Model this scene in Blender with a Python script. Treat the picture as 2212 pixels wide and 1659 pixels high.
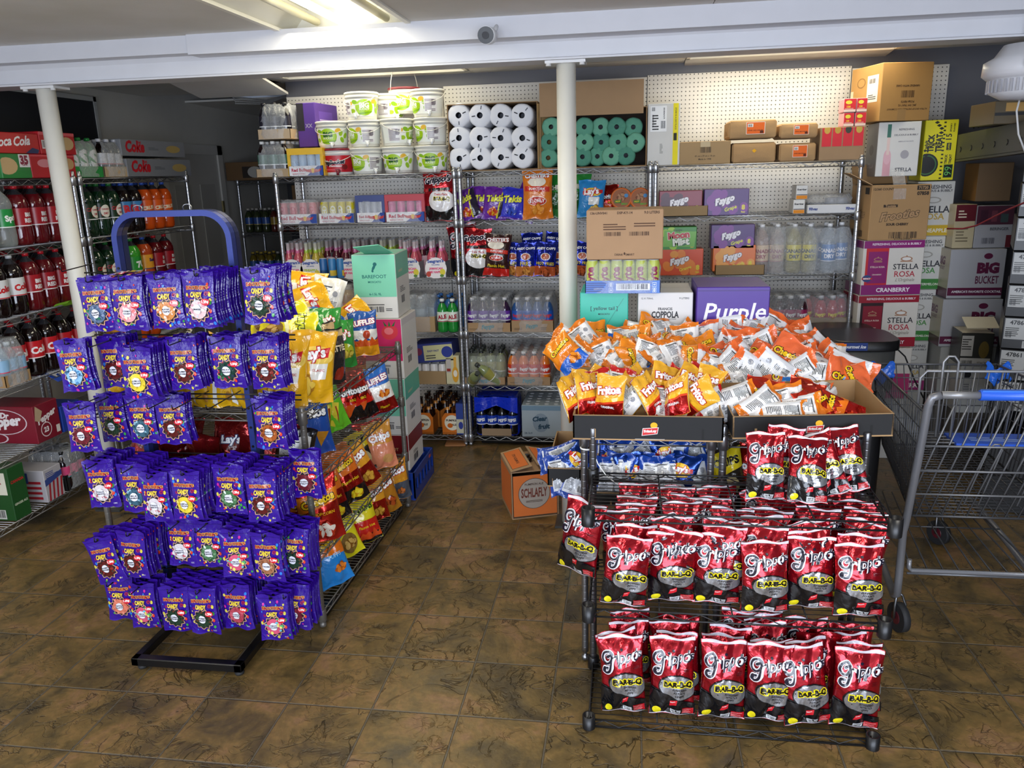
import bpy, math, random
from mathutils import Vector, Matrix, noise
from mathutils.geometry import tessellate_polygon
R_ = random.Random(7)
S = bpy.context.scene
COL = S.collection
pi = math.pi
for o in list(bpy.data.objects): bpy.data.objects.remove(o)

# ------------------------------------------------------------------ camera
FPX, PITCH, ROLL, YAW = 1712.7, .2598, -.0291, -.1510
CH = 1.7692
cy_, sy_ = math.cos(YAW), math.sin(YAW)
f0 = Vector((sy_, cy_, 0)); r0 = Vector((cy_, -sy_, 0)); u0 = Vector((0, 0, 1))
FW = f0 * math.cos(PITCH) - u0 * math.sin(PITCH)
u1 = u0 * math.cos(PITCH) + f0 * math.sin(PITCH)
RT = r0 * math.cos(ROLL) + u1 * math.sin(ROLL)
UP = u1 * math.cos(ROLL) - r0 * math.sin(ROLL)
CAM = Vector((0, 0, CH))
cd = bpy.data.cameras.new('camera'); cam = bpy.data.objects.new('camera', cd); COL.objects.link(cam)
cd.sensor_width = 36; cd.lens = FPX / 2212 * 36; cd.clip_start = .05; cd.clip_end = 60
cam.matrix_world = Matrix(((RT.x, UP.x, -FW.x, CAM.x), (RT.y, UP.y, -FW.y, CAM.y), (RT.z, UP.z, -FW.z, CAM.z), (0, 0, 0, 1)))
S.camera = cam
def ray(x, y): return FW * FPX + RT * (x - 1106) - UP * (y - 829.5)
def aY(x, y, Y):            # where the line of sight through a pixel meets the upright plane at depth Y
    d = ray(x, y); return CAM + d * (Y / d.y)
def aX(x, y, X):
    d = ray(x, y); return CAM + d * (X / d.x)
def aZ(x, y, Z=0.):
    d = ray(x, y); return CAM + d * ((Z - CH) / d.z)

# ------------------------------------------------------------------ colour, exposure, light
S.view_settings.view_transform = 'Standard'; S.view_settings.look = 'None'
S.view_settings.exposure = 0.0; S.view_settings.gamma = 1.0; S.view_settings.use_curve_mapping = False
S.cycles.max_bounces = 7; S.cycles.diffuse_bounces = 3; S.cycles.glossy_bounces = 3
S.cycles.transparent_max_bounces = 24; S.cycles.transmission_bounces = 6
S.cycles.caustics_reflective = False; S.cycles.caustics_refractive = False
S.cycles.use_denoising = True
S.cycles.sample_clamp_indirect = 6
S.cycles.use_adaptive_sampling = True; S.cycles.adaptive_threshold = .06
W = bpy.data.worlds.new('daylight'); S.world = W; W.use_nodes = True
W.node_tree.nodes['Background'].inputs[0].default_value = (.62, .74, 1, 1)
W.node_tree.nodes['Background'].inputs[1].default_value = 1.0
def area(name, loc, tgt, sx, sy, power, col, spread=pi):
    l = bpy.data.lights.new(name, 'AREA'); l.shape = 'RECTANGLE'; l.size = sx; l.size_y = sy
    l.energy = power; l.color = col; l.spread = spread
    o = bpy.data.objects.new(name, l); COL.objects.link(o); o.location = loc
    o.rotation_euler = (Vector(tgt) - Vector(loc)).to_track_quat('-Z', 'Y').to_euler(); return o
# daylight through the shop front behind the camera
area('window_daylight', (.2, -1.9, 1.5), (.2, 3, 1.45), 4.6, 1.9, 235, (.78, .86, 1))
area('side_window_daylight', (-3.4, -1.0, 1.6), (0, 2.4, .8), 1.8, 1.6, 34, (.78, .86, 1))
# fluorescent troffers (tubes give the light; the area sits in the open troffer)
area('troffer_light', (-1.27, 3.2, 2.40), (-1.27, 3.2, 0), .5, 1.1, 14, (1, .93, .72))
area('rear_troffer_light', (-1.65, 5.04, 2.40), (-1.65, 5.1, 0), 1.1, .42, 6.5, (1, .93, .74))
area('rear_troffer_light', (.93, 5.0, 2.40), (.93, 5.1, 0), 1.1, .42, 9, (1, .92, .72))
area('front_troffer_light', (1.2, 1.2, 2.40), (1.2, 1.2, 0), 1.1, .5, 24, (1, .95, .84))
area('front_troffer_light', (-2.4, 1.0, 2.40), (-2.4, 1.0, 0), 1.1, .5, 20, (1, .95, .84))

# ------------------------------------------------------------------ materials
def lin(h):
    m = 0.
    if h[-1] == 'm': m = .75; h = h[:-1]
    v = [int(h[i:i + 2], 16) / 255 for i in (0, 2, 4)]
    return tuple([(x / 12.92 if x <= .04045 else ((x + .055) / 1.055) ** 2.4) for x in v] + [m])
_lc = {}
def C(h):
    if h not in _lc: _lc[h] = lin(h)
    return _lc[h]
MATS = {}
def mat(name, rough=.5, metal=None, coat=0., bump=None, spec=.5, alpha=1., noise_col=0., kind='std', col=None, emit=0.):
    m = bpy.data.materials.new(name); m.use_nodes = True; nt = m.node_tree; N = nt.nodes; L = nt.links
    N.clear(); out = N.new('ShaderNodeOutputMaterial'); b = N.new('ShaderNodeBsdfPrincipled')
    b.inputs['Roughness'].default_value = rough; b.inputs['Specular IOR Level'].default_value = spec
    if col: b.inputs['Base Color'].default_value = C(col)[:3] + (1,); src = None
    else:
        a = N.new('ShaderNodeAttribute'); a.attribute_name = 'Col'; src = a.outputs['Color']
        if noise_col:
            tc = N.new('ShaderNodeTexCoord'); nz = N.new('ShaderNodeTexNoise'); nz.inputs['Scale'].default_value = 9; nz.inputs['Detail'].default_value = 5
            mr = N.new('ShaderNodeMapRange'); mr.inputs['To Min'].default_value = 1 - noise_col; mr.inputs['To Max'].default_value = 1 + noise_col * .6
            mx = N.new('ShaderNodeVectorMath'); mx.operation = 'SCALE'
            L.new(tc.outputs['Object'], nz.inputs['Vector']); L.new(nz.outputs['Fac'], mr.inputs['Value'])
            L.new(src, mx.inputs[0]); L.new(mr.outputs['Result'], mx.inputs['Scale']); src = mx.outputs[0]
        L.new(src, b.inputs['Base Color'])
        if metal is None: L.new(a.outputs['Alpha'], b.inputs['Metallic'])
    if metal is not None: b.inputs['Metallic'].default_value = metal
    if coat: b.inputs['Coat Weight'].default_value = coat; b.inputs['Coat Roughness'].default_value = .08
    if bump:
        sc, st, dist = bump; tc = N.new('ShaderNodeTexCoord'); nz = N.new('ShaderNodeTexNoise'); nz.inputs['Scale'].default_value = sc
        nz.inputs['Detail'].default_value = 3; nz.inputs['Distortion'].default_value = 1.2
        bp = N.new('ShaderNodeBump'); bp.inputs['Strength'].default_value = st; bp.inputs['Distance'].default_value = dist
        L.new(tc.outputs['Object'], nz.inputs['Vector']); L.new(nz.outputs['Fac'], bp.inputs['Height']); L.new(bp.outputs[0], b.inputs['Normal'])
        if coat: L.new(bp.outputs[0], b.inputs['Coat Normal'])
    if emit:
        b.inputs['Emission Color'].default_value = C(col)[:3] + (1,); b.inputs['Emission Strength'].default_value = emit
    sh = b.outputs[0]
    if alpha < 1:
        tr = N.new('ShaderNodeBsdfTransparent'); mx = N.new('ShaderNodeMixShader'); fr = N.new('ShaderNodeLayerWeight')
        fr.inputs['Blend'].default_value = .25
        mr = N.new('ShaderNodeMapRange'); mr.inputs['To Min'].default_value = alpha; mr.inputs['To Max'].default_value = min(1, alpha + .45)
        if bump: L.new(bp.outputs[0], fr.inputs['Normal'])
        L.new(fr.outputs['Facing'], mr.inputs['Value']); L.new(mr.outputs[0], mx.inputs[0]); L.new(tr.outputs[0], mx.inputs[1]); L.new(sh, mx.inputs[2]); sh = mx.outputs[0]
    L.new(sh, out.inputs[0]); MATS[name] = m; return m
mat('foil_print', .2, coat=.5, bump=(16, .6, .010))
mat('candy_film', .16, coat=.25, bump=(22, .7, .008), spec=.42)
mat('carton', .72, noise_col=.1)
mat('gloss_carton', .35, noise_col=.05)
mat('plastic', .32)
mat('can_metal', .28)
mat('soda', .06, coat=.4)
mat('clear_bottle', .05, alpha=.28, spec=.8)
mat('shrink_film', .12, alpha=.22, bump=(30, .9, .012), spec=.9)
mat('chrome', .3, metal=.9)
mat('dark_metal', .33, metal=.35, spec=.6)
mat('paint', .45, noise_col=.06)
mat('rubber', .7)
mat('paper', .85, bump=(60, .4, .002))

# ------------------------------------------------------------------ mesh builder
def V(*a): return Vector(a)
class MB:
    def __init__(s, m='plastic'): s.v = []; s.f = []; s.c = []; s.m = []; s.s = []; s.cur = m
    def face(s, idx, c, sm=False): s.f.append(idx); s.c.append(C(c) if isinstance(c, str) else c); s.m.append(s.cur); s.s.append(sm)
    def quad(s, a, b, c_, d, col): n = len(s.v); s.v += [a, b, c_, d]; s.face((n, n + 1, n + 2, n + 3), col)
    def box(s, lo, hi, col, M=None):
        x0, y0, z0 = lo; x1, y1, z1 = hi; n = len(s.v)
        p = [(x0, y0, z0), (x1, y0, z0), (x1, y1, z0), (x0, y1, z0), (x0, y0, z1), (x1, y0, z1), (x1, y1, z1), (x0, y1, z1)]
        s.v += [tuple(M @ Vector(q)) for q in p] if M else p
        for q in ((0, 3, 2, 1), (4, 5, 6, 7), (0, 1, 5, 4), (1, 2, 6, 5), (2, 3, 7, 6), (3, 0, 4, 7)): s.face(tuple(n + i for i in q), col)
        return s
    def cbox(s, lo, hi, col, b=.004, M=None):       # box with chamfered edges
        n = len(s.v); P = {}
        for i in (0, 1):
            for j in (0, 1):
                for k in (0, 1):
                    c = [(lo, hi)[i][0], (lo, hi)[j][1], (lo, hi)[k][2]]; d = [b * (1 - 2 * i), b * (1 - 2 * j), b * (1 - 2 * k)]
                    for ax in range(3):
                        q = [c[t] + (0 if t == ax else d[t]) for t in range(3)]
                        P[(i, j, k, ax)] = len(s.v); s.v.append(tuple(M @ Vector(q)) if M else tuple(q))
        f = lambda *k: s.face(tuple(P[x] for x in k), col)
        for i in (0, 1):
            a = [(i, 0, 0, 0), (i, 1, 0, 0), (i, 1, 1, 0), (i, 0, 1, 0)]; f(*(a if i else a[::-1]))
            a = [(0, i, 0, 1), (1, i, 0, 1), (1, i, 1, 1), (0, i, 1, 1)]; f(*(a[::-1] if i else a))
            a = [(0, 0, i, 2), (1, 0, i, 2), (1, 1, i, 2), (0, 1, i, 2)]; f(*(a if i else a[::-1]))
        for i in (0, 1):
            for j in (0, 1):
                a = [(i, j, 0, 0), (i, j, 1, 0), (i, j, 1, 1), (i, j, 0, 1)]; f(*(a if i == j else a[::-1]))
                a = [(i, 0, j, 0), (i, 1, j, 0), (i, 1, j, 2), (i, 0, j, 2)]; f(*(a[::-1] if i == j else a))
                a = [(0, i, j, 1), (1, i, j, 1), (1, i, j, 2), (0, i, j, 2)]; f(*(a if i == j else a[::-1]))
                for k in (0, 1):
                    a = [(i, j, k, 0), (i, j, k, 1), (i, j, k, 2)]; f(*(a if (i + j + k) % 2 else a[::-1]))
        return s
    def ring(s, c, ax, r, n, ph=0):
        ax = Vector(ax).normalized(); t = Vector((0, 0, 1)) if abs(ax.z) < .9 else Vector((1, 0, 0)); e1 = ax.cross(t).normalized(); e2 = ax.cross(e1)
        c = Vector(c); b = len(s.v)
        for i in range(n):
            a = ph + 2 * pi * i / n; s.v.append(tuple(c + e1 * (r * math.cos(a)) + e2 * (r * math.sin(a))))
        return b
    def loft(s, rs, n, col, caps=True, sm=True):
        for a, b in zip(rs, rs[1:]):
            for i in range(n):
                j = (i + 1) % n; s.face((a + i, a + j, b + j, b + i), col, sm)
        if caps: s.face(tuple(rs[0] + i for i in range(n))[::-1], col); s.face(tuple(rs[-1] + i for i in range(n)), col)
    def cyl(s, p0, p1, r, col, n=10, r1=None, caps=True):
        ax = Vector(p1) - Vector(p0); a = s.ring(p0, ax, r, n); b = s.ring(p1, ax, r if r1 is None else r1, n); s.loft([a, b], n, col, caps); return s
    def tube(s, pts, r, col, n=8, closed=False):
        pts = [Vector(p) for p in pts]; rs = []; N = len(pts)
        up = None
        for i, p in enumerate(pts):
            if closed: t = (pts[(i + 1) % N] - pts[i - 1]).normalized()
            else: t = (pts[min(i + 1, N - 1)] - pts[max(i - 1, 0)]).normalized()
            if up is None: up = t.cross(Vector((0, 0, 1)) if abs(t.z) < .9 else Vector((1, 0, 0))).normalized()
            up = (up - t * up.dot(t)).normalized(); e2 = t.cross(up); b = len(s.v); rs.append(b)
            for k in range(n):
                a = 2 * pi * k / n; s.v.append(tuple(p + up * (r * math.cos(a)) + e2 * (r * math.sin(a))))
        if closed: rs.append(rs[0])
        s.loft(rs, n, col, not closed); return s
    def lathe(s, prof, n=20, c=(0, 0, 0), col='ffffff', caps=True, sm=True, flat=None):
        # prof: (r, z[, col]); revolves round the z axis
        rs = []
        for p in prof:
            b = len(s.v); rs.append(b)
            for i in range(n):
                a = 2 * pi * i / n; s.v.append((c[0] + p[0] * math.cos(a), c[1] + p[0] * math.sin(a), c[2] + p[1]))
        for k, (a, b) in enumerate(zip(rs, rs[1:])):
            cc = prof[k][2] if len(prof[k]) > 2 else col
            for i in range(n):
                j = (i + 1) % n; s.face((a + i, a + j, b + j, b + i), cc, sm)
        if caps:
            s.face(tuple(rs[0] + i for i in range(n))[::-1], prof[0][2] if len(prof[0]) > 2 else col)
            s.face(tuple(rs[-1] + i for i in range(n)), prof[-1][2] if len(prof[-1]) > 2 else col)
        return s
    def grid(s, F, nu, nv, col, sm=True, flip=False, closed_u=False):
        b = len(s.v)
        for j in range(nv + 1):
            for i in range(nu + 1): s.v.append(tuple(F(i / nu, j / nv)))
        for j in range(nv):
            for i in range(nu):
                a = b + j * (nu + 1) + i; q = (a, a + 1, a + nu + 2, a + nu + 1)
                s.face(q[::-1] if flip else q, col(i / nu, j / nv) if callable(col) else col, sm)
        return s
    def mesh(s, name):
        me = bpy.data.meshes.new(name); me.from_pydata(s.v, [], s.f)
        names = []
        for m in s.m:
            if m not in names: names.append(m)
        for m in names: me.materials.append(MATS[m])
        if len(names) > 1: me.polygons.foreach_set('material_index', [names.index(m) for m in s.m])
        me.polygons.foreach_set('use_smooth', s.s)
        ca = me.color_attributes.new('Col', 'FLOAT_COLOR', 'CORNER'); buf = []
        for f, c in zip(s.f, s.c): buf.extend(c * len(f))
        ca.data.foreach_set('color', buf); me.update(); return me
    def build(s, name, parent=None, loc=None, rot=None):
        return obj(name, s.mesh(name), parent, loc, rot)
def obj(name, me, parent=None, loc=None, rot=None):
    o = bpy.data.objects.new(name, me); COL.objects.link(o)
    if parent: o.parent = parent
    if loc is not None: o.location = loc
    if rot is not None: o.rotation_euler = rot
    return o
def tag(o, label=None, cat=None, group=None, kind=None):
    if label: o['label'] = label
    if cat: o['category'] = cat
    if group: o['group'] = group
    if kind: o['kind'] = kind
    return o
def thing(name, label, cat, loc=(0, 0, 0), rot=(0, 0, 0), group=None):
    return tag(obj(name, None, None, loc, rot), label, cat, group)
def struct(o): o['kind'] = 'structure'; return o
KIDS = {}
def dup(root, loc=None, rot=None, label=None, group=None, scale=None, parent=None):
    c = root.copy(); COL.objects.link(c)
    if parent: c.parent = parent
    if loc is not None: c.location = loc
    if rot is not None: c.rotation_euler = rot
    if scale is not None: c.scale = scale
    if label: c['label'] = label
    if group: c['group'] = group
    kids = KIDS.get(root.name)
    if kids is None: kids = KIDS[root.name] = list(root.children)
    for k in kids: dup(k, parent=c)
    return c
class Proto:                     # the first placement uses the built thing itself, later ones copy it
    def __init__(s, root): s.r = root; s.used = False; KIDS[root.name] = list(root.children); s.k = KIDS[root.name]
    def place(s, loc, rot=(0, 0, 0), label=None, group=None, scale=None):
        if not s.used:
            s.used = True; o = s.r; o.location = loc; o.rotation_euler = rot
            if label: o['label'] = label
            if group: o['group'] = group
            if scale is not None: o.scale = scale
            return o
        o = dup(s.r, loc, rot, label, group, scale if scale is not None else (1, 1, 1))
        if group is None and 'group' in o: pass
        return o

# ------------------------------------------------------------------ printed artwork, laid on surfaces
_tx = {}
def textmesh(st, bold=0., shear=0.):
    k = (st, bold, shear)
    if k not in _tx:
        cu = bpy.data.curves.new('t', 'FONT'); cu.body = st; cu.size = 1; cu.resolution_u = 2; cu.offset = bold; cu.shear = shear
        o = bpy.data.objects.new('t', cu); me = o.to_mesh(); vs = [(v.co.x, v.co.y) for v in me.vertices]; fs = [tuple(p.vertices) for p in me.polygons]
        o.to_mesh_clear(); bpy.data.objects.remove(o); bpy.data.curves.remove(cu)
        if vs:
            xs = [v[0] for v in vs]; ys = [v[1] for v in vs]; _tx[k] = (vs, fs, (min(xs), max(xs), min(ys), max(ys)))
        else: _tx[k] = ([], [], (0, 1, 0, 1))
    return _tx[k]
class Art:
    def __init__(s): s.L = []; s.n = 0; s.B = []
    def add(s, vs, fs, c, same=False):      # each piece lies just above whatever earlier pieces it overlaps
        if not vs: return s
        if not same: s.n += 1
        xs = [v[0] for v in vs]; ys = [v[1] for v in vs]; b = (min(xs), max(xs), min(ys), max(ys)); k = 1
        for (b2, g, l) in s.B:
            if g != s.n and l >= k and b[0] < b2[1] and b2[0] < b[1] and b[2] < b2[3] and b2[2] < b[3]: k = l + 1
        s.B.append((b, s.n, k)); s.L.append((vs, fs, C(c), k)); return s
    def poly(s, pts, c, same=False):
        fs = tessellate_polygon([[Vector((p[0], p[1], 0)) for p in pts]]); out = []
        for f in fs:
            a, b, d = (pts[i] for i in f); cr = (b[0] - a[0]) * (d[1] - a[1]) - (b[1] - a[1]) * (d[0] - a[0])
            out.append(tuple(f) if cr > 0 else tuple(f)[::-1])
        return s.add(list(pts), out, c, same)
    def rect(s, x0, y0, x1, y1, c, same=False): return s.add([(x0, y0), (x1, y0), (x1, y1), (x0, y1)], [(0, 1, 2, 3)], c, same)
    def ell(s, cx, cy, rx, ry, c, n=16, rot=0, same=False):
        cr, sr = math.cos(rot), math.sin(rot); pts = [(cx, cy)]
        for i in range(n):
            a = 2 * pi * i / n; x, y = rx * math.cos(a), ry * math.sin(a); pts.append((cx + x * cr - y * sr, cy + x * sr + y * cr))
        return s.add(pts, [(0, 1 + i, 1 + (i + 1) % n) for i in range(n)], c, same)
    def gear(s, cx, cy, r, c, t=11, d=.14, ry=None):
        ry = ry or r; n = t * 4; pts = [(cx, cy)]
        for i in range(n):
            a = 2 * pi * i / n; k = 1 + d * math.cos(a * t); pts.append((cx + r * k * math.cos(a), cy + ry * k * math.sin(a)))
        return s.add(pts, [(0, 1 + i, 1 + (i + 1) % n) for i in range(n)], c)
    def text(s, st, cx, cy, c, w=None, h=None, bold=.02, shear=0., rot=0., out=None, ow=.06, sx=1.):
        # centred at cx, cy; w = printed width or h = letter height
        for k, (cc, b) in enumerate([(out, bold + ow), (c, bold)] if out else [(c, bold)]):
            vs, fs, (x0, x1, y0, y1) = textmesh(st, b, shear)
            if k == 0:
                _, _, (a0, a1, b0, b1) = textmesh(st, bold, shear)
                mx, my = (a0 + a1) / 2, (b0 + b1) / 2
                ky = h / (b1 - b0) if h else w / (a1 - a0); kx = w / (a1 - a0) if w else ky * sx
            cr, sr = math.cos(rot), math.sin(rot)
            s.add([(cx + (x - mx) * kx * cr - (y - my) * ky * sr, cy + (x - mx) * kx * sr + (y - my) * ky * cr) for x, y in vs], fs, cc)
        return s
    def bars(s, x, y, w, h, c='151515', bg=None, seed=1):
        r = random.Random(seed)
        if bg: s.rect(x - w * .06, y - h * .2, x + w * 1.06, y + h * 1.08, bg)
        s.n += 1; p = 0
        while p < .97:
            b = r.choice((.012, .02, .035)); s.rect(x + p * w, y, x + min(1, p + b) * w, y + h, c, True); p += b + r.choice((.015, .025, .03))
        return s
    def lines(s, x, y, w, h, n, c='444444', seed=2, k=.45):
        r = random.Random(seed); s.n += 1; dh = h / n
        for i in range(n): s.rect(x, y + i * dh, x + w * r.uniform(.6, 1), y + (i + k) * dh, c, True)
        return s
    def stroke(s, pts, w, c, k=5):
        P = []; n = len(pts)
        for i in range(n - 1):
            a, b, d, e = pts[max(i - 1, 0)], pts[i], pts[i + 1], pts[min(i + 2, n - 1)]
            for j in range(k):
                t = j / k; P.append(tuple(.5 * (2 * b[m] + (d[m] - a[m]) * t + (2 * a[m] - 5 * b[m] + 4 * d[m] - e[m]) * t * t + (3 * b[m] - a[m] - 3 * d[m] + e[m]) * t ** 3) for m in (0, 1)))
        P.append(pts[-1]); vs = []; fs = []
        for i, p in enumerate(P):
            q0, q1 = P[max(i - 1, 0)], P[min(i + 1, len(P) - 1)]; dx, dy = q1[0] - q0[0], q1[1] - q0[1]; l = math.hypot(dx, dy) or 1
            vs += [(p[0] - dy / l * w / 2, p[1] + dx / l * w / 2), (p[0] + dy / l * w / 2, p[1] - dx / l * w / 2)]
            if i: b = 2 * i; fs.append((b - 2, b - 1, b + 1, b))
        s.add(vs, fs, c)
        for p in (pts[0], pts[-1]): s.ell(p[0], p[1], w / 2, w / 2, c, 8, same=True)
        return s
    def swirl(s, cx, cy, r, c, t, turns=1.4, d=1):
        n = 14; o = []; i_ = []
        for i in range(n + 1):
            a = d * turns * 2 * pi * i / n; q = r * (1 - .75 * i / n); o.append((cx + q * math.cos(a), cy + q * math.sin(a))); q2 = max(q - t, q * .4); i_.append((cx + q2 * math.cos(a), cy + q2 * math.sin(a)))
        vs = o + i_; fs = [(i, i + 1, n + 2 + i, n + 1 + i) if d < 0 else (i, n + 1 + i, n + 2 + i, i + 1) for i in range(n)]
        return s.add(vs, [f[::-1] for f in fs] if d < 0 else [f[::-1] for f in fs], c)
    def apply(s, mb, F, maxlen=1e9, off=.0005, step=.00022, clip=None):
        for vs, fs, c, k in s.L:
            if clip:
                x0, y0, x1, y1 = clip; vs = [(min(max(x, x0), x1), min(max(y, y0), y1)) for x, y in vs]
            if maxlen < 1e8:
                P = list(vs); T = []; st = []
                for f in fs:
                    for i in range(1, len(f) - 1): st.append((f[0], f[i], f[i + 1]))
                mid = {}
                while st:
                    a, b, d = st.pop(); la = (P[a][0] - P[b][0]) ** 2 + (P[a][1] - P[b][1]) ** 2; lb = (P[b][0] - P[d][0]) ** 2 + (P[b][1] - P[d][1]) ** 2; lc = (P[d][0] - P[a][0]) ** 2 + (P[d][1] - P[a][1]) ** 2
                    m = max(la, lb, lc)
                    if m < maxlen * maxlen: T.append((a, b, d)); continue
                    if m == lb: a, b, d = b, d, a
                    elif m == lc: a, b, d = d, a, b
                    key = (min(a, b), max(a, b))
                    if key not in mid: mid[key] = len(P); P.append(((P[a][0] + P[b][0]) / 2, (P[a][1] + P[b][1]) / 2))
                    e = mid[key]; st += [(a, e, d), (e, b, d)]
            else: P, T = vs, fs
            n = len(mb.v); o = off + step * k
            for x, y in P:
                p, nn = F(x, y); mb.v.append((p[0] + nn[0] * o, p[1] + nn[1] * o, p[2] + nn[2] * o))
            for t in T: mb.face(tuple(n + i for i in t), c, maxlen < 1e8)
def plane(o, ex, ey):
    o = Vector(o); ex = Vector(ex); ey = Vector(ey); nn = ex.cross(ey).normalized()
    return lambda x, y: (o + ex * x + ey * y, nn)
def cylF(r, z0=0, c=(0, 0), a0=-pi / 2):       # artwork wrapped round a bottle, centred on the -y side
    def F(x, y):
        a = a0 + x / r; n = (math.cos(a), math.sin(a), 0); return (c[0] + r * n[0], c[1] + r * n[1], z0 + y), n
    return F
# ------------------------------------------------------------------ the room
def nodes_floor():
    m = bpy.data.materials.new('slate_tile_floor'); m.use_nodes = True; nt = m.node_tree; N = nt.nodes; L = nt.links; b = N['Principled BSDF']
    tc = N.new('ShaderNodeTexCoord'); mp = N.new('ShaderNodeMapping'); T = .305
    mp.inputs['Location'].default_value = (-(-2.829) , -7.374 , 0); mp.inputs['Scale'].default_value = (1 / T, 1 / T, 1)
    mp.inputs['Location'].default_value = (2.829, -7.374, 0)
    L.new(tc.outputs['Object'], mp.inputs[0])
    sp = N.new('ShaderNodeSeparateXYZ'); L.new(mp.outputs[0], sp.inputs[0])
    def mth(op, a, b_=None, c=None):
        n = N.new('ShaderNodeMath'); n.operation = op
        for i, q in enumerate((a, b_, c)):
            if q is None: continue
            if isinstance(q, (int, float)): n.inputs[i].default_value = q
            else: L.new(q, n.inputs[i])
        return n.outputs[0]
    def edge(o): f = mth('FRACT', o); return mth('MINIMUM', f, mth('SUBTRACT', 1, f))
    nzj = N.new('ShaderNodeTexNoise'); nzj.inputs['Scale'].default_value = 30; L.new(tc.outputs['Object'], nzj.inputs[0])
    e = mth('MINIMUM', edge(sp.outputs[0]), edge(sp.outputs[1]))
    e = mth('ADD', e, mth('MULTIPLY', mth('SUBTRACT', nzj.outputs[0], .5), .012))
    g = N.new('ShaderNodeMapRange'); g.inputs['From Min'].default_value = .007; g.inputs['From Max'].default_value = .014; L.new(e, g.inputs[0])
    cell = N.new('ShaderNodeVectorMath'); cell.operation = 'FLOOR'; L.new(mp.outputs[0], cell.inputs[0])
    wn = N.new('ShaderNodeTexWhiteNoise'); wn.noise_dimensions = '3D'; L.new(cell.outputs[0], wn.inputs[0])
    # each tile shows another piece of the slate pattern
    off = N.new('ShaderNodeVectorMath'); off.operation = 'MULTIPLY_ADD'; L.new(wn.outputs['Color'], off.inputs[0]); off.inputs[1].default_value = (7, 7, 7); L.new(tc.outputs['Object'], off.inputs[2])
    def nz(sc, det=6, dist=0., rough=.55):
        n = N.new('ShaderNodeTexNoise'); n.inputs['Scale'].default_value = sc; n.inputs['Detail'].default_value = det; n.inputs['Distortion'].default_value = dist; n.inputs['Roughness'].default_value = rough
        L.new(off.outputs[0], n.inputs[0]); return n.outputs[0]
    a = nz(5, 8, .6, .6); rp = N.new('ShaderNodeValToRGB'); L.new(a, rp.inputs[0]); el = rp.color_ramp.elements
    el[0].position = .30; el[0].color = C('3f3523')[:3] + (1,); el[1].position = .72; el[1].color = C('927649')[:3] + (1,)
    for p, c in ((.40, '55462a'), (.48, '68542f'), (.56, '785e36'), (.64, '7f6042')):
        q = el.new(p); q.color = C(c)[:3] + (1,)
    # cracks
    vo = N.new('ShaderNodeTexNoise'); vo.inputs['Scale'].default_value = 4.2; vo.inputs['Detail'].default_value = 5; vo.inputs['Distortion'].default_value = 1.5; L.new(off.outputs[0], vo.inputs[0])
    cr = mth('ABSOLUTE', mth('SUBTRACT', vo.outputs[0], .5)); cr = N_map(N, L, cr, .001, .012, 0, 1)
    msk = N_map(N, L, nz(3, 2), .44, .50, 0, 1)
    crk = mth('MAXIMUM', cr, mth('SUBTRACT', 1, msk))
    cr2 = N_map(N, L, mth('ABSOLUTE', mth('SUBTRACT', nz(13, 4, 1.0), .5)), 0, .03, 0, 1); msk2 = N_map(N, L, nz(6, 2), .48, .56, 1, 0)
    crk = mth('MULTIPLY', crk, mth('MAXIMUM', mth('MULTIPLY_ADD', cr2, .5, .5), msk2))
    fine = nz(45, 6, .5)
    mul = mth('MULTIPLY', mth('MULTIPLY_ADD', crk, .6, .4), mth('MULTIPLY_ADD', fine, 1.2, .42))
    sc = N.new('ShaderNodeVectorMath'); sc.operation = 'SCALE'; L.new(rp.outputs[0], sc.inputs[0]); L.new(mul, sc.inputs['Scale'])
    mx = N.new('ShaderNodeMix'); mx.data_type = 'RGBA'; L.new(g.outputs[0], mx.inputs[0]); mx.inputs[6].default_value = C('5c5446')[:3] + (1,); L.new(sc.outputs[0], mx.inputs[7])
    L.new(mx.outputs[2], b.inputs['Base Color'])
    L.new(N_map(N, L, a, .3, .7, .30, .46), b.inputs['Roughness'])
    hgt = mth('ADD', mth('MULTIPLY', g.outputs[0], .6), mth('ADD', mth('MULTIPLY', crk, .5), mth('ADD', mth('MULTIPLY', a, .9), mth('MULTIPLY', fine, .12))))
    bp = N.new('ShaderNodeBump'); bp.inputs['Strength'].default_value = .8; bp.inputs['Distance'].default_value = .006; L.new(hgt, bp.inputs['Height']); L.new(bp.outputs[0], b.inputs['Normal'])
    return m
def N_map(N, L, src, a, b, c, d):
    n = N.new('ShaderNodeMapRange'); n.inputs['From Min'].default_value = a; n.inputs['From Max'].default_value = b; n.inputs['To Min'].default_value = c; n.inputs['To Max'].default_value = d
    L.new(src, n.inputs['Value']); return n.outputs[0]
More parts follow.
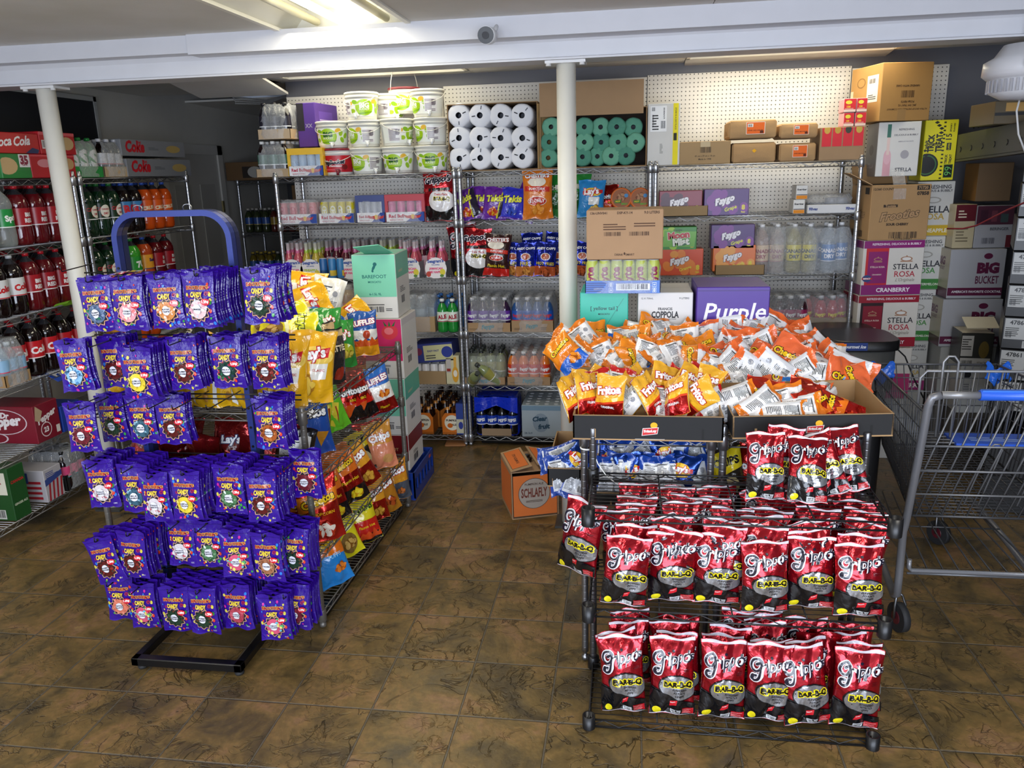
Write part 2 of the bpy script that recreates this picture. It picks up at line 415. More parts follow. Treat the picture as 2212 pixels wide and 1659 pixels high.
def nodes_pegboard():
    m = bpy.data.materials.new('white_pegboard'); m.use_nodes = True; nt = m.node_tree; N = nt.nodes; L = nt.links; b = N['Principled BSDF']
    tc = N.new('ShaderNodeTexCoord'); sp = N.new('ShaderNodeSeparateXYZ'); L.new(tc.outputs['Object'], sp.inputs[0])
    def fr(o):
        n = N.new('ShaderNodeMath'); n.operation = 'MULTIPLY'; n.inputs[1].default_value = 1 / .0254; L.new(o, n.inputs[0])
        f = N.new('ShaderNodeMath'); f.operation = 'FRACT'; L.new(n.outputs[0], f.inputs[0])
        s = N.new('ShaderNodeMath'); s.operation = 'SUBTRACT'; s.inputs[1].default_value = .5; L.new(f.outputs[0], s.inputs[0]); return s.outputs[0]
    cb = N.new('ShaderNodeCombineXYZ'); L.new(fr(sp.outputs[0]), cb.inputs[0]); L.new(fr(sp.outputs[2]), cb.inputs[1])
    ln = N.new('ShaderNodeVectorMath'); ln.operation = 'LENGTH'; L.new(cb.outputs[0], ln.inputs[0])
    k = N_map(N, L, ln.outputs['Value'], .115, .15, 0, 1)
    mx = N.new('ShaderNodeMix'); mx.data_type = 'RGBA'; L.new(k, mx.inputs[0]); mx.inputs[6].default_value = (.012, .011, .01, 1); mx.inputs[7].default_value = C('dcd8d0')[:3] + (1,)
    L.new(mx.outputs[2], b.inputs['Base Color']); b.inputs['Roughness'].default_value = .5
    bp = N.new('ShaderNodeBump'); bp.inputs['Strength'].default_value = .6; bp.inputs['Distance'].default_value = .003; L.new(k, bp.inputs['Height']); L.new(bp.outputs[0], b.inputs['Normal'])
    return m
MATS['floor'] = nodes_floor(); MATS['peg'] = nodes_pegboard()
mb = MB('floor'); mb.quad((-4.6, -2.2, 0), (3.4, -2.2, 0), (3.4, 9, 0), (-4.6, 9, 0), 'ffffff'); struct(mb.build('floor'))
CZ = 2.42
def wall(name, p0, p1, z0, z1, col, t=.08):
    mb = MB('paint'); a = Vector(p0); b = Vector(p1); d = (b - a).normalized(); n = Vector((-d.y, d.x)) * t
    q = [a, b, b + n, a + n]; k = len(mb.v)
    for z in (z0, z1): mb.v += [(p.x, p.y, z) for p in q]
    for f in ((0, 3, 2, 1), (4, 5, 6, 7), (0, 1, 5, 4), (1, 2, 6, 5), (2, 3, 7, 6), (3, 0, 4, 7)): mb.face(tuple(k + i for i in f), col)
    return struct(mb.build(name))
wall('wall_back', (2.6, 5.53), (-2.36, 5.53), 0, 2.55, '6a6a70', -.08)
wall('wall_left', (-3.72, -2.1), (-3.72, 8.6), 0, 2.55, 'd2cec4', .1)
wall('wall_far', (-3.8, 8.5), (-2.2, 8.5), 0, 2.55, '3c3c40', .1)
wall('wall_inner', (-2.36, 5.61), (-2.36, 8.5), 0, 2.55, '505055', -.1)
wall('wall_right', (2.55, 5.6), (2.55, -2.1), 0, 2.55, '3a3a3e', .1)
# the shop front behind the camera, with its window opening
mb = MB('paint')
for lo, hi in (((-3.8, -2.2, 0), (2.6, -2.1, .55)), ((-3.8, -2.2, 2.5), (2.6, -2.1, 2.55)), ((-3.8, -2.2, .55), (-2.3, -2.1, 2.5)), ((2.5, -2.2, .55), (2.6, -2.1, 2.5))): mb.box(lo, hi, 'b9b9b6')
struct(mb.build('wall_front'))
# pegboard sheets
def sheet(x0, x1, z0, z1, y=5.485):
    o = MB('peg').box((0, 0, 0), (x1 - x0, .012, z1 - z0), 'ffffff').build('wall_pegboard', None, (x0, y, z0)); struct(o); return o
sheet(-2.342, -1.245, .02, 2.315); sheet(-1.24, .098, .02, 2.34, 5.488); sheet(.102, 1.345, .02, 2.35); sheet(1.35, 1.91, .02, 2.335, 5.48)
# ceiling of lay-in tiles, with the missing tile at the far left
MATS['ceil'] = None
def nodes_ceiling():
    m = bpy.data.materials.new('ceiling_board'); m.use_nodes = True; nt = m.node_tree; N = nt.nodes; L = nt.links; b = N['Principled BSDF']
    tc = N.new('ShaderNodeTexCoord'); n = N.new('ShaderNodeTexNoise'); n.inputs['Scale'].default_value = 2.2; n.inputs['Detail'].default_value = 4; L.new(tc.outputs['Object'], n.inputs[0])
    rp = N.new('ShaderNodeValToRGB'); L.new(n.outputs[0], rp.inputs[0]); rp.color_ramp.elements[0].position = .3; rp.color_ramp.elements[0].color = C('d6d3ca')[:3] + (1,); rp.color_ramp.elements[1].position = .7; rp.color_ramp.elements[1].color = C('e4e2de')[:3] + (1,)
    L.new(rp.outputs[0], b.inputs['Base Color']); b.inputs['Roughness'].default_value = .8
    n2 = N.new('ShaderNodeTexNoise'); n2.inputs['Scale'].default_value = 120; L.new(tc.outputs['Object'], n2.inputs[0])
    bp = N.new('ShaderNodeBump'); bp.inputs['Strength'].default_value = .15; bp.inputs['Distance'].default_value = .002; L.new(n2.outputs[0], bp.inputs['Height']); L.new(bp.outputs[0], b.inputs['Normal']); return m
MATS['ceil'] = nodes_ceiling()
FIX = [(-1.58, 2.58, -.955, 3.83), (-2.27, 4.74, -1.04, 5.36), (.33, 4.70, 1.55, 5.32), (.55, .9, 1.8, 1.5), (-3.05, .7, -1.8, 1.3)]
def board(x0, y0, x1, y1, z=CZ, tilt=0., kx=0.):
    mb = MB('ceil'); k = .002; n = len(mb.v)
    for zz in (0, .015):
        mb.v += [(x0 + k, y0 + k, z + zz), (x1 - k, y0 + k, z + zz + kx), (x1 - k, y1 - k, z + zz + tilt + kx), (x0 + k, y1 - k, z + zz + tilt)]
    for f in ((0, 3, 2, 1), (4, 5, 6, 7), (0, 1, 5, 4), (1, 2, 6, 5), (2, 3, 7, 6), (3, 0, 4, 7)): mb.face(tuple(n + i for i in f), 'ffffff')
    struct(mb.build('ceiling'))
xs = [-3.8, -2.9, -1.58, -.955, .33, 1.55, 2.65]
for (a, b) in zip(xs, xs[1:]):
    if a == -1.58: ys = [(-2.2, .2), (.2, 2.58)]
    elif a == -3.8: ys = [(-2.2, 1.6), (1.6, 3.72)]
    elif a == -2.9: ys = [(-2.2, .7), (1.3, 2.6), (2.6, 3.72)]
    elif a == .33: ys = [(-2.2, .9), (1.5, 3.72)]
    else: ys = [(-2.2, 1.2), (1.2, 2.4), (2.4, 3.72)]
    for (c, d) in ys: board(a, c, b, d)
board(-2.9, .7, -3.05 + 0, 1.3) if False else None
board(-1.58, 3.83, -.955, 3.85)
board(1.8 - .0, .9, 1.8 + .0001, 1.5) if False else None
for (a, c, b, d, tl, kx) in ((-3.8, 3.85, -3.1, 5.2, 0, 0), (-3.8, 5.2, -2.4, 6.0, 0, 0), (-3.8, 6.6, -2.2, 8.6, -.03, 0), (-2.7, 3.85, -2.27, 4.74, -.0, 0), (-2.27, 3.85, -1.04, 4.74, 0, 0), (-1.04, 3.85, .33, 4.7, 0, 0), (-1.04, 4.7, .33, 5.36, 0, 0), (.33, 3.85, 1.55, 4.7, 0, 0), (1.55, 3.85, 2.65, 5.4, 0, 0), (-3.0, 5.36, -1.04, 5.56, -.0, 0), (-1.04, 5.36, .33, 5.56, .0, 0), (.33, 5.32, 1.55, 5.56, -.02, 0), (-2.9, 4.74, -2.27, 5.36, -.10, 0)): board(a, c, b, d, CZ, tl, kx)
# roof deck above everything, seen through the missing tiles
struct(MB('paint').box((-4.6, -2.2, 2.62), (3.4, 9, 2.7), '141416').build('ceiling_deck'))
# steel beam with its timber pad
mb = MB('paint'); Yb = 3.80
mb.box((-3.75, 3.665, 2.345), (-2.02, 3.9, CZ), 'cbcbd0'); mb.box((-2.01, 3.645, 2.335), (2.55, 3.9, CZ), 'cbcbd0')
rs = []
prof = [(3.735, 2.248), (3.735, 2.256), (3.765, 2.262), (3.765, 2.325), (3.75, 2.345), (3.86, 2.345), (3.86, 2.262), (3.89, 2.256), (3.89, 2.248)]
n = len(mb.v)
for x in (-3.75, 2.55): mb.v += [(x, y, z) for y, z in prof]
for i in range(9): j = (i + 1) % 9; mb.face((n + i, n + j, n + 9 + j, n + 9 + i), 'd2d2d6')
struct(mb.build('trim_beam'))
def column(x, y, lab):
    t = thing('support_column', lab, 'column', (x, y, 0))
    MB('paint').cyl((0, 0, .012), (0, 0, 2.235), .044, 'e2dfd4', 28).build('shaft', t)
    MB('paint').box((-.09, -.06, 2.235), (.09, .06, 2.247), 'dedede').box((-.075, -.075, 0), (.075, .075, .012), '3a3a38').build('end_plate', t)
    m = MB('paint')
    for sx in (-1, 1): m.cyl((sx * .075, -.045, 2.225), (sx * .075, -.045, 2.262), .012, 'e0e0e0', 8)
    m.build('bolt', t)
column(-.292, 3.81, 'white steel column standing between the chip bag heap and the back shelving')
column(-2.88, 3.81, 'scuffed white steel column rising behind the purple candy display')
# troffers
def troffer(x0, y0, x1, y1, lab, along_x, lit):
    t = thing('ceiling_light', lab, 'ceiling light', ((x0 + x1) / 2, (y0 + y1) / 2, CZ), group='fluorescent ceiling lights')
    w, d = (x1 - x0) / 2, (y1 - y0) / 2; m = MB('paint')
    c = 'f2efe2'; tp = .1; i = .1
    # frame lip + sloped housing
    for a in ((-w, -d, w, -d + .022), (-w, d - .022, w, d), (-w, -d, -w + .022, d), (w - .022, -d, w, d)): m.box((a[0], a[1], -.008), (a[2], a[3], .006), c)
    m.build('frame', t); m = MB('paint'); q = [(-w, -d), (w, -d), (w, d), (-w, d)]; q2 = [(-w + i, -d + .03), (w - i, -d + .03), (w - i, d - .03), (-w + i, d - .03)] if not along_x else [(-w + .03, -d + i), (w - .03, -d + i), (w - .03, d - i), (-w + .03, d - i)]
    k = len(m.v); m.v += [(x, y, 0) for x, y in q] + [(x, y, tp) for x, y in q2]
    for a in range(4): b = (a + 1) % 4; m.face((k + a, k + b, k + 4 + b, k + 4 + a), c)
    m.face((k + 4, k + 5, k + 6, k + 7), c); m.build('housing', t)
    for j in range(4):
        off = (-.165 + j * .11); m = MB('tube_lit' if lit[j] else 'tube_off'); L_ = (w if along_x else d) - .05
        p0, p1 = ((-L_, off, .045), (L_, off, .045)) if along_x else ((off, -L_, .045), (off, L_, .045))
        m.cyl(p0, p1, .017, 'fffff0', 16).build('tube', t)
    return t
mat('tube_lit', .4, col='fff8e0', emit=4.5); mat('tube_off', .35, col='e9e2c0')
troffer(*FIX[0], 'open fluorescent ceiling light over the aisle with two tubes lit', False, (0, 1, 1, 0))
troffer(*FIX[1], 'fluorescent ceiling light above the stacked drink buckets', True, (1, 0, 1, 0))
troffer(*FIX[2], 'fluorescent ceiling light above the paper wrapped bundles', True, (1, 0, 1, 0))
struct(MB('paint').box((.55, .9, CZ), (1.8, 1.5, CZ + .02), 'efefe8').build('ceiling_panel')); struct(MB('paint').box((-3.05, .7, CZ), (-1.8, 1.3, CZ + .02), 'efefe8').build('ceiling_panel'))
# bullet camera under the beam
p = aY(1052, 78, 3.55)
t = thing('security_camera', 'small white bullet camera with a black lens under the beam', 'camera', p)
MB('plastic').cyl((0, -.03, 0), (0, .06, .01), .035, 'e4e4e4', 24).build('body', t)
MB('plastic').cyl((0, -.038, -.002), (0, -.029, 0), .0335, '101010', 24).cyl((0, -.041, -.002), (0, -.037, -.002), .015, '2a2a2e', 16).build('lens', t)
MB('plastic').cyl((.01, .05, .01), (.03, .11, .06), .01, 'dedede', 10).build('bracket', t)
MB('rubber').tube([(.03, .11, .06), (.05, .1, .09), (.06, .09, .12)], .003, 'cfcfcf').build('cable', t)
# dark covered window, white wall piece and panelled door on the left wall
mb = MB('paint').box((-3.70, 3.0, 2.02), (-3.685, 5.33, 2.33), '26272b'); struct(mb.build('window_1'))
mb = MB('paint')
for lo, hi in (((-3.70, 3.0, 2.33), (-3.68, 5.36, 2.36)), ((-3.70, 3.0, 2.0), (-3.68, 5.36, 2.02)), ((-3.70, 5.33, 2.0), (-3.68, 5.36, 2.36))): mb.box(lo, hi, 'b8b8b4')
struct(mb.build('window_1_frame'))
t = obj('door_1', None, None, (-3.71, 6.0, 0)); struct(t)
m = MB('paint').box((0, .1, 0), (.03, .95, 2.0), 'c4c2bc')
for (a, b, c, d) in ((.2, .45, .25, .9), (.6, .85, .25, .9), (.2, .45, 1.05, 1.75), (.6, .85, 1.05, 1.75)): m.box((.028, a, c), (.036, b, d), 'b4b2ac')
m.build('door_leaf', t); m = MB('paint')
for (a, b, c, d) in ((.02, .1, 0, 2.08), (.95, 1.03, 0, 2.08), (.02, 1.03, 2.0, 2.08)): m.box((-.0, a, c), (.045, b, d), 'd0cec8')
m.build('door_frame', t); MB('chrome').box((.036, .93, 1.5), (.05, .96, 1.6), 'b0a070').box((.036, .93, .3), (.05, .96, .4), 'b0a070').build('hinge', t)
MB('chrome').lathe([(.0, .0), (.03, .01), (.025, .04), (.0, .05)], 12, (.06, .17, .95), 'b0a070').build('door_handle', t)
m = MB('rubber'); 
for k in range(4):
    m.tube([(-2.95 + .02 * k, 5.6 + .1 * k, 2.45), (-2.85, 5.75, 2.36 - .015 * k), (-2.7, 5.95, 2.35 - .01 * k), (-2.55, 6.1, 2.40), (-2.42, 6.3, 2.5)], .005, '8a8a8a', 6)
tag(m.build('cable'), 'loop of grey cables hanging through the missing ceiling tile', 'cable')
# ------------------------------------------------------------------ wire racks
def shelf_mesh(W, D, m='chrome', col='b4b6ba', step=.0254, along='y', rim=.032, n_zig=None):
    # open wire shelf, top surface at z = 0, spanning x 0..W, y 0..D
    mb = MB(m); r = .0032
    for (a, b) in (((0, 0), (W, 0)), ((W, 0), (W, D)), ((0, D), (W, D)), ((0, 0), (0, D))):
        L = math.hypot(b[0] - a[0], b[1] - a[1]); k = max(4, int(round(L / .048)))
        for z in (-.004, -rim): mb.cyl((a[0], a[1], z), (b[0], b[1], z), r, col, 6)
        pts = [(a[0] + (b[0] - a[0]) * i / k, a[1] + (b[1] - a[1]) * i / k, -.006 if i % 2 else -rim + .002) for i in range(k + 1)]
        mb.tube(pts, .0022, col, 4)
    if along == 'y':
        k = int(W / step)
        for i in range(1, k): x = W * i / k; mb.cyl((x, 0, -.002), (x, D, -.002), .0017, col, 4)
        for y in (D * .33, D * .67): mb.cyl((0, y, -.006), (W, y, -.006), .003, col, 5)
    else:
        k = int(D / step)
        for i in range(1, k): y = D * i / k; mb.cyl((0, y, -.002), (W, y, -.002), .0017, col, 4)
        for x in [W * q for q in (.25, .5, .75)]: mb.cyl((x, 0, -.006), (x, D, -.006), .003, col, 5)
    return mb.mesh('shelf')
def post_mesh(H, m='chrome', col='b4b6ba', r=.0127):
    mb = MB(m); prof = [(r * .6, .0), (r * 1.1, .004), (r * 1.1, .018), (r * .5, .022), (r * .5, .035), (r, .037)]
    z = .06
    while z < H - .02: prof += [(r, z - .0035), (r, z - .0012), (r * .955, z), (r, z + .0012), (r, z + .0035)]; z += .0254
    prof += [(r, H - .004), (r * .8, H)]
    mb.lathe(prof, 12, col=col); return mb.mesh('post')
def collar_mesh(m='chrome', col='a9abb0', r=.0185, h=.042):
    return MB(m).lathe([(r * .82, -h), (r, -h + .003), (r * .95, .006), (r * .8, .012)], 14, col=col).mesh('collar')
_rk = {}
def rack(name, label, W, D, zs, H, loc, rz=0., m='chrome', col='b4b6ba', along='y', group=None, zmin=0.):
    t = thing(name, label, 'wire rack', loc, (0, 0, rz), group)
    key = (W, D, m, col, along)
    if key not in _rk: _rk[key] = shelf_mesh(W - .03, D - .03, m, col, along=along)
    kp = (H, m, col)
    if kp not in _rk: _rk[kp] = post_mesh(H, m, col)
    kc = ('c', m, col)
    if kc not in _rk: _rk[kc] = collar_mesh(m, col)
    for z in zs: obj('shelf', _rk[key], t, (.015, .015, z))
    for x in (.015, W - .015):
        for y in (.015, D - .015):
            p = obj('post', _rk[kp], t, (x, y, 0))
            for z in zs: obj('collar', _rk[kc], p, (0, 0, z))
    return t
ZB = [.068, .42, .775, 1.13, 1.487, 1.787]
rack('wire_rack', 'tall chrome wire rack holding the drink buckets and energy drinks', 1.2, .46, ZB, 1.815, (-2.268, 4.965, 0), group='tall chrome racks along the back')
rack('wire_rack', 'tall chrome wire rack under the paper towel box, behind the white column', 1.196, .46, ZB, 1.815, (-1.064, 4.965, 0), group='tall chrome racks along the back')
rack('wire_rack', 'tall chrome wire rack under the brown paper bundles', 1.196, .46, ZB, 1.815, (.134, 4.965, 0), group='tall chrome racks along the back')
ZL = [.12, .45, .793, 1.133, 1.475, 1.812]
rack('wire_rack', 'dark wire rack of big soda bottles along the side wall, before the column', 1.2, .46, ZL, 1.85, (-3.076, 3.00, 0), pi / 2, group='soda racks on the side wall')
rack('wire_rack', 'dark wire rack of soda bottles with dim stacked can cases on top', 1.16, .46, ZL, 1.85, (-3.076, 4.225, 0), pi / 2, group='soda racks on the side wall')
# the wide rack of single snack bags behind the candy display
ZS = [.068, .308, .622, .908]
sr = rack('wire_rack', 'low weathered wire rack of snack bags between the candy display and the aisle', .925, 1.24, ZS, .935, (-2.135, 2.735, 0), -.02, 'dark_metal', '6c6862', along='x')
for o in sr.children:
    pass
# two narrow racks under the heap of chip bags
rack('wire_rack', 'low chrome rack with blue chip bags, behind the barbecue chip shelves', .46, 1.22, [.61, .885], .93, (-.165, 2.60, 0), 0, 'chrome', '8f9094', along='x', group='low chrome racks under the chip bag heap')
rack('wire_rack', 'low chrome rack below the tilted open snack carton', .46, 1.22, [.61, .885], .93, (.305, 2.60, 0), 0, 'chrome', '8f9094', along='x', group='low chrome racks under the chip bag heap')
# black shelf unit in front, its front collars empty
def black_unit():
    t = thing('display_shelves', 'black wire display shelves of red barbecue chip bags with empty front collars', 'wire rack', (-.118, 2.24, 0))
    W, D = .884, .33
    for k, z in enumerate((.034, .44, .768)):
        s = obj('shelf', shelf_mesh(W, D, 'dark_metal', '232325', along='x', rim=.03), t, (0, 0, z))
        for x in (0, W):
            m = MB('dark_metal'); n = 16; rs = []
            for r, zz in ((.021, -.045), (.021, .012), (.016, .012), (.016, -.04)): rs.append(m.ring((0, 0, zz), (0, 0, 1), r, n))
            m.loft(rs, n, '1c1c1e', False)
            m.face(tuple(rs[3] + i for i in range(n)), '0a0a0a')
            m.build('collar', s, (x, 0, 0))
            MB('dark_metal').lathe([(.017, -.045), (.021, -.04), (.021, .01), (.017, .014)], 14, col='1c1c1e').build('rear_collar', s, (x, D, 0))
    pm = post_mesh(.93, 'chrome', '77777a')
    for x in (0, W): obj('post', pm, t, (x, D, 0))
    # low side rails of the top and middle shelves
    return t
black_unit()
# white tie on the chrome post
m = MB('plastic').tube([(-.14 + .022 * math.cos(a), 2.6 + .022 * math.sin(a), .845) for a in [i * pi / 6 for i in range(12)]], .003, 'e8e8e4', 6, True)
m.tube([(-.12, 2.58, .845), (-.1, 2.56, .80), (-.07, 2.55, .76), (-.03, 2.55, .73)], .0018, 'e8e8e4', 5)
tag(m.build('zip_tie'), 'white plastic tie looped round the chrome rack post', 'zip tie')

# ------------------------------------------------------------------ candy display stand
def ellpts(cx, cz, w, h, r, n=8):
    o = [(cx - w / 2, 0, cz)]
    for i in range(n + 1): a = pi - i * pi / 2 / n; o.append((cx - w / 2 + r + r * math.cos(a), 0, cz + h - r + r * math.sin(a)))
    for i in range(n + 1): a = pi / 2 - i * pi / 2 / n; o.append((cx + w / 2 - r + r * math.cos(a), 0, cz + h - r + r * math.sin(a)))
    o.append((cx + w / 2, 0, cz)); return o
def strap(mb, pts, w, t, col):        # flat bar bent along a path in the xz plane
    rs = []
    P = [Vector(p) for p in pts]
    for i, p in enumerate(P):
        d = (P[min(i + 1, len(P) - 1)] - P[max(i - 1, 0)]).normalized(); nrm = Vector((-d.z, 0, d.x)); b = len(mb.v); rs.append(b)
        for sx, sy in ((-1, -1), (1, -1), (1, 1), (-1, 1)): mb.v.append(tuple(p + nrm * (sx * t / 2) + Vector((0, sy * w / 2, 0))))
    mb.loft(rs, 4, col, True, False)
PX0, PX1, PY = -1.840, -1.400, 2.70
t = thing('candy_display', 'blue framed peg display stand on an open black floor frame', 'display stand', (0, 0, 0))
for dy, nm in ((-.025, 'arch'), (.008, 'arch')):
    m = MB('dark_metal'); strap(m, [(p[0], 2.70 + dy, p[2]) for p in ellpts((PX0 + PX1) / 2, .04, PX1 - PX0, 1.625, .09)], .030, .021, '24347c' if dy < 0 else '1b2450'); m.build('arch', t)
m = MB('dark_metal')
for x in (PX0, PX1):
    for z in [.2 + i * .075 for i in range(18)]: m.cyl((x, 2.6575, z), (x, 2.662, z), .005, '05050a', 8)
m.build('slot_row', t)['kind'] = 'stuff'
m = MB('dark_metal'); z0, z1 = .018, .05
for lo, hi in (((PX0, 2.372, z0), (PX1, 2.406, z1)), ((PX0, 2.372, z0), (PX0 + .03, 2.725, z1)), ((PX1 - .03, 2.372, z0), (PX1, 2.725, z1)), ((PX0, 2.695, z0), (PX1, 2.725, z1))): m.cbox(lo, hi, '101012', .003)
m.build('base_frame', t)
for x in (PX0 + .03, PX1 - .02):
    for y in (2.395, 2.705): MB('rubber').lathe([(.016, 0), (.018, .008), (.01, .012), (.01, .02)], 12, (x, y, 0), '222222').build('foot', t)
for x, dy in ((-1.74, 0), (-1.55, 0)):
    MB('chrome').tube([(x + .016 * math.cos(a), 2.675 + .004 * math.sin(a * 2), 1.68 + .016 * math.sin(a)) for a in [i * pi / 7 for i in range(14)]], .0022, '8a8c90', 6, True).build('key_ring', t)
PEG = [  # row height of the pegs, then peg x positions
]
# ------------------------------------------------------------------ bags
def pillow(w, h, T, sd, side=1, flat_top=0., wav=.004):
    nz_ = noise.noise
    def t(x, y):
        u = 2 * x / w; v = y / h; e = min(v, 1 - v - flat_top); s = max(0., min(1., (e - .03) / .47)); inf = 1 - (1 - s) ** 2.4
        pr = max(0., 1 - u * u) ** .55; k = T * inf * pr
        k += T * .42 * math.exp(-max(0, e) * 5.5) * math.sin(u * 8 + sd * 2.1 + 1.3 * math.sin(v * 7 + sd)) * pr * min(1, s * 9)
        q = nz_(Vector((u * 1.7 + sd * 3.1, v * 2.6, side * 2.)))
        q2 = 1 - abs(nz_(Vector((u * 1.3 + sd, v * 3.1 + sd * 1.7, side * 5.)))) * 3
        q3 = 1 - abs(nz_(Vector((u * 2.6 - v * 2.2 + sd, v * 2.4 + u + sd * 2.3, side * 7.)))) * 4
        k += T * inf * pr * (.26 * q + .15 * max(0, q2) + .09 * max(0, q3))
        return max(k, 0.)
    def P(x, y):
        u = 2 * x / w; v = y / h; e = min(v, 1 - v); s = max(0., min(1., (e - .03) / .47)); inf = 1 - (1 - s) ** 2.4
        b = wav * math.sin(u * 3.4 + sd * 1.9 + (4 if v > .5 else 0)) * math.exp(-e * 16)
        return Vector((x * (1 - .085 * inf), -side * (t(x, y) + .0006) + b, y + .004 * math.sin(u * 5 + sd) * math.exp(-e * 20)))
    def F(x, y):
        d = w * .012; p = P(x, y); a = P(x + d, y) - P(x - d, y); b = P(x, y + d) - P(x, y - d); n = a.cross(b)
        if side < 0: n = -n
        return p, (n.normalized() if n.length > 0 else Vector((0, -side, 0)))
    return F
def bag_mesh(name, w, h, T, sd, front, back, col, m='foil_print', flat_top=0., nu=20, nv=28, maxl=None):
    # col(side, v) -> base colour; front/back are artworks in units of the bag's width
    mb = MB(m); ml = (maxl or .055)
    for side, art in ((1, front), (-1, back)):
        F = pillow(w, h, T, sd, side, flat_top)
        def ug(u): return math.sin((u - .5) * pi) * .5          # finer towards the side folds
        mb.grid(lambda u, v: F(ug(u) * w, v * h)[0], nu, nv, lambda u, v: col(side, v), flip=side < 0)
        if art:
            G = (lambda x, y: F(x * w, y * w)) if side > 0 else (lambda x, y: F(-x * w, y * w))
            art.apply(mb, G, ml, .0010, .00075, clip=(-.485, .01, .485, h / w - .01))
    return mb.mesh(name)
SM = {}
def words(a, lines, x, y, h, c, lead=1.35, **k):
    for i, l in enumerate(lines): a.text(l, x, y - i * h * lead, c, h=h, **k)
def backart(hw, c='f0f0f0', edge='e07020', seed=1, strip=None):
    a = Art(); a.rect(-.38, .12 * hw, .38, .88 * hw, c)
    if strip: a.rect(-.42, .86 * hw, .42, .9 * hw, strip); a.rect(-.42, .1 * hw, .42, .13 * hw, strip)
    a.rect(-.34, .52 * hw, .1, .82 * hw, 'fafafa'); a.lines(-.33, .53 * hw, .42, .28 * hw, 11, '33363c', seed)
    a.rect(-.345, .80 * hw, .105, .815 * hw, '222222'); a.lines(-.33, .2 * hw, .3, .28 * hw, 9, '55585e', seed + 1)
    a.bars(.12, .22 * hw, .2, .14 * hw, '151515', 'ffffff', seed); a.ell(.23, .68 * hw, .08, .06 * hw, '9a9ca4'); a.lines(.14, .42 * hw, .2, .12 * hw, 4, '55585e', seed + 2); return a
def chips(a, cx, cy, r, c, c2, n=5, seed=3):
    q = random.Random(seed)
    for i in range(n):
        x, y = cx + q.uniform(-r, r) * 1.4, cy + q.uniform(-r, r) * .7; a.ell(x, y, r, r * .62, c2, 12, q.uniform(0, 3)); a.ell(x, y, r * .85, r * .5, c, 12, q.uniform(0, 3))
def a_grippo(hw, v=0):
    a = Art(); a.rect(-.49, .0, .49, .035, 'c8c4ca')
    a.poly([(-.49, .03), (.49, .03), (.49, .30), (.25, .36), (-.1, .52), (-.49, .66)], '0c0c10')
    a.ell(.11, .66, .43, .29, '101014', 28, -.12); a.ell(.115, .66, .405, .265, 'a4a6accm' if 0 else 'b4b6bcm', 28, -.12)
    a.poly([(-.49, .03), (.49, .03), (.49, .30), (.2, .375), (-.1, .50), (-.49, .62)], '0e0e12')
    a.rect(.2, .06, .46, .2, 'b01822'); a.lines(.2, .06, .26, .14, 4, 'e8c8c8', 3, .15)
    a.ell(-.33, .13, .09, .07, 'e8d820', 14, .5); a.poly([(-.05, .24), (.1, .28), (.12, .4), (-.03, .36)], 'd42430'); a.text('Grippo\'s', .03, .345, 'ffffff', w=.11, rot=.3)
    a.rect(-.02, .05, .17, .155, 'd8dadc'); words(a, ['NET WT', '4.5 OZS'], .075, .125, .026, '333333')
    a.text('BAR-B-Q', .12, .74, '0c0c0c', w=.62, bold=.05, rot=.0, out='f4e018', ow=.11)
    words(a, ['FLAVORED', 'POTATO', 'CHIPS'], .16, .62, .046, '16161a', 1.5, bold=.02, shear=.3)
    y = 1.22 + .02 * v
    g = [(-.20, y + .10), (-.27, y + .17), (-.37, y + .13), (-.41, y + .02), (-.36, y - .07), (-.27, y - .07), (-.21, y + .03), (-.23, y + .10), (-.30, y + .06)]
    g2 = [(-.20, y + .05), (-.21, y - .10), (-.25, y - .24), (-.33, y - .29), (-.39, y - .25), (-.37, y - .18), (-.31, y - .18)]
    for cc, b, e in (('f4f0f4', .05, .045), ('161428', .0, 0.)):
        a.stroke(g, .042 + e, cc).stroke(g2, .05 + e, cc); a.text('rippo', .08, y + .02, cc, h=.33, bold=b, shear=.4, rot=.16, sx=.82); a.text('\'s', .40, y + .13, cc, h=.18, bold=b, shear=.3, rot=.15)
    a.ell(.02, y + .2, .03, .03, '161428'); a.rect(-.5, hw - .075, .5, hw, 'dcd4dc'); a.lines(.26, 1.02, .14, .09, 3, '5a1018', 5, .3); return a
def a_band(bg_ops, name, ny, nw, nc, no, rot=.1, sub=None, shear=0., extra=None):
    def f(hw, v=0):
        a = Art()
        for op in bg_ops:
            if op[0] == 'r': a.rect(-.5, op[1] * hw, .5, op[2] * hw, op[3])
            elif op[0] == 'e': a.ell(op[1], op[2] * hw, op[3], op[4] * hw, op[5], 22, op[6] if len(op) > 6 else 0)
            elif op[0] == 'p': a.poly([(x, y * hw) for x, y in op[1]], op[2])
            elif op[0] == 'c': chips(a, op[1], op[2] * hw, op[3], op[4], op[5], op[6] if len(op) > 6 else 5)
        a.text(name, 0, ny * hw, nc, w=nw, bold=.045, shear=shear, rot=rot, out=no, ow=.07)
        if sub:
            for (s, x, y, h, c) in sub: a.text(s, x, y * hw, c, h=h * hw, bold=.02)
        if extra: extra(a, hw)
        return a
    return f
def flame(y, c, n=9, s=4):
    q = random.Random(s); p = [(-.5, y - .12)]
    p += [(-.5 + i / n, y + (q.uniform(.03, .1) if i % 2 else -q.uniform(0, .05))) for i in range(n + 1)]; return ('p', p + [(.5, y - .12)], c)
W_ = 'ffffff'
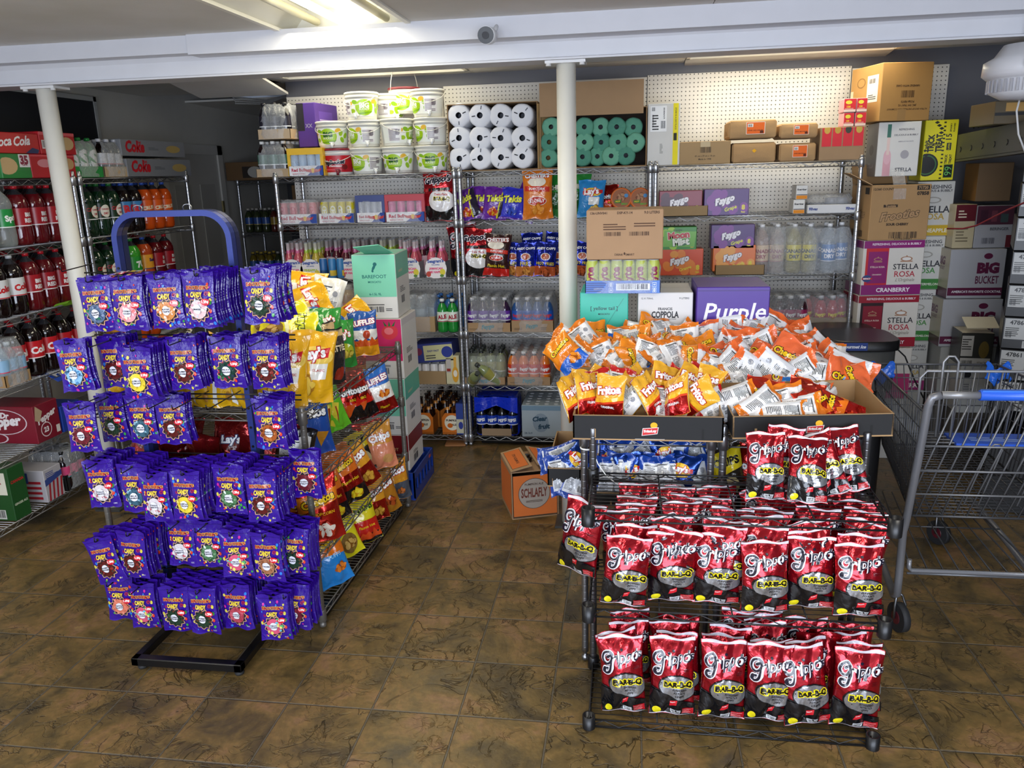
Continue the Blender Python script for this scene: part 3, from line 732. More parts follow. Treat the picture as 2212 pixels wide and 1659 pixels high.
KIND = {  # art, base colours (front, back), w, h, T
 'grippo': (a_grippo, ('b01424m', 'a81422m'), .140, .240, .030),
 'crunchy': (a_band([('r', 0, .34, '1c5fc4'), ('p', [(-.5, .3), (.5, .42), (.5, .5), (-.5, .4)], 'e07818'), ('c', .15, .24, .12, 'f09020', 'b85808')], 'Cheetos', .68, .8, 'f4c81c', '101014', .12, [('CRUNCHY', .1, .5, .06, W_)]), ('ee8a1c', 'e8e6e4'), .125, .165, .024),
 'puffs': (a_band([('r', 0, .62, '2a78d0'), ('e', .2, .3, .3, .2, '101014'), flame(.62, 'e86a20'), ('c', .1, .25, .1, 'f08a30', 'a84808')], 'Cheetos', .66, .8, 'f4c81c', '101014', .14, [('Puffs', .1, .5, .07, '80c8ff')]), ('e4683a', 'dfe0e4'), .14, .19, .026),
 'fritos': (a_band([('r', 0, .42, 'c01c1cm'), ('p', [(-.5, .3), (.5, .46), (.5, .56), (-.5, .42)], 'f0b428'), ('p', [(-.5, .28), (.5, .40), (.5, .45), (-.5, .33)], 'd84020')], 'Fritos', .66, .78, W_, 'c01818', .16, [('ORIGINAL', 0, .27, .055, W_)]), ('e8aa2c', 'e4e2e0'), .13, .18, .024),
 'hot': (a_band([('r', 0, .5, 'd82018m'), flame(.5, 'f07818'), ('c', 0, .24, .1, 'e04010', '981008')], 'Cheetos', .68, .8, 'f4c81c', '101014', .1), ('e03820m', 'dddcdc'), .125, .165, .024),
 'bluechip': (a_band([('e', 0, .62, .34, .16, 'f0c030'), ('p', [(-.4, .55), (.4, .62), (.38, .72), (-.42, .64)], 'c81c20'), ('e', 0, .25, .3, .12, 'd8dce8')], 'Lay\'s', .635, .5, W_, 'c81c20', .08), ('1c4298m', '1c429c'), .115, .165, .022),
 'lays': (a_band([('e', .1, .66, .36, .13, 'f4d060'), ('p', [(-.36, .56), (.34, .64), (.38, .78), (-.32, .68)], 'c8202c'), ('p', [(-.02, .32), (.3, .34), (.34, .56), (-.06, .54)], 'f4f0e4'), ('c', -.15, .25, .15, 'eec850', 'b07820', 6)], 'Lay\'s', .665, .56, W_, 'c8202c', .18, [('CLASSIC', .14, .46, .035, 'c03030')]), ('ecb01c', 'e8e4d8'), .20, .30, .042),
 'doritosblue': (a_band([('p', [(-.05, .1), (.12, .38), (-.3, .36)], 'd89830'), ('p', [(.2, .12), (.42, .34), (.1, .38)], 'c88820')], 'Doritos', .66, .84, W_, '141420', .0, [('RANCH', 0, .8, .06, 'f0d020')]), ('2450a8', 'dcdce0'), .19, .27, .038),
 'doritosred': (a_band([('r', 0, .38, '141012'), flame(.42, 'c81c10'), ('p', [(-.1, .1), (.2, .36), (-.3, .36)], 'd85818')], 'Doritos', .62, .84, W_, '141420', .0, [('BBQ', .1, .44, .06, 'f0d020')]), ('b42014m', '141214'), .17, .25, .036),
 'darkbag': (a_band([('e', .1, .2, .2, .12, 'a03020'), ('r', .86, .97, 'c0a478')], 'KETTLE', .66, .7, 'e8d8b8', '201c1c', .0), ('2c2a2c', '343236'), .17, .26, .04),
 'ruffles': (a_band([('r', 0, .36, 'f0a01c'), ('p', [(-.5, .32), (-.3, .42), (-.1, .34), (.1, .44), (.3, .34), (.5, .42), (.5, .6), (-.5, .6)], 'f2eee6'), flame(.36, 'd8561c'), ('e', .1, .5, .13, .09, 'c0462a')], 'RUFFLES', .76, .86, W_, 'b41c2c', .1), ('2458a4', 'e0e0e4'), .15, .235, .034),
 'rufflesred': (a_band([('r', 0, .3, 'b81c18m'), ('r', .3, .62, 'f2eee6'), ('c', .12, .45, .12, 'f09030', 'c05010', 4)], 'RUFFLES', .74, .84, W_, 'b41c2c', .1, [('Flamin', .05, .15, .06, 'f0d020')]), ('2c6cc0', 'e0e0e4'), .15, .235, .034),
 'green': (a_band([('e', 0, .35, .3, .16, 'b8c030'), ('c', .1, .3, .1, 'e0c850', '90801c', 4)], 'Lay\'s', .68, .5, W_, 'c8202c', .1), ('35923c', 'c4cc50'), .17, .24, .036),
 'limegreen': (a_band([('p', [(-.1, .1), (.3, .6), (.05, .66), (-.3, .2)], 'e8d83c'), ('p', [(.05, .15), (.16, .55), (.08, .56)], 'b04020')], 'DINAMITA', .76, .84, W_, '181818', .2), ('6cc82c', 'b8d840'), .14, .23, .03),
 'skyblue': (a_band([('e', 0, .3, .3, .14, 'f0e0b0')], 'Lay\'s', .66, .5, W_, 'c8202c', .1), ('4a9ee0', 'b8d8f0'), .17, .24, .036),
 'funyuns': (a_band([('p', [(-.5, .42), (.5, .56), (.5, .62), (-.5, .5)], 'f6f4c0'), ('e', .12, .28, .26, .2, '8a6a34'), ('c', .12, .28, .12, 'd8b060', '8a5a20', 5)], 'Funyuns', .76, .84, 'e8f040', '1c3c10', .12), ('e8dc20', 'f0ec90'), .17, .25, .036),
 'hotfunyuns': (a_band([('r', 0, .2, '18100e'), ('r', .2, .5, 'c82018'), flame(.2, 'e05020')], 'FUNYUNS', .72, .84, '1c3c10', 'c8e030', .1, [('Flamin Hot', .05, .36, .06, 'f0d020')]), ('e4d420', 'd8c820'), .15, .235, .032),
 'popcorn': (a_band([('p', [(-.5, .5), (.5, .62), (.5, .8), (-.5, .74)], 'e88018'), ('c', .05, .22, .13, 'f4e8d8', 'c03018', 7)], 'Cheetos', .66, .8, 'f4c81c', '101014', .16, [('POPCORN', .1, .46, .05, 'f4c020')]), ('d82820m', 'c82820'), .17, .26, .038),
 'flamin': (a_band([('r', 0, .30, '141014'), ('r', .30, .58, 'c02018m'), ('c', .1, .18, .12, 'f0d828', 'd8a010', 5)], 'Cheetos', .75, .8, 'f4c81c', '101014', .14, [('Flamin Hot', .08, .45, .06, 'f0d020')]), ('e07020', 'b86018'), .16, .25, .034),
 'bluepuffs': (a_band([('p', [(-.5, .6), (.5, .5), (.5, 1), (-.5, 1)], 'e8761c'), ('c', .22, .3, .1, 'f08a30', 'b85810', 5)], 'Cheetos', .74, .8, 'f4c81c', '101014', .1, [('PUFFS', .16, .52, .07, '9ad8ff')]), ('2488d8', '2a90e0'), .17, .26, .038),
 'fritosbig': (a_band([('r', 0, .5, 'c8281cm'), ('c', .1, .25, .13, 'e8b040', 'b07020', 6)], 'Fritos', .72, .8, W_, 'a01818', .2), ('eca42c', 'd8d8dc'), .16, .24, .034),
 'twists': (a_band([('r', 0, .45, '4c5460'), ('c', .1, .24, .1, 'c87030', '8a4818', 5)], 'Fritos', .74, .8, W_, 'b01c1c', .1, [('TWISTS', .1, .5, .07, 'f0b030')]), ('d89028', '505860'), .16, .24, .032),
 'bbqbrown': (a_band([('c', .1, .3, .13, 'b85020', '6c2810', 6)], 'Fritos', .72, .8, W_, 'b01c1c', .1), ('b87820', '8a3818'), .16, .24, .034),
 'honey': (a_band([('r', 0, .55, 'e8906c'), ('e', .15, .22, .2, .1, 'd8a060')], 'Chips', .68, .8, W_, 'c86028', .1), ('e09a3c', 'd8885c'), .15, .25, .032),
 'blackyellow': (a_band([('p', [(-.5, .45), (.5, .6), (.5, .95), (-.5, .85)], 'e8d020'), ('e', .0, .3, .3, .18, 'd8c890')], 'CHIPS', .72, .8, '141414', 'f0e040', .1), ('28221c', '3a3020'), .15, .25, .034),
 'reddark': (a_band([('e', 0, .55, .3, .14, '701818')], 'Lay\'s', .6, .5, W_, '30406a', .1), ('8c1c1cm', '8a1a1am'), .17, .24, .036),
 'takis': (a_band([('p', [(.1, .05), (.5, .1), (.5, .95), (.28, .95)], 'd8d020'), ('p', [(.16, .05), (.5, .1), (.5, .95), (.33, .95)], '2a2438'), ('c', -.05, .24, .13, 'c03818', 'e0a020', 5)], 'Takis', .64, .7, 'e8e83c', '4a1470', .12, None, .2), ('6a2a9c', '503068'), .19, .24, .036),
 'takisblue': (a_band([('c', .0, .24, .12, '2c4cc0', '1c2c80', 5), ('r', 0, .06, '6a3aa8')], 'Takis', .62, .74, 'e8e83c', '2a2890', .12, None, .2), ('3438c4', '3a3cb8'), .2, .24, .036),
 'puffcorn': (a_band([('e', 0, .74, .3, .1, 'f4ecdc'), ('p', [(-.42, .56), (.42, .54), (.42, .64), (-.42, .66)], 'd03020'), ('e', 0, .36, .32, .095, 'f4ecdc'), ('e', 0, .36, .3, .083, 'c83020'), ('c', 0, .2, .13, 'f0a040', 'd07818', 5)], 'CHESTER\'S', .86, .8, W_, 'b01c1c', .02, [('PUFFCORN', 0, .6, .05, W_), ('$2 ONLY', 0, .36, .07, W_)]), ('e07c20', 'e07c20'), .215, .335, .04),
 'puffcornred': (a_band([('e', -.05, .74, .32, .1, 'f4ecdc'), ('p', [(-.42, .56), (.42, .54), (.42, .63), (-.42, .65)], 'd03020'), ('e', 0, .44, .28, .07, 'f4ecdc'), ('e', 0, .44, .26, .06, 'c83020'), ('r', .02, .2, 'c82018')], 'CHESTER\'S', .86, .82, W_, 'b01c1c', .05, [('PUFFCORN', 0, .6, .045, W_), ('$2 ONLY', 0, .44, .05, W_), ('Flamin Hot', 0, .26, .07, 'f0d028')]), ('341818', '241414'), .19, .29, .038),
 'capp': (a_band([('e', 0, .58, .24, .11, 'e8e4e0'), ('e', 0, .58, .19, .09, 'b85838'), ('r', 0, .30, 'c87838'), ('c', 0, .15, .12, 'e09a48', '9a5820', 7)], 'ANDY CAPP\'S', .82, .86, W_, '1c2c98', .02, [('FRIES', 0, .38, .12, 'f4d828')], 0), ('2034b4m', '2438b0m'), .16, .24, .034),
 'capporange': (a_band([('e', 0, .58, .24, .11, 'e8e4e0'), ('e', 0, .58, .19, .09, 'b85838'), ('r', 0, .30, 'b85428'), ('c', 0, .15, .12, 'c86030', '803818', 7)], 'ANDY CAPP\'S', .82, .86, W_, '1c2c98', .02, [('HOT FRIES', 0, .38, .09, 'f4d828')], 0), ('2034b4m', '2438b0m'), .16, .24, .034),
 'twin': (a_band([('r', .0, .3, '181416'), ('e', .12, .4, .42, .22, 'e8e4e4'), ('r', .58, .64, 'a81820'), ('p', [(-.3, .58), (.4, .60), (.4, .66), (-.3, .64)], '181416')], 'Grippo\'s', .80, .84, '161428', 'f0e8ec', .12, [('Twin Pack', .12, .52, .05, 'c03030')], .3, lambda a, hw: a.text('BAR-B-Q', .14, .43 * hw, '101010', w=.5, bold=.05, out='f0dc20', ow=.09)), ('c02430m', 'b8242c'), .21, .31, .04),
 'lightblue': (a_band([('e', .05, .68, .34, .11, 'f0c83c'), ('p', [(-.34, .6), (.42, .66), (.42, .75), (-.34, .69)], 'c8202c'), ('p', [(-.1, .34), (.3, .35), (.32, .55), (-.1, .54)], 'eef0ee'), ('c', .15, .22, .13, 'ecc85c', 'b08428', 5)], 'Lay\'s', .675, .56, W_, 'c8202c', .1), ('2c8cd0', '2c86c8'), .2, .27, .038),
 'plainyellow': (a_band([('p', [(-.16, .02), (-.02, .9), (-.12, .95), (-.3, .1)], 'e4e2dc'), ('e', .25, .2, .1, .1, 'b07c30')], '', .5, .3, W_, None), ('dca818', 'dca818'), .13, .24, .034),
 'greenbig': (a_band([('e', 0, .4, .3, .2, '1c5c24')], 'CHIPS', .7, .6, 'e8e8d8', '1c5c24'), ('2c8c38', '2c8c38'), .19, .3, .036),
}
def smesh(kind, sd=0):
    k = (kind, sd)
    if k not in SM:
        f, (cf, cb), w, h, T = KIND[kind]; hw = h / w
        rev = {'bluechip': ('d4d8e0', '1c4298'), 'fritos': ('f2f0ee', 'c01818'), 'crunchy': ('f2f0ee', 'e07818'), 'puffs': ('eceef2', 'e86a30'), 'hot': ('efecea', 'e07818')}.get(kind, (None, None))
        back = None
        if rev[0]: back = backart(hw, rev[0], seed=sd + 1, strip=rev[1])
        elif kind not in ('grippo', 'plainyellow', 'reddark'): back = backart(hw, 'e8e6e2', seed=sd + 1)
        SM[k] = bag_mesh('bag_' + kind, w, h, T, sd + .37 * len(kind), f(hw, sd), back, lambda s_, v: C(cf) if s_ > 0 else C(cb) if (v > .12 and v < .88) or not rev[1] else C(rev[1]))
    return SM[k]
SEEN = {}
def bag(kind, loc, rot=(0, 0, 0), label=None, group=None, sd=0, sc=1., name='chip_bag', cat='bag of chips'):
    o = obj(name, smesh(kind, sd), None, loc, rot); o.scale = (sc,) * 3 if isinstance(sc, (int, float)) else sc
    return tag(o, label, cat, group)
ORD = ['first', 'second', 'third', 'fourth', 'fifth', 'sixth', 'seventh', 'eighth']
# ---------------- barbecue chip bags on the black shelves
q = random.Random(11)
GZ = {1: .037, 2: .443, 3: .771}
def grip(px0, py0, px1, py1, Y, lean=.22, rz=0., ry=0., label='', group=None, sd=0, tier=1):
    # px0, py0 = top middle of the bag; px1, py1 = bottom middle
    b = aY(px1, py1, Y); o = bag('grippo', (b.x, Y, GZ[tier] + .002), (-lean, ry, rz), label, group, sd, 1.07); return o
fr1 = [(1348, 1560, 2.285, -.06), (1450, 1566, 2.285, .0), (1556, 1566, 2.285, .04), (1655, 1560, 2.29, .03), (1745, 1570, 2.285, -.12), (1842, 1562, 2.285, .05)]
for i, (x, y, Y, ry) in enumerate(fr1):
    grip(0, 0, x, y, Y, .20 + q.uniform(-.04, .04), q.uniform(-.12, .12), ry, 'red barbecue chip bag, lowest black shelf, %s in the front row from the aisle' % ORD[i], 'barbecue chip bags on the lowest black shelf', i % 3)
for r in range(1, 4):
    for i in range(6):
        x = fr1[i][0] + q.uniform(-10, 14) + r * 2; Y = 2.285 + r * .065
        b = aY(x, 1560, 2.285)
        grip_lab = 'red barbecue chip bag crowded behind the front row on the lowest black shelf'
        up = (r == 2 and i in (4,)) or (r == 3 and i in (1, 5))
        bag('grippo', (b.x * 1. + .01 * r, Y, GZ[1] + (.25 if up else .005 * r + q.uniform(0, .012))), (-.12 + q.uniform(-.08, .1) + (pi if up else 0), q.uniform(-.14, .14), q.uniform(-.25, .25)), grip_lab, 'barbecue chip bags behind the lowest front row', (i + r) % 3)
fr2 = [(1345, 2.262, .10, 0), (1450, 2.30, -.02, 2), (1548, 2.30, .02, 1), (1650, 2.262, .0, 0), (1752, 2.30, .02, 2), (1852, 2.265, .0, 1)]
for i, (x, Y, ry, sd) in enumerate(fr2):
    b = aY(x, 1318, 2.27)
    bag('grippo', (b.x, Y, GZ[2] + .002), (-.20, ry, q.uniform(-.1, .1)), 'red barbecue chip bag, middle black shelf, %s in the front row from the aisle' % ORD[i], 'barbecue chip bags on the middle black shelf', sd, (1.05, 1, .92))
for r in range(1, 6):
    for i in range(6):
        b = aY(fr2[i][0] + q.uniform(-14, 14), 1318, 2.27); Y = 2.275 + r * .056
        bag('grippo', (b.x + .008 * r, Y, GZ[2] + .003 + .012 * r + q.uniform(0, .02)), (-.12 + q.uniform(-.1, .08), q.uniform(-.16, .16), q.uniform(-.3, .3)), 'red barbecue chip bag packed behind the front row on the middle black shelf', 'barbecue chip bags behind the middle front row', (i + r) % 3, (1, 1, .88))
bag('grippo', (-.165, 2.36, .50), (-.1, .12, -.5), 'red barbecue chip bag poking past the post on the aisle side', None, 1, 1.05)
for (x, y, Y, rx, ry, rz, lab, sd) in ((1652, 1080, 2.36, -.28, .02, .05, 'red barbecue chip bag standing foremost on the top black shelf, nearer the aisle', 1), (1742, 1095, 2.34, -.55, .05, -.05, 'red barbecue chip bag slumped back on the top black shelf, middle of the five', 2),
                                   (1800, 1060, 2.40, -.5, -.45, -.25, 'red barbecue chip bag lying askew between two others, top black shelf', 0), (1838, 1040, 2.44, -.5, -.22, -.15, 'red barbecue chip bag with a crown of white seal, nearest the shopping cart', 1), (1672, 1040, 2.45, -.1, .18, .1, 'red barbecue chip bag standing upright behind another on the top black shelf', 0)):
    b = aY(x, y, Y); bag('grippo', (b.x, Y, GZ[3] + .004), (rx, ry, rz), lab, 'barbecue chip bags on the top black shelf', sd, .86)

# ---------------- candy bags
def a_candy(name, cols, hw, sd):
    q = random.Random(sd); a = Art(); DC = ['d8402c', '2c78d8', 'd8cc50', '3c9c48', 'c8309c', '2c78d8', 'd8cc50']
    for i in range(27):
        x, y = q.uniform(-.44, .44), q.uniform(.05, hw - .22)
        if abs(x) < .3 and .3 < y < 1.15: continue
        r = q.choice((.022, .03, .042)); a.ell(x, y, r, r * 1.25, DC[i % 7], 10, q.uniform(-.5, .5))
    for (x, y, c) in ((.38, .70, '3c9c48'), (.36, .47, 'd8402c'), (.38, .92, 'd8cc50'), (-.40, .62, 'd8cc50')): a.ell(x, y, .045, .062, c, 12)
    a.swirl(.28, .93, .085, 'a01c48', .035); a.swirl(-.28, .88, .06, 'a01c48', .03, 1.2, -1)
    a.gear(0, .51, .33, 'd0a080', 11, .11); a.gear(0, .51, .30, '262430', 11, .11); a.ell(0, .51, .26, .26, cols[0], 18)
    for i in range(26):
        an = q.uniform(0, 2 * pi); r = .27 * math.sqrt(q.random()); s = q.uniform(.035, .06)
        a.ell(r * math.cos(an), .53 + r * math.sin(an) * .98, s, s * .7, cols[i % len(cols)], 9, q.uniform(0, 3))
    a.text('CANDY', -.02, .915, 'ecd040', w=.38, h=.15, bold=.05, out='5a2060', ow=.05); a.ell(0, .53, .125, .13, 'e4e4ee', 18)
    ws = name.split('/'); 
    for i, w_ in enumerate(ws): a.text(w_, 0, .53 + (len(ws) - 1) * .033 - i * .066, '1c1c28', w=min(.24, .042 * len(w_) + .03), h=.042, bold=.03)
    a.ell(.27, .72, .13, .09, 'd01c30', 16); a.text('1.29¢', .27, .72, 'ffffff', w=.19, bold=.05)
    a.text("BROTHER'S", 0, 1.10, 'a81c24', w=.70, h=.10, bold=.04, out='ecd060', ow=.06)
    a.lines(.26, .1, .16, .05, 3, 'd8d4f0', 4, .3); a.ell(0, hw - .07, .05, .03, '08060c', 12); a.rect(-.49, hw - .115, .49, hw - .108, '1c0c58'); a.lines(-.47, .01, .94, .035, 2, '4a34b8', 4, .3)
    return a
CN = {}
def candymesh(fl, sd):
    k = (fl, sd)
    if k not in CN:
        nm, cols = FLAV[fl]; w, h = .122, .185; hw = h / w
        CN[k] = bag_mesh('bag_candy', w, h, .0085, 3.3 + sd * 2.7 + fl * .9, a_candy(nm, cols, hw, fl + 5), None, lambda s_, v: C('32138c'), 'candy_film', .10, 14, 20, .09)
    return CN[k]
FLAV = [('GUMMY/DROPS', ['5a7090', '8090b0', '3c5070', '1c6c50']), ('CANDY/CORN', ['e8a0a8', 'f0e0c8', 'e07878', 'f4c8d0']), ('BUTTER/TAFFY', ['d89050', 'f0c8a8', 'c87840', 'f0d8c8']), ('SMARTIES', ['e8c8c8', 'f0e0d8', 'd8a0b0', 'c8d8e8']),
 ('GUMMY/BEARS', ['243c2c', '3c5438', '5c3828', '182820']), ('BLUE/RINGS', ['8cc0e8', 'b8d8f0', '5088b8', '305c80']), ('GUMMY/WORMS', ['5c1c1c', '883028', '401818', '3c3c34']), ('LEMON/DROPS', ['e8d040', 'd8c038', 'f0e070', 'c8a828']),
 ('JELLY/BEANS', ['1c3c34', '28684c', 'a02848', '203050']), ('CHERRY/STICKS', ['6c2430', '8c3440', '501c28']), ('BLUE/SHARKS', ['3c6478', '88b4c8', '284858']), ('PEACH/RINGS', ['a85828', 'c07840', '602c18', '883c20']),
 ('STARLITE/MINTS', ['d8d0d4', 'f0ecec', 'c05c68', 'e8e0e4']), ('APPLE/RINGS', ['4c7850', 'dce8dc', '78a078', '305c38']), ('CARAMEL', ['a87050', '885438', 'c08c68']), ('NEON/WORMS', ['d85878', 'e8e070', '58b878', '68c8e0']), ('ORANGE/SLICES', ['e08068', 'e8947c', 'd07058']), ('CHERRY/SLICES', ['b84858', 'c86070', 'a03848'])]
BNAME = ['grey-blue gummies', 'candy corn', 'tan taffy', 'wrapped pastel tablets', 'dark green gummy bears', 'pale blue rings', 'dark red gummy worms', 'yellow lemon drops', 'jelly beans', 'dark cherry sticks', 'teal gummy sharks', 'amber gummy worms', 'white mints', 'apple rings', 'brown caramels', 'neon worms', 'orange slices', 'cherry slices']
# rows from the top: (px, py of the bag's top middle, flavour, depth of the front bag, bags on the peg, tilt)
CR = [
 [(198, 600, 0, 2.47, 5, .05), (268, 597, 1, 2.47, 4, .02), (352, 593, 2, 2.49, 9, .03), (425, 588, 3, 2.455, 12, -.0), (556, 580, 4, 2.49, 9, .0)],
 [(148, 735, 5, 2.46, 3, .06), (238, 728, 6, 2.56, 7, .04), (288, 750, 7, 2.455, 11, .02), (388, 730, 6, 2.51, 6, .04), (482, 726, 8, 2.53, 6, .03), (566, 728, 6, 2.54, 8, .03)],
 [(168, 870, 9, 2.49, 2, .04), (232, 852, 4, 2.60, 4, .05), (298, 855, 10, 2.58, 3, .04), (363, 855, 6, 2.57, 6, .04), (575, 862, 11, 2.53, 7, .03)],
 [(208, 995, 12, 2.50, 9, .05), (284, 1003, 10, 2.50, 9, .04), (328, 1022, 12, 2.47, 10, .05), (396, 1018, 7, 2.455, 12, .0), (490, 1005, 13, 2.49, 10, .0), (560, 1020, 6, 2.47, 12, .02), (655, 972, 9, 2.62, 3, .0)],
 [(210, 1162, 6, 2.455, 8, .22), (280, 1148, 6, 2.46, 9, .0), (385, 1122, 12, 2.52, 5, .02), (446, 1125, 13, 2.52, 6, .02), (504, 1145, 15, 2.47, 11, .02), (572, 1152, 14, 2.46, 12, .03), (632, 1140, 4, 2.52, 8, -.03)],
 [(252, 1245, 16, 2.50, 5, .02), (300, 1262, 15, 2.50, 6, .05), (372, 1268, 4, 2.47, 9, .0), (432, 1270, 4, 2.47, 9, .05), (506, 1262, 17, 2.49, 10, .02), (586, 1285, 15, 2.455, 12, .03), (634, 1262, 9, 2.53, 9, -.04)]]
disp = t = bpy.data.objects['candy_display']
q = random.Random(5); RN = ['top', 'second', 'third', 'fourth', 'fifth', 'lowest']
for r, row in enumerate(CR):
    zz = []
    for (px, py, fl, Y, n, ti) in row: zz.append(aY(px, py, Y).z)
    used = []
    zm = sum(zz) / len(zz)
    for k, (px, py, fl, Y, n, ti) in enumerate(row):
        p = aY(px, py, Y); used.append(p.x); zp = p.z - .010; n = min(n, int((2.655 - Y) / .0172))
        m = MB('dark_metal'); m.tube([(p.x, 2.66, zp - .002), (p.x, 2.445, zp - .002), (p.x, 2.438, zp + .001), (p.x, 2.438, zp + .018)], .0022, '0c0c10', 6); m.build('peg', disp)
        for i in range(n):
            front = i == 0; jx = 0 if front else q.uniform(-.008, .008)
            rx = q.uniform(-.05, .02); y = Y + i * .0172
            o = obj('candy_bag', candymesh(fl, (k + r + i) % 2), None)
            tt = ti + (0 if front else q.uniform(-.05, .05)); rz = q.uniform(-.16, .16) if not front else q.uniform(-.08, .08)
            M = Matrix.Translation((p.x, y, zp)) @ Matrix.Rotation(rz, 4, 'Z') @ Matrix.Rotation(-tt, 4, 'Y') @ Matrix.Rotation(rx, 4, 'X') @ Matrix.Translation((0, 0, -.175))
            o.matrix_world = M
            lab = ('purple candy bag of %s, front of the %s peg, %s row' % (BNAME[fl], ORD[k], RN[r])) if front else 'purple candy bag hanging behind the front bag on the %s peg, %s row' % (ORD[k], RN[r])
            tag(o, lab, 'bag of candy', 'candy bags on the %s row of pegs' % RN[r])
    zb = min(zz) - .02 if r != 2 else zz[1] - .012
    m = MB('dark_metal')
    for dz in (0, -.018): m.cyl((-1.98, 2.662, zm - .015 + dz), (-1.19, 2.662, zm - .015 + dz), .003, '0c0c10', 6)
    m.build('peg_bar', disp)
    if r == 2:
        for px, py in ((372, 886), (446, 886), (523, 888)):
            p = aY(px, py, 2.44); MB('dark_metal').tube([(p.x, 2.69, p.z), (p.x, 2.445, p.z), (p.x, 2.438, p.z + .018)], .0022, '0c0c10', 6).build('peg', disp)
p = aY(120, 587, 2.44); MB('dark_metal').tube([(-1.96, 2.69, p.z), (p.x + .02, 2.445, p.z), (p.x + .02, 2.438, p.z + .018)], .0022, '0c0c10', 6).build('peg', disp)
o = obj('candy_bag', candymesh(1, 0), None, (-1.80, 2.50, 1.452), (-pi / 2 + .12, 0, -1.35)); tag(o, 'purple and pink candy bag lying flat on top of the hanging top row', 'bag of candy')
# ------------------------------------------------------------------ cartons, bottles, cans, packs
def fY(xl, xr, yt, yb, Y, z0=None):      # a face in the plane Y: left X, bottom Z, width, height
    ym = (yt + yb) / 2; xm = (xl + xr) / 2; a = aY(xl, ym, Y).x; b = aY(xr, ym, Y).x; zb = aY(xm, yb, Y).z; zt = aY(xm, yt, Y).z
    if z0 is not None: zb = z0
    return a, zb, b - a, zt - zb
def fX(xl, xr, yt, yb, X=-3.08, z0=None):
    ym = (yt + yb) / 2; xm = (xl + xr) / 2; a = aX(xl, ym, X).y; b = aX(xr, ym, X).y; zb = aX(xm, yb, X).z; zt = aX(xm, yt, X).z
    if z0 is not None: zb = z0
    return a, zb, b - a, zt - zb
def carton(name, label, cat, w, d, h, col, loc, rz=0., front=None, left=None, right=None, top=None, m='carton', rx=0., ry=0., group=None, seam=True, tape=None, parent=None, cut=None):
    mb = MB(m); mb.cbox((0, 0, 0), (w, d, h), col, .003)
    if front: front.apply(mb, plane((0, 0, 0), (1, 0, 0), (0, 0, 1)), clip=(.002, .002, w - .002, h - .002))
    if left: left.apply(mb, plane((0, d, 0), (0, -1, 0), (0, 0, 1)), clip=(.002, .002, d - .002, h - .002))
    if right: right.apply(mb, plane((w, 0, 0), (0, 1, 0), (0, 0, 1)), clip=(.002, .002, d - .002, h - .002))
    tp = top or Art()
    if seam: tp.rect(.004, d / 2 - .001, w - .004, d / 2 + .001, '3a2c1c')
    if tape: tp.rect(.004, d / 2 - .025, w - .004, d / 2 + .025, tape)
    if tp.L: tp.apply(mb, plane((0, 0, h), (1, 0, 0), (0, 1, 0)), clip=(.002, .002, w - .002, d - .002))
    o = mb.build(name, parent, loc, (rx, ry, rz)); return tag(o, label, cat, group) if label else o
def flapm(w, d, t, col, col2=None, m='carton'):      # a flap lying from its hinge along x, out in +y
    mb = MB(m); mb.box((0, 0, 0), (w, d, t), col); 
    if col2: mb.quad((.001, .001, -.0004), (.001, d - .001, -.0004), (w - .001, d - .001, -.0004), (w - .001, .001, -.0004), col2)
    return mb
def bottle_parts(liq, lab, cap, text, tc, kind='2L', body='soda', sub=None, neck='2a2a2e'):
    if kind == '2L': R, H = .0545, .30; pr = [(.025, .004), (.044, .0), (.052, .012), (.0545, .035), (.0545, .085), (.0528, .095), (.0528, .19), (.0545, .2), (.0535, .215), (.047, .236), (.034, .256), (.02, .272), (.0135, .28), (.0135, .287)]; lz, lh = .096, .092; cz = .284
    elif kind == '20': R, H = .036, .215; pr = [(.018, .003), (.03, 0), (.035, .008), (.036, .03), (.034, .055), (.036, .07), (.036, .135), (.034, .15), (.026, .172), (.015, .19), (.012, .198), (.012, .204)]; lz, lh = .07, .065; cz = .2
    elif kind == '1L': R, H = .043, .29; pr = [(.02, .003), (.036, 0), (.042, .01), (.043, .03), (.043, .19), (.041, .205), (.03, .235), (.016, .262), (.0135, .27), (.0135, .278)]; lz, lh = .07, .1; cz = .275
    mb = MB(body); mb.lathe([(r, z, liq if z < H * .84 else neck) for r, z in pr], 18); b = mb
    lb = MB('plastic'); r = R - .0012 if kind == '2L' else R + .0006; lb.lathe([(r, lz), (r, lz + lh)], 24, col=lab, caps=False)
    a = Art()
    if text: a.text(text, 0, lh * .5, tc, w=R * 1.75, bold=.05, rot=.12) if len(text) < 7 else words(a, text.split(' '), 0, lh * .64, lh * .24, tc, bold=.05)
    if sub: a.ell(0, lh * .5, R * .62, lh * .4, sub); a.text(text.split(' ')[0], 0, lh * .62, tc, w=R * .95, bold=.05); a.text(text.split(' ')[-1], 0, lh * .35, tc, w=R * .6, bold=.05)
    a.rect(-R * 1.45, .001, R * 1.45, .006, tc if not sub else 'ffffff', True)
    a.apply(lb, cylF(r, lz), .012, .0005, .0003)
    cp = MB('plastic').lathe([(.0155, cz), (.0155, cz + .016), (.013, cz + .018)], 14, col=cap)
    return b, lb, cp
def bottle(label, *a, **k):
    g = k.pop('group', None); b, l, c = bottle_parts(*a, **k); o = b.build('soda_bottle'); tag(o, label, 'soda bottle', g); l.build('label', o); c.build('cap', o); return Proto(o)
def merge(*ms):
    o = MB()
    for m in ms:
        n = len(o.v); o.v += m.v; o.f += [tuple(i + n for i in f) for f in m.f]; o.c += m.c; o.m += m.m; o.s += m.s
    return o
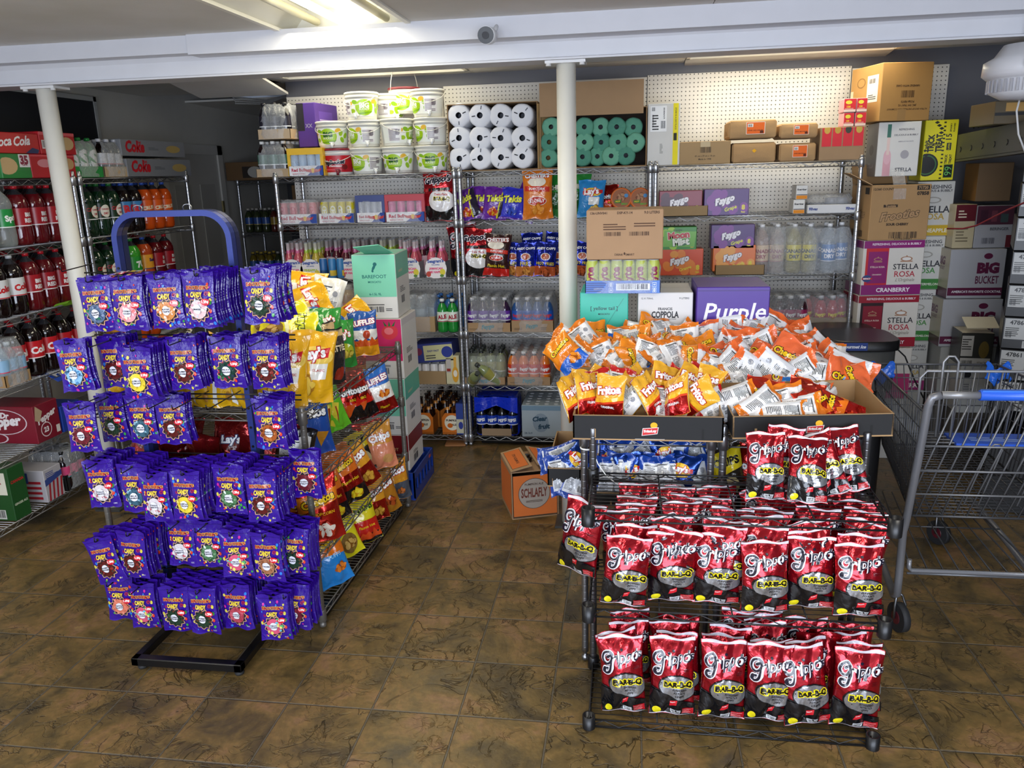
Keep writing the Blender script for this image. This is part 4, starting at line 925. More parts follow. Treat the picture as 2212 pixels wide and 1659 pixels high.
def bmesh_of(*a, **k): return merge(*bottle_parts(*a, **k)).mesh('bottle')
def can_mesh(col, col2=None, text=None, tc='ffffff', r=.0265, h=.134, top='c4c6ca'):
    mb = MB('can_metal'); mb.lathe([(r * .75, 0, 'b0b2b6'), (r * .96, .006, col), (r, .014, col), (r, h - .014, col), (r * .84, h - .003, top), (r * .84, h, top), (r * .78, h, top), (r * .76, h - .004, top)], 16)
    a = Art()
    if col2: a.rect(-r * 1.4, h * .15, r * 1.4, h * .42, col2)
    if text: a.text(text, 0, h * .5, tc, w=h * .6, rot=pi / 2, bold=.04)
    if a.L: a.apply(mb, cylF(r), .012, .0003, .0002)
    return mb.mesh('can')
def film(w, d, h, sd=1, m='shrink_film', col='e8ecf0', hole=False):
    mb = MB(m); nz_ = noise.noise
    def F(u, v):      # a soft rounded box round the pack
        a = u * 2 * pi; ca, sa = math.cos(a), math.sin(a); k = 1 / (abs(ca) ** 5 + abs(sa) ** 5) ** .2; z = v * h
        s = 1 - .16 * max(0, (v - .6) / .4) ** 2
        q = .012 * nz_(Vector((ca * 3 + sd, sa * 3, v * 4))) * (v > .02)
        return Vector(((w / 2 + q) * k * ca * s, (d / 2 + q) * k * sa * s, z + (q if v > .9 else 0)))
    mb.grid(F, 28, 8, col)
    def T(u, v):
        p = F(u, 1.); c = Vector((0, 0, h + .006 * nz_(Vector((u * 9 + sd, v * 5, 1))))); return p.lerp(c, v)
    mb.grid(T, 28, 3, col); return mb
def pack(name, label, cat, bm, nx, ny, pitch, loc, rz=0., tray=.05, tcol='a98a66', tart=None, fh=None, sd=1, group=None, drop=(), fl=True, tilt=None, z0=0., m='carton', partname='bottle'):
    # a tray of bottles or cans in shrink film; origin at the middle of the front edge of the base
    t = thing(name, label, cat, loc, (0, 0, rz), group); w, d = nx * pitch, ny * pitch; q = random.Random(sd)
    for j in range(ny):
        for i in range(nx):
            if (i, j) in drop: continue
            x = -w / 2 + (i + .5) * pitch; y = (j + .5) * pitch + .004
            o = obj(partname, bm[(i + j) % len(bm)] if isinstance(bm, list) else bm, t, (x, y, .003 + z0), (0, 0, q.uniform(-.25, .25)))
            if tilt and (i, j) in tilt: o.rotation_euler = tilt[(i, j)]
    if tray:
        mb = MB(m); e = .004; x0, x1, y0, y1 = -w / 2 - e, w / 2 + e, 0, d + 2 * e
        mb.box((x0, y0, 0), (x1, y1, .003), tcol); mb.box((x0, y0, .003), (x1, y0 + .003, tray), tcol); mb.box((x0, y1 - .003, .003), (x1, y1, tray), tcol); mb.box((x0, y0, .003), (x0 + .003, y1, tray), tcol); mb.box((x1 - .003, y0, .003), (x1, y1, tray), tcol)
        if tart: tart.apply(mb, plane((-w / 2, y0, 0), (1, 0, 0), (0, 0, 1)), clip=(0, .002, w, tray - .001))
        mb.build('tray', t)
    if fl: film(w + .014, d + .02, fh or .2, sd).build('film', t, (0, d / 2 + .004, .002))
    return t
def tfaygo(w, h=.05, txt='Faygo'):
    a = Art(); a.text(txt, w / 2, h * .52, '2f7f86', w=min(.09, w * .3), bold=.06, rot=.12, shear=.2); a.lines(w * .06, h * .2, w * .2, h * .22, 2, '6a5138'); a.lines(w * .72, h * .2, w * .2, h * .3, 3, '6a5138', 4); return a
def hoop(r, n=16, a0=0, a1=pi): return [(r * math.cos(a0 + (a1 - a0) * i / n), r * math.sin(a0 + (a1 - a0) * i / n)) for i in range(n + 1)]
# ---- drink bucket
def a_bucket(v, R, h):
    a = Art(); W = R * 2.9; a.rect(-W / 2, 0, W / 2, h, 'f2f4ea' if v != 3 else 'c01828')
    if v == 3:
        a.text('BigBucket', 0, h * .56, '14142c', w=R * 1.5, bold=.06, shear=.3, rot=.05, out='f0e8e8', ow=.05); a.text('STRAWBERRY', .01, h * .36, 'f4f0f0', w=R * .9, bold=.04); a.ell(-R * .8, h * .55, R * .2, h * .14, 'f0b028'); a.ell(R * .72, h * .3, R * .2, h * .16, '7a1018'); a.rect(-R * .7, h * .1, R * .5, h * .2, 'e05060'); return a
    cx = {0: 0., 1: -R * .9, 2: R * .75}[v]
    for i, (x, y, c) in enumerate(((-.8, .3, 'a8cc30'), (-.95, .7, 'e8b83c'), (.85, .7, 'a8cc30'), (.95, .3, '98c428'), (-.6, .8, '88b828'), (.65, .85, 'e8b83c'), (1.2, .55, 'a8cc30'), (-1.2, .45, '88b828'))): a.ell(cx + x * R, y * h, R * .2, h * .13, c, 10, i * .7)
    a.ell(cx, h * .5, R * .58, h * .47, 'a4cc1c', 24); a.poly([(cx - R * .5, h * .16), (cx + R * .55, h * .3), (cx + R * .45, h * .18), (cx - R * .3, h * .08)], '7cac14'); a.text('BIG', cx, h * .62, '1f5a24' if v == 0 else 'f4f8e8', w=R * .62, bold=.06); a.text('BUCKET', cx, h * .40, 'f0f4e0' if v == 0 else 'f4f8e8', w=R * .66, bold=.02)
    if v: sx = cx + (R * .85 if v == 1 else -R * 1.75); a.rect(sx, h * .1, sx + R * .85, h * .92, 'f4f2ee'); a.lines(sx + .004, h * .15, R * .7, h * .7, 9, '6a5460'); a.bars(sx + R * .45, h * .5, R * .3, h * .3, '4a3440')
    return a
def bucket(v, label):
    R, h = .106, .168; o = MB('plastic').lathe([(.084, 0), (.088, .004), (.1015, .128), (.106, .13), (.106, .137), (.103, .139), (.105, .15)], 28, col='e8e6da' if v != 3 else 'eae6e0').build('drink_bucket'); tag(o, label, 'drink bucket', 'drink buckets stacked on the rack')
    lb = MB('plastic'); F = lambda x, y: ((lambda a, r: ((r * math.cos(a), r * math.sin(a), .018 + y), (math.cos(a), math.sin(a), 0)))(-pi / 2 + x / .096, .0893 + (y + .014) * .105)); a_bucket(v, .096, .102).apply(lb, F, .012, .0006, .0005); lb.build('label', o)
    MB('plastic').lathe([(.109, .150), (.109, .16), (.104, .163), (.1, .159), (.02, .158)], 28, col='ece9dd' if v != 3 else '8a2030').build('lid', o)
    m = MB('plastic'); m.tube([(.109 * math.cos(a), -abs(math.sin(a)) * .055 - .06 * math.sin(a), .14 - .06 * math.sin(a)) for a in [i * pi / 14 for i in range(15)]], .0022, 'e4e2da', 6); m.build('handle', o)
    MB('plastic').cyl((.03, -.095, .022), (.03, -.12, .022), .011, 'f4f4f0' if v != 3 else '7a1828', 12).cyl((.03, -.118, .03), (.03, -.118, .0), .008, 'f4f4f0' if v != 3 else '7a1828', 10).box((.016, -.122, .03), (.044, -.114, .036), 'f4f4f0' if v != 3 else '7a1828').build('spigot', o)
    return Proto(o)
# ---- glass bottle
def glass_mesh(liq, cap, neckband=None, r=.03, h=.235, m='soda', neck='8a8e96'):
    mb = MB(m); mb.lathe([(r * .8, 0, liq), (r, .006, liq), (r, .12, liq), (r * .92, .138, liq), (r * .5, .165, neckband or neck), (r * .43, .185, neck), (r * .4, .222, neck), (r * .46, .228, cap), (r * .46, h, cap)], 14); return mb.mesh('bottle')
def carrier(label, art, col, side, liq, cap, loc, rz=0, group=None, w=.128, d=.128, hb=.13, rear=(), h=.235, band=None, hp=None):
    t = thing('bottle_carrier', label, 'bottle carrier', loc, (0, 0, rz), group)
    bm = glass_mesh(liq, cap, band) if not isinstance(liq, bpy.types.Mesh) else liq
    for i in range(2):
        for j in range(2): obj('bottle', bm, t, (-w / 4 + i * w / 2, d * .25 + j * d / 2, .002))
    mb = MB('gloss_carton'); n = 8; pts = [(-w / 2, 0), (w / 2, 0), (w / 2, hb * .78)] + [(w / 2 - (w) * i / n, hb * (.78 + .22 * math.sin(pi * i / n))) for i in range(1, n)] + [(-w / 2, hb * .78)]
    for y, s_ in ((0, 1), (d, -1)):
        a = Art().poly(pts, col); F = plane((0, y, 0), (1, 0, 0), (0, 0, 1)) if s_ > 0 else plane((0, y, 0), (-1, 0, 0), (0, 0, 1)); a.apply(mb, F, off=0, step=0)
    for x in (-w / 2, w / 2): mb.box((x - .001, 0, 0), (x + .001, d, hb * .78), side)
    mb.box((-w / 2, 0, 0), (w / 2, d, .002), col); mb.box((-.001, d * .1, 0), (.001, d * .9, hp or hb * 1.2), side)
    art.apply(mb, plane((-w / 2, 0, 0), (1, 0, 0), (0, 0, 1)), off=.0008)
    mb.build('carrier', t); return t
# ------------------------------------------------------------------ back racks
YF = 4.985
def T(s, w, c='222222', **k): return (s, w, c, k)
def cz(name, label, xl, xr, yt, yb, d, col, z0=None, Y=YF, rz=0., cat='carton', art=None, **k):
    X, Z, w, h = fY(xl, xr, yt, yb, Y, z0); f = art(w, h) if art else None
    return carton(name, label, cat, w, d, h, col, (X, Y, Z), rz, front=f, **k)
ZT = ZB[5] + .002; Z2 = ZB[4] + .002; Z3 = ZB[3] + .002; Z4 = ZB[2] + .002; Z5 = ZB[1] + .002; Z6 = ZB[0] + .002
# drink buckets
BK = [bucket(v, 'x') for v in (0, 1, 2, 3)]
def bk(v, x, level, lab, rz=0., Y=5.11):
    p = aY(x, [350, 295, 241][level], 5.0); BK[v].place((p.x * Y / 5.0, Y, ZT + .1665 * level), (0, 0, rz), lab)
bk(3, 732, 0, 'red strawberry drink bucket at the bottom corner of the bucket pyramid'); bk(1, 793, 0, 'white drink bucket with ingredients facing out, bottom row beside the red bucket', .5)
bk(0, 862, 0, 'green drink bucket, bottom row, second from the paper towel box', -.1); bk(0, 934, 0, 'green drink bucket, bottom row, touching the paper towel box', .1)
bk(0, 720, 1, 'green drink bucket standing on top of the red strawberry bucket'); bk(1, 789, 1, 'drink bucket turned to its nutrition panel, middle row, second from the side wall', .15)
bk(2, 858, 1, 'drink bucket with its handle raised, middle row, third from the side wall', .7); bk(1, 932, 1, 'drink bucket turned partly away, middle row, next to the paper towel box')
bk(2, 783, 2, 'green drink bucket on the top row, above the nutrition panel bucket', -.3); bk(1, 925, 2, 'drink bucket on the top row nearest the paper towel box', .05)
p = aY(835, 245, 5.2); BK[2].place((p.x * 5.25 / 5.2, 5.30, ZT + .333), (0, 0, .5), 'drink bucket half hidden behind the top row of buckets'); p = aY(876, 235, 5.2)
o = BK[1].place((p.x * 5.33 / 5.2, 5.33, ZT + .37), (0, 0, .9), 'tall drink bucket with a dark red lid and a raised hoop handle')
for k in list(o.children):
    if k.name.startswith('lid'): bpy.data.objects.remove(k)
MB('plastic').lathe([(.109, .150), (.109, .162), (.104, .165), (.02, .164)], 28, col='6c1c28').build('lid', o)
m = MB('plastic').tube([(.109 * math.cos(a), 0, .14 + .19 * math.sin(a)) for a in [i * pi / 18 for i in range(19)]], .0025, 'c8c6bc', 6); m.build('handle', o)
for v in (0, 4, 8): p = aY(752 + v * 18, 345, 5.3); BK[v % 3].place((p.x * 1.02, 5.34, ZT), (0, 0, v), 'drink bucket standing behind the bottom row of the pyramid', 'drink buckets behind the pyramid')
# bottle packs beyond the rack end
b20dark = bmesh_of('1a0c10', '3a6a58', 'e8e8e4', None, 'ffffff', '20'); b20blk = bmesh_of('141218', '262430', '202024', None, 'ffffff', '20')
X, Z, w, h = fY(556, 620, 305, 385, 5.0)
pack('drink_pack', 'shrink wrapped tray of dark drinks with white caps at the rack top end', 'drink pack', b20dark, 3, 5, .072, (X + w / 2, 4.99, ZT), 0, .05, 'b49a78', fh=.2, sd=2)
pack('drink_pack', 'clear wrapped tray of dark drinks stacked on the white capped tray', 'drink pack', b20blk, 3, 5, .07, (X + w / 2 + .03, 5.0, ZT + .232), 0, .06, 'c0a888', fh=.21, sd=3)
carton('sleeve_pack', 'purple printed sleeve of cans beside the stacked dark drinks', 'drink pack', .13, .32, .27, '4c2c84', (X + w + .05, 5.1, ZT + .18), -.1, front=Art().rect(0, .1, .05, .27, '1c1820').text('XX', .08, .13, '9a94a8', w=.05), right=Art().rect(.05, .06, .24, .22, '5c3c9c').lines(.06, .08, .16, .1, 6, 'a898c8'))
obj_ = bpy.data.objects
# wrapped energy drinks
def a_energy(w, h, c='f0eef0', rc='c02848'):
    a = Art(); a.rect(0, 0, w, h, c); a.poly([(w * .52, 0), (w, 0), (w, h), (w * .86, h)], '2c4a9c'); a.ell(w * .70, h * .52, h * .24, h * .24, 'f0c028', 14)
    for s in (-1, 1): a.poly([(w * .70 + s * h * .1, h * .3), (w * .70 + s * h * .75, h * .42), (w * .70 + s * h * .95, h * .72), (w * .70 + s * h * .55, h * .62), (w * .70 + s * h * .2, h * .68)], 'c83c3c')
    a.text('Red Bull', w * .27, h * .6, rc, w=w * .40, bold=.035); a.text('ENERGY DRINK', w * .27, h * .22, rc, w=w * .36, bold=.01); return a
def epack(label, xl, xr, yb, can, sleeve=None, Y=4.99, z=Z2, d=3, fh=.15, sd=1):
    X, Z, w, h = fY(xl, xr, yb - 20, yb, Y, z); n = 4; pitch = (w - .01) / n
    t = pack('energy_drink_pack', label, 'energy drink pack', can, n, d, pitch, (X + w / 2, Y, z), 0, .062, 'd8d4d2', a_energy(w - .01, .062), fh, sd, group='energy drink trays')
    if sleeve:
        m = MB('gloss_carton'); x0, x1, dd = -w / 2, w / 2, pitch * d
        m.box((x0 - .002, .0, .0), (x0 + .018, dd + .004, .168), sleeve); m.box((x1 - .018, .0, .0), (x1 + .002, dd, .168), sleeve); m.box((x0, .002, .162), (x1, dd, .17), sleeve)
        m.box((x0, -.003, .13), (x1, -.001, .17), sleeve)
        m.build('sleeve', t)
    return t
cans = {k: can_mesh(*v) for k, v in {'pink': ('d88088', 'e8a0a8', 'RED', 'c03048'), 'yellow': ('d0c020', 'd8cc40', 'RED', 'f0f0e0'), 'blue': ('a8acb8', '2c4494', None), 'magenta': ('d8609c', 'e890b8', None), 'sky': ('a8c4e0', 'd0d8e4', None)}.items()}
epack('wrapped tray of pale pink energy drink cans at the rack end', 598, 686, 481, cans['pink']); epack('wrapped tray of yellow energy drink cans', 688, 766, 480, cans['yellow'], sd=2)
epack('blue and silver sleeve of energy drinks with a torn opening', 770, 832, 478, cans['blue'], '24387c', sd=3); epack('red sleeved tray of bright pink energy drink cans beside the big twin pack bag', 833, 918, 478, cans['magenta'], 'b82838', sd=4)
epack('opened yellow sleeve of energy drinks below the dark drink bottles', 624, 700, 385, cans['sky'], 'e8b81c', 4.98, ZT, 2, .14, 5)
o = bag('twin', (aY(950, 468, 5.03).x, 5.02, Z2), (-.1, 0, -.04), 'large red and white twin pack barbecue chip bag next to the energy drinks'); o.name = 'chip_bag'
# paper towels
X, Z, w, h = fY(968, 1162, 222, 371, 5.0, ZT)
def openbox(name, label, w, d, h, loc, rz=0, col='a07c50', inner='8a6a44', cat='carton', t_=.005, front=False):
    m = MB('carton'); m.box((0, 0, 0), (w, d, t_), col); m.box((0, 0, h - t_), (w, d, h), col); m.box((0, 0, t_), (t_, d, h - t_), col); m.box((w - t_, 0, t_), (w, d, h - t_), col); m.box((t_, d - t_, t_), (w - t_, d, h - t_), inner)
    return tag(m.build(name, None, loc, (0, 0, rz)), label, cat)
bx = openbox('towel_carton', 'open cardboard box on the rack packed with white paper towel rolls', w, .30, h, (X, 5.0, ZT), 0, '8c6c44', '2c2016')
flapm(.11, h * .96, .004, 'a88858').build('flap', bx, (w - .002, .0, 0), (pi / 2, 0, .9))
def roll(col, R, core, plasticy, wr=.0):
    m = MB('paper'); n = 24; q = random.Random(3)
    pr = [(core, .0), (R * .8, -.002), (R * .95, .004), (R, .02), (R, .25)]; rs = []
    for r, y in pr:
        b = len(m.v); rs.append(b)
        for i in range(n): a = 2 * pi * i / n; k = 1 + .018 * math.cos(4 * a + .6) + .01 * math.sin(9 * a) * (r > core); m.v.append((r * k * math.cos(a), y + wr * math.sin(7 * a) * (r > core) * (r < R), r * k * math.sin(a)))
    m.loft(rs, n, col, False); b = m.ring((0, .06, 0), (0, 1, 0), core, n)
    rs2 = []
    for y in (0, .08):
        rs2.append(len(m.v)); m.v += [(core * math.cos(2 * pi * i / n), y, core * math.sin(2 * pi * i / n)) for i in range(n)]
    m.loft(rs2[::-1], n, '6a6b70', False); m.face(tuple(rs2[1] + i for i in range(n)), '5c5d63'); return m
rm = roll('f2f2f4', 0.071, .018, True); q = random.Random(4)
for k in range(5): a = q.uniform(0, 6); r = .045; m2 = (r * math.cos(a), -.003, r * math.sin(a))
rmesh = []
for s in range(3):
    m = roll('f0f0f3', 0.071, .018, True, .0015); a = 1.2 + s * 2.1
    m.box((-.003, -.0035, .028), (.003, -.002, .05), '33343a', Matrix.Rotation(a, 4, 'Y')); m.box((-.003, -.0035, .035), (.003, -.002, .056), '6a6c74', Matrix.Rotation(a + 1.9, 4, 'Y'))
    rmesh.append(m.mesh('roll'))
RN2 = ['top', 'middle', 'bottom']
for r, (y, xs_) in enumerate(((249, (990, 1036, 1081, 1127)), (298, (991, 1036, 1081, 1128)), (344, (992, 1037, 1082, 1128)))):
    for i, x in enumerate(xs_):
        p = aY(x, y, 5.0); z = max(p.z, ZT + .076)
        o = obj('paper_towel_roll', rmesh[(i + r) % 3], None, (p.x, 5.004, z), (0, (i * 1.3 + r) % 6, 0)); tag(o, 'wrapped white paper towel roll, %s row of the box, %s from the buckets' % (RN2[r], ORD[i]), 'paper towel roll', 'paper towel rolls in the open box')
X, Z, w, h = fY(1167, 1397, 262, 366, 5.0, ZT)
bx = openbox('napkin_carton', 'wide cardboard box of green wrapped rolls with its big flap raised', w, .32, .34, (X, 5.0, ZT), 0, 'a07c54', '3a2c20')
X2, Z2_, w2, h2 = fY(1170, 1396, 195, 268, 4.99); flapm(w2 - .004, h2, .005, 'a88660').build('flap', bx, (.002, -.012, .30), (pi / 2, 0, 0))
gm = [roll(c, .0575, .014, False, .003).mesh('roll') for c in ('5c9c82', '4f8f78', '6cab8e')]
for r, (y, xs_) in enumerate(((343, (1184, 1222, 1258, 1290, 1320, 1352)), (307, (1186, 1224, 1262, 1298, 1335, 1373)), (274, (1190, 1226, 1262, 1297, 1332, 1368)))):
    for i, x in enumerate(xs_):
        p = aY(x, y, 5.0); o = obj('tissue_roll', gm[(i * 2 + r) % 3], None, (p.x, 5.006 - (.02 if (r, i) in ((0, 5), (1, 5)) else 0) + .02 * (i % 2), max(p.z, ZT + .064)), (0, i + r, 0)); tag(o, 'green paper wrapped roll, %s row up in the flap box, %s from the towels' % (ORD[r], ORD[i]), 'tissue roll', 'green wrapped rolls in the flap box')
# white carton, cardboard, paper bundles
def a_white(w, h):
    a = Art(); a.rect(w * .78, 0, w * .94, h, 'f0e020'); a.rect(w * .08, h * .55, w * .58, h * .96, 'f4f4f2'); a.bars(w * .12, h * .88, w * .1, h * .06); a.lines(w * .14, h * .58, w * .2, h * .26, 6, '333333'); a.bars(w * .4, h * .6, w * .14, h * .12)
    a.text('80048469379', w * .5, h * .84, '333333', w=h * .18, rot=-pi / 2); a.text('N000097526', w * .16, h * .72, '333333', w=h * .2, rot=-pi / 2); a.rect(w * .8, h * .4, w * .9, h * .52, '2c2c20'); a.text('STORE IN A DRY PLACE', w * .86, h * .75, '3a3a28', w=h * .35, rot=-pi / 2); a.lines(w * .38, h * .2, w * .1, h * .16, 8, '888880'); return a
cz('shipping_carton', 'tall white shipping carton with a bright yellow side stripe', 1399, 1469, 223, 357, .30, 'd8d6d0', ZT, art=a_white)
cz('cardboard_carton', 'plain low cardboard carton with a barcode beside the tall white carton', 1468, 1578, 305, 355, .28, 'a88a60', ZT, art=lambda w, h: Art().bars(w * .4, h * .5, w * .22, h * .25, '4a3c2c').text('43 cm x 29 cm x 18 cm', w * .5, h * .36, '4a3c2c', w=w * .4).text('Made in 1998', w * .5, h * .22, '4a3c2c', w=w * .25).rect(w * .41, h * .75, w * .6, h, 'c8b490'))
def bundle(label, xl, xr, yt, yb, z0, lab, d=.26, seed=1):
    X, Z, w, h = fY(xl, xr, yt, yb, YF, z0); mb = MB('paper'); nz_ = noise.noise
    def side(u, v):
        a = (u * 2 - 1); x = w / 2 + (w / 2) * max(-1, min(1, a * 1.06)); b = .006 * nz_(Vector((u * 6 + seed, v * 4, 0)))
        return x, b
    mb.cbox((.004, .004, 0), (w - .004, d, h - .002), 'b08c60', .012)
    def F(u, v): x = .012 + u * (w - .024); z = .006 + v * (h - .014); return Vector((x, -.006 * math.sin(pi * u) ** .4 * math.sin(pi * v) ** .4 + .003 * nz_(Vector((u * 7 + seed, v * 5, 3))), z))
    mb.grid(F, 12, 8, 'b08c60')
    a = Art()
    if lab == 'o':
        a.rect(w * .36, h * .22, w * .74, h * .86, 'f0ece4'); a.rect(w * .37, h * .24, w * .73, h * .84, 'e86c28'); a.text('2# GROCERY BAGS', w * .55, h * .42, '3c2014', w=w * .3, rot=pi, bold=.02); a.rect(w * .39, h * .6, w * .5, h * .78, 'f4f0e8'); a.bars(w * .4, h * .62, w * .08, h * .12); a.rect(w * .64, h * .26, w * .71, h * .4, '5a2818')
    elif lab == 'y': a.poly([(w * .5, h * .48), (w * .55, h * .58), (w * .5, h * .68), (w * .45, h * .58)], 'f0b020')
    a.apply(mb, plane((0, -.0072, 0), (1, 0, 0), (0, 0, 1)))
    for s in (0, 1):
        x = .006 if s == 0 else w - .006; mb.face((len(mb.v), len(mb.v) + 1, len(mb.v) + 2), 'a07e54'); mb.v += [(x, .02, .01), (x, d - .02, .01), (x + (-.008 if s == 0 else .008), d / 2, h * .5)]
    tag(mb.build('paper_bundle', None, (X, YF, Z)), label, 'paper bundle', 'brown paper wrapped bundles')
bundle('brown paper bundle of grocery bags with a peeling orange label, upper large one', 1573, 1680, 258, 306, ZT + .137, 'o'); bundle('brown paper bundle marked with a small yellow diamond, lower large one', 1580, 1678, 307, 350, ZT, 'y', seed=4)
bundle('smaller brown paper bundle with a tilted orange label, upper of two', 1683, 1769, 265, 307, ZT + .13, 'o', seed=6); bundle('smaller brown paper bundle with an orange label, lower of two', 1682, 1765, 308, 349, ZT, 'o', seed=9)
bx = cz('display_carton', 'cardboard carton with torn window showing red and gold packets', 1771, 1868, 274, 346, .28, 'a08260', ZT, rz=.0, art=lambda w, h: (lambda a: [a.rect(w * .04 + i * w * .235, h * .42, w * .25 + i * w * .235, h * .98, 'd8303c') for i in range(4)] and [a.ell(w * .15 + i * w * .235, h * .92, w * .07, h * .12, c) for i, c in enumerate(('d0a848', 'c8a040', '3c4438', 'c8a848'))] and a)(Art()))
def a_lamp(w, h): return Art().rect(0, 0, w, h, 'd42830').ell(w * .4, h * .72, w * .26, h * .14, 'e8d840').text('130', w * .4, h * .4, 'f0c030', w=w * .3, bold=.05).rect(0, 0, w, h * .2, 'e8d0c0').lines(w * .1, h * .22, w * .7, h * .1, 2, 'f0c0b0')
for i, (xl, xr, yt, yb, lab) in enumerate(((1822, 1846, 250, 273, 'lower small red box beside the pale end'), (1847, 1872, 249, 272, 'lower small red box nearest the big brown carton'), (1822, 1850, 228, 249, 'upper small red box turned sideways'), (1850, 1874, 225, 248, 'upper small red box nearest the big brown carton'))):
    X, Z, w, h = fY(xl, xr, yt, yb, 5.0, ZT + fY(1771, 1868, 274, 346, YF)[3] + .001 + (.077 if i > 1 else 0)); carton('bulb_box', lab + ' of four', 'small box', w - .003, .12, .0745, 'd8a0a4', (X, 5.0, Z), front=a_lamp(w - .003, .0745), seam=False, group='small red boxes on the rack end')
# rack U_B shelf 2: bags
def rb(kind, x, yb, Y, z, lab, ry=0, rx=-.12, sc=1., sd=0, rz=0, grp=None): 
    return bag(kind, (aY(x, yb, Y).x, Y, z), (rx, ry, rz), lab, grp, sd, sc)
rb('takis', 1018, 470, 5.03, Z2, 'purple and black tortilla chip bag slumped by the rack post', -.35, -.3, .85); rb('takis', 1042, 470, 5.10, Z2, 'dark purple rolled chip bag behind the slumped one', .1, -.1, .85, 1)
rb('takis', 1066, 470, 5.03, Z2, 'purple rolled tortilla chip bag with yellow edge in the middle of its shelf', .12, -.15, .84, 1); rb('takisblue', 1104, 470, 5.02, Z2, 'bright blue rolled tortilla chip bag', .12, -.2, .82); rb('takis', 1122, 468, 5.16, Z2, 'purple chip bag tilted behind the bright blue one', .5, -.1, .95)
rb('puffcorn', 1162, 468, 5.0, Z2, 'tall orange puffed corn bag marked two dollars', 0, -.06, .9); rb('greenbig', 1203, 468, 5.08, Z2, 'green chip bag half hidden by the white column', 0, -.05, .88)
rb('greenbig', 1240, 468, 5.1, Z2, 'green chip bag on the far side of the white column', .1, -.05, .9, 1); rb('lightblue', 1275, 468, 5.02, Z2, 'light blue potato chip bag above the brown carton', .06, -.1, .84)
rb('doritosred', 1313, 468, 5.1, Z2, 'dark red chip bag between the light blue bag and the round trays', 0, -.1, .78, 1)
for x, r_, lab, c in ((1342, .05, 'round orange rimmed snack tub with hot and spicy print, beside the dark red bag', 'a0603c'), (1383, .05, 'orange crumpled bag of spicy snacks by the rack post', 'a8643c')):
    p = aY(x, 430, 5.03); m = MB('plastic'); m.lathe([(.02, 0), (.06, 0), (.066, .004), (.066, .02), (.06, .024)], 24, col='e0702c'); a = Art().ell(0, 0, .056, .056, c, 20); chips(a, 0, .01, .018, 'b8845c', '7a4424', 8, 3); a.rect(-.04, -.03, .0, -.01, '2c7c2c'); a.text('HOT', -.02, -.02, 'e8d020', w=.03, bold=.05); a.text('SPICY', .02, -.035, '50b030', w=.04, bold=.05); a.ell(.03, .015, .012, .012, '4c90c8')
    a.apply(m, plane((0, 0, .0242), (1, 0, 0), (0, 1, 0))); tag(m.build('snack_tub', None, (p.x, 5.06, p.z + .0), (pi / 2 - .2, 0, 0)), lab, 'snack tub'); bpy.data.objects[m and 'snack_tub'].location.z += 0
# shelf 3
rb('grippo', 1010, 590, 5.08, Z3, 'red barbecue chip bag peeping out behind the rack post', -.1, -.05, 1.4, 1)
rb('twin', 1026, 590, 5.02, Z3, 'twin pack barbecue bag of red and white beside the post, under the purple bags', .04, -.1, .98, 1); rb('puffcornred', 1071, 590, 5.01, Z3, 'black and red puffed corn bag marked two dollars', .08, -.1, .93)
for i, (x, Y, k, ry, lab) in enumerate(((1103, 5.06, 'capp', .15, 'dark blue and orange fry snack bag next to the puffed corn bag'), (1137, 5.02, 'capp', 0, 'blue fry snack bag standing in the middle with a gold banner'), (1176, 5.01, 'capporange', .08, 'blue hot fries bag nearest the white column'), (1200, 5.08, 'capporange', .1, 'blue hot fries bag cut off by the white column'), (1255, 5.03, 'capporange', .08, 'blue hot fries bag between the column and the brown carton'), (1150, 5.16, 'capp', .0, 'shiny blue snack bag behind the front fry bags'), (1190, 5.18, 'capp', .2, 'tall shiny blue snack bag behind, near the column'))):
    rb(k, x, 590, Y, Z3 + (.05 if i > 4 else 0), lab, ry, -.1, .88, i % 2, 0, 'blue fry snack bags')
# shelf 4, 5, 6 of the middle rack
bf = {c: bmesh_of(*v) for c, v in {'grape': ('2c1038', '6a34a0', 'dcdce0', 'Faygo', 'f0f0f0', '20'), 'bluered': ('24508c', '1c54b4', 'e0e0e4', 'Faygo', 'c82030', '20'), 'orange': ('e87820', 'd8381c', 'f0f0f0', 'Faygo', 'ffffff', '20'), 'black': ('3a1420', 'a82860', 'e8e8e8', 'Faygo', 'ffffff', '20'), 'redpop': ('b01c2c', 'b8143c', 'd8d8dc', 'Faygo', 'f0e020', '20'), 'tonic': ('b8b49c', 'c8b848', 'f0f0f0', None, '2a2a2a', '20'), 'green': ('8a9464', 'a09c50', '404440', None, 'ffffff', '20')}.items()}
fb2 = {}
pack('soda_pack', 'wrapped tray of purple grape soda bottles beside the rack post', 'soda pack', bf['grape'], 4, 5, .0715, (aY(1055, 708, 4.99).x, 4.985, Z4), .0, .06, 'ac8a62', tfaygo(.28, .06), .225, 5)
pack('soda_pack', 'wrapped tray of blue and red soda bottles near the column', 'soda pack', bf['bluered'], 4, 5, .0665, (aY(1150, 708, 4.99).x, 4.985, Z4), .0, .075, 'ac8a62', tfaygo(.26, .07), .225, 6)
pack('soda_pack', 'slumped clear wrapped tray of pale green and amber bottles', 'soda pack', bf['green'], 4, 4, .066, (aY(1047, 830, 4.98).x, 4.985, Z5), .03, .05, 'a88660', tfaygo(.26, .05), .19, 7, drop=((1, 0), (2, 0)), tilt={(0, 0): (.9, .6, 0), (3, 0): (.3, -.8, 0)})
pack('soda_pack', 'wrapped tray of orange soda bottles near the column', 'soda pack', bf['orange'], 4, 6, .07, (aY(1142, 828, 4.98).x, 4.985, Z5), .0, .055, 'a88660', tfaygo(.28, .055), .225, 8)
def gcan(n, m_, pitch, c): pass
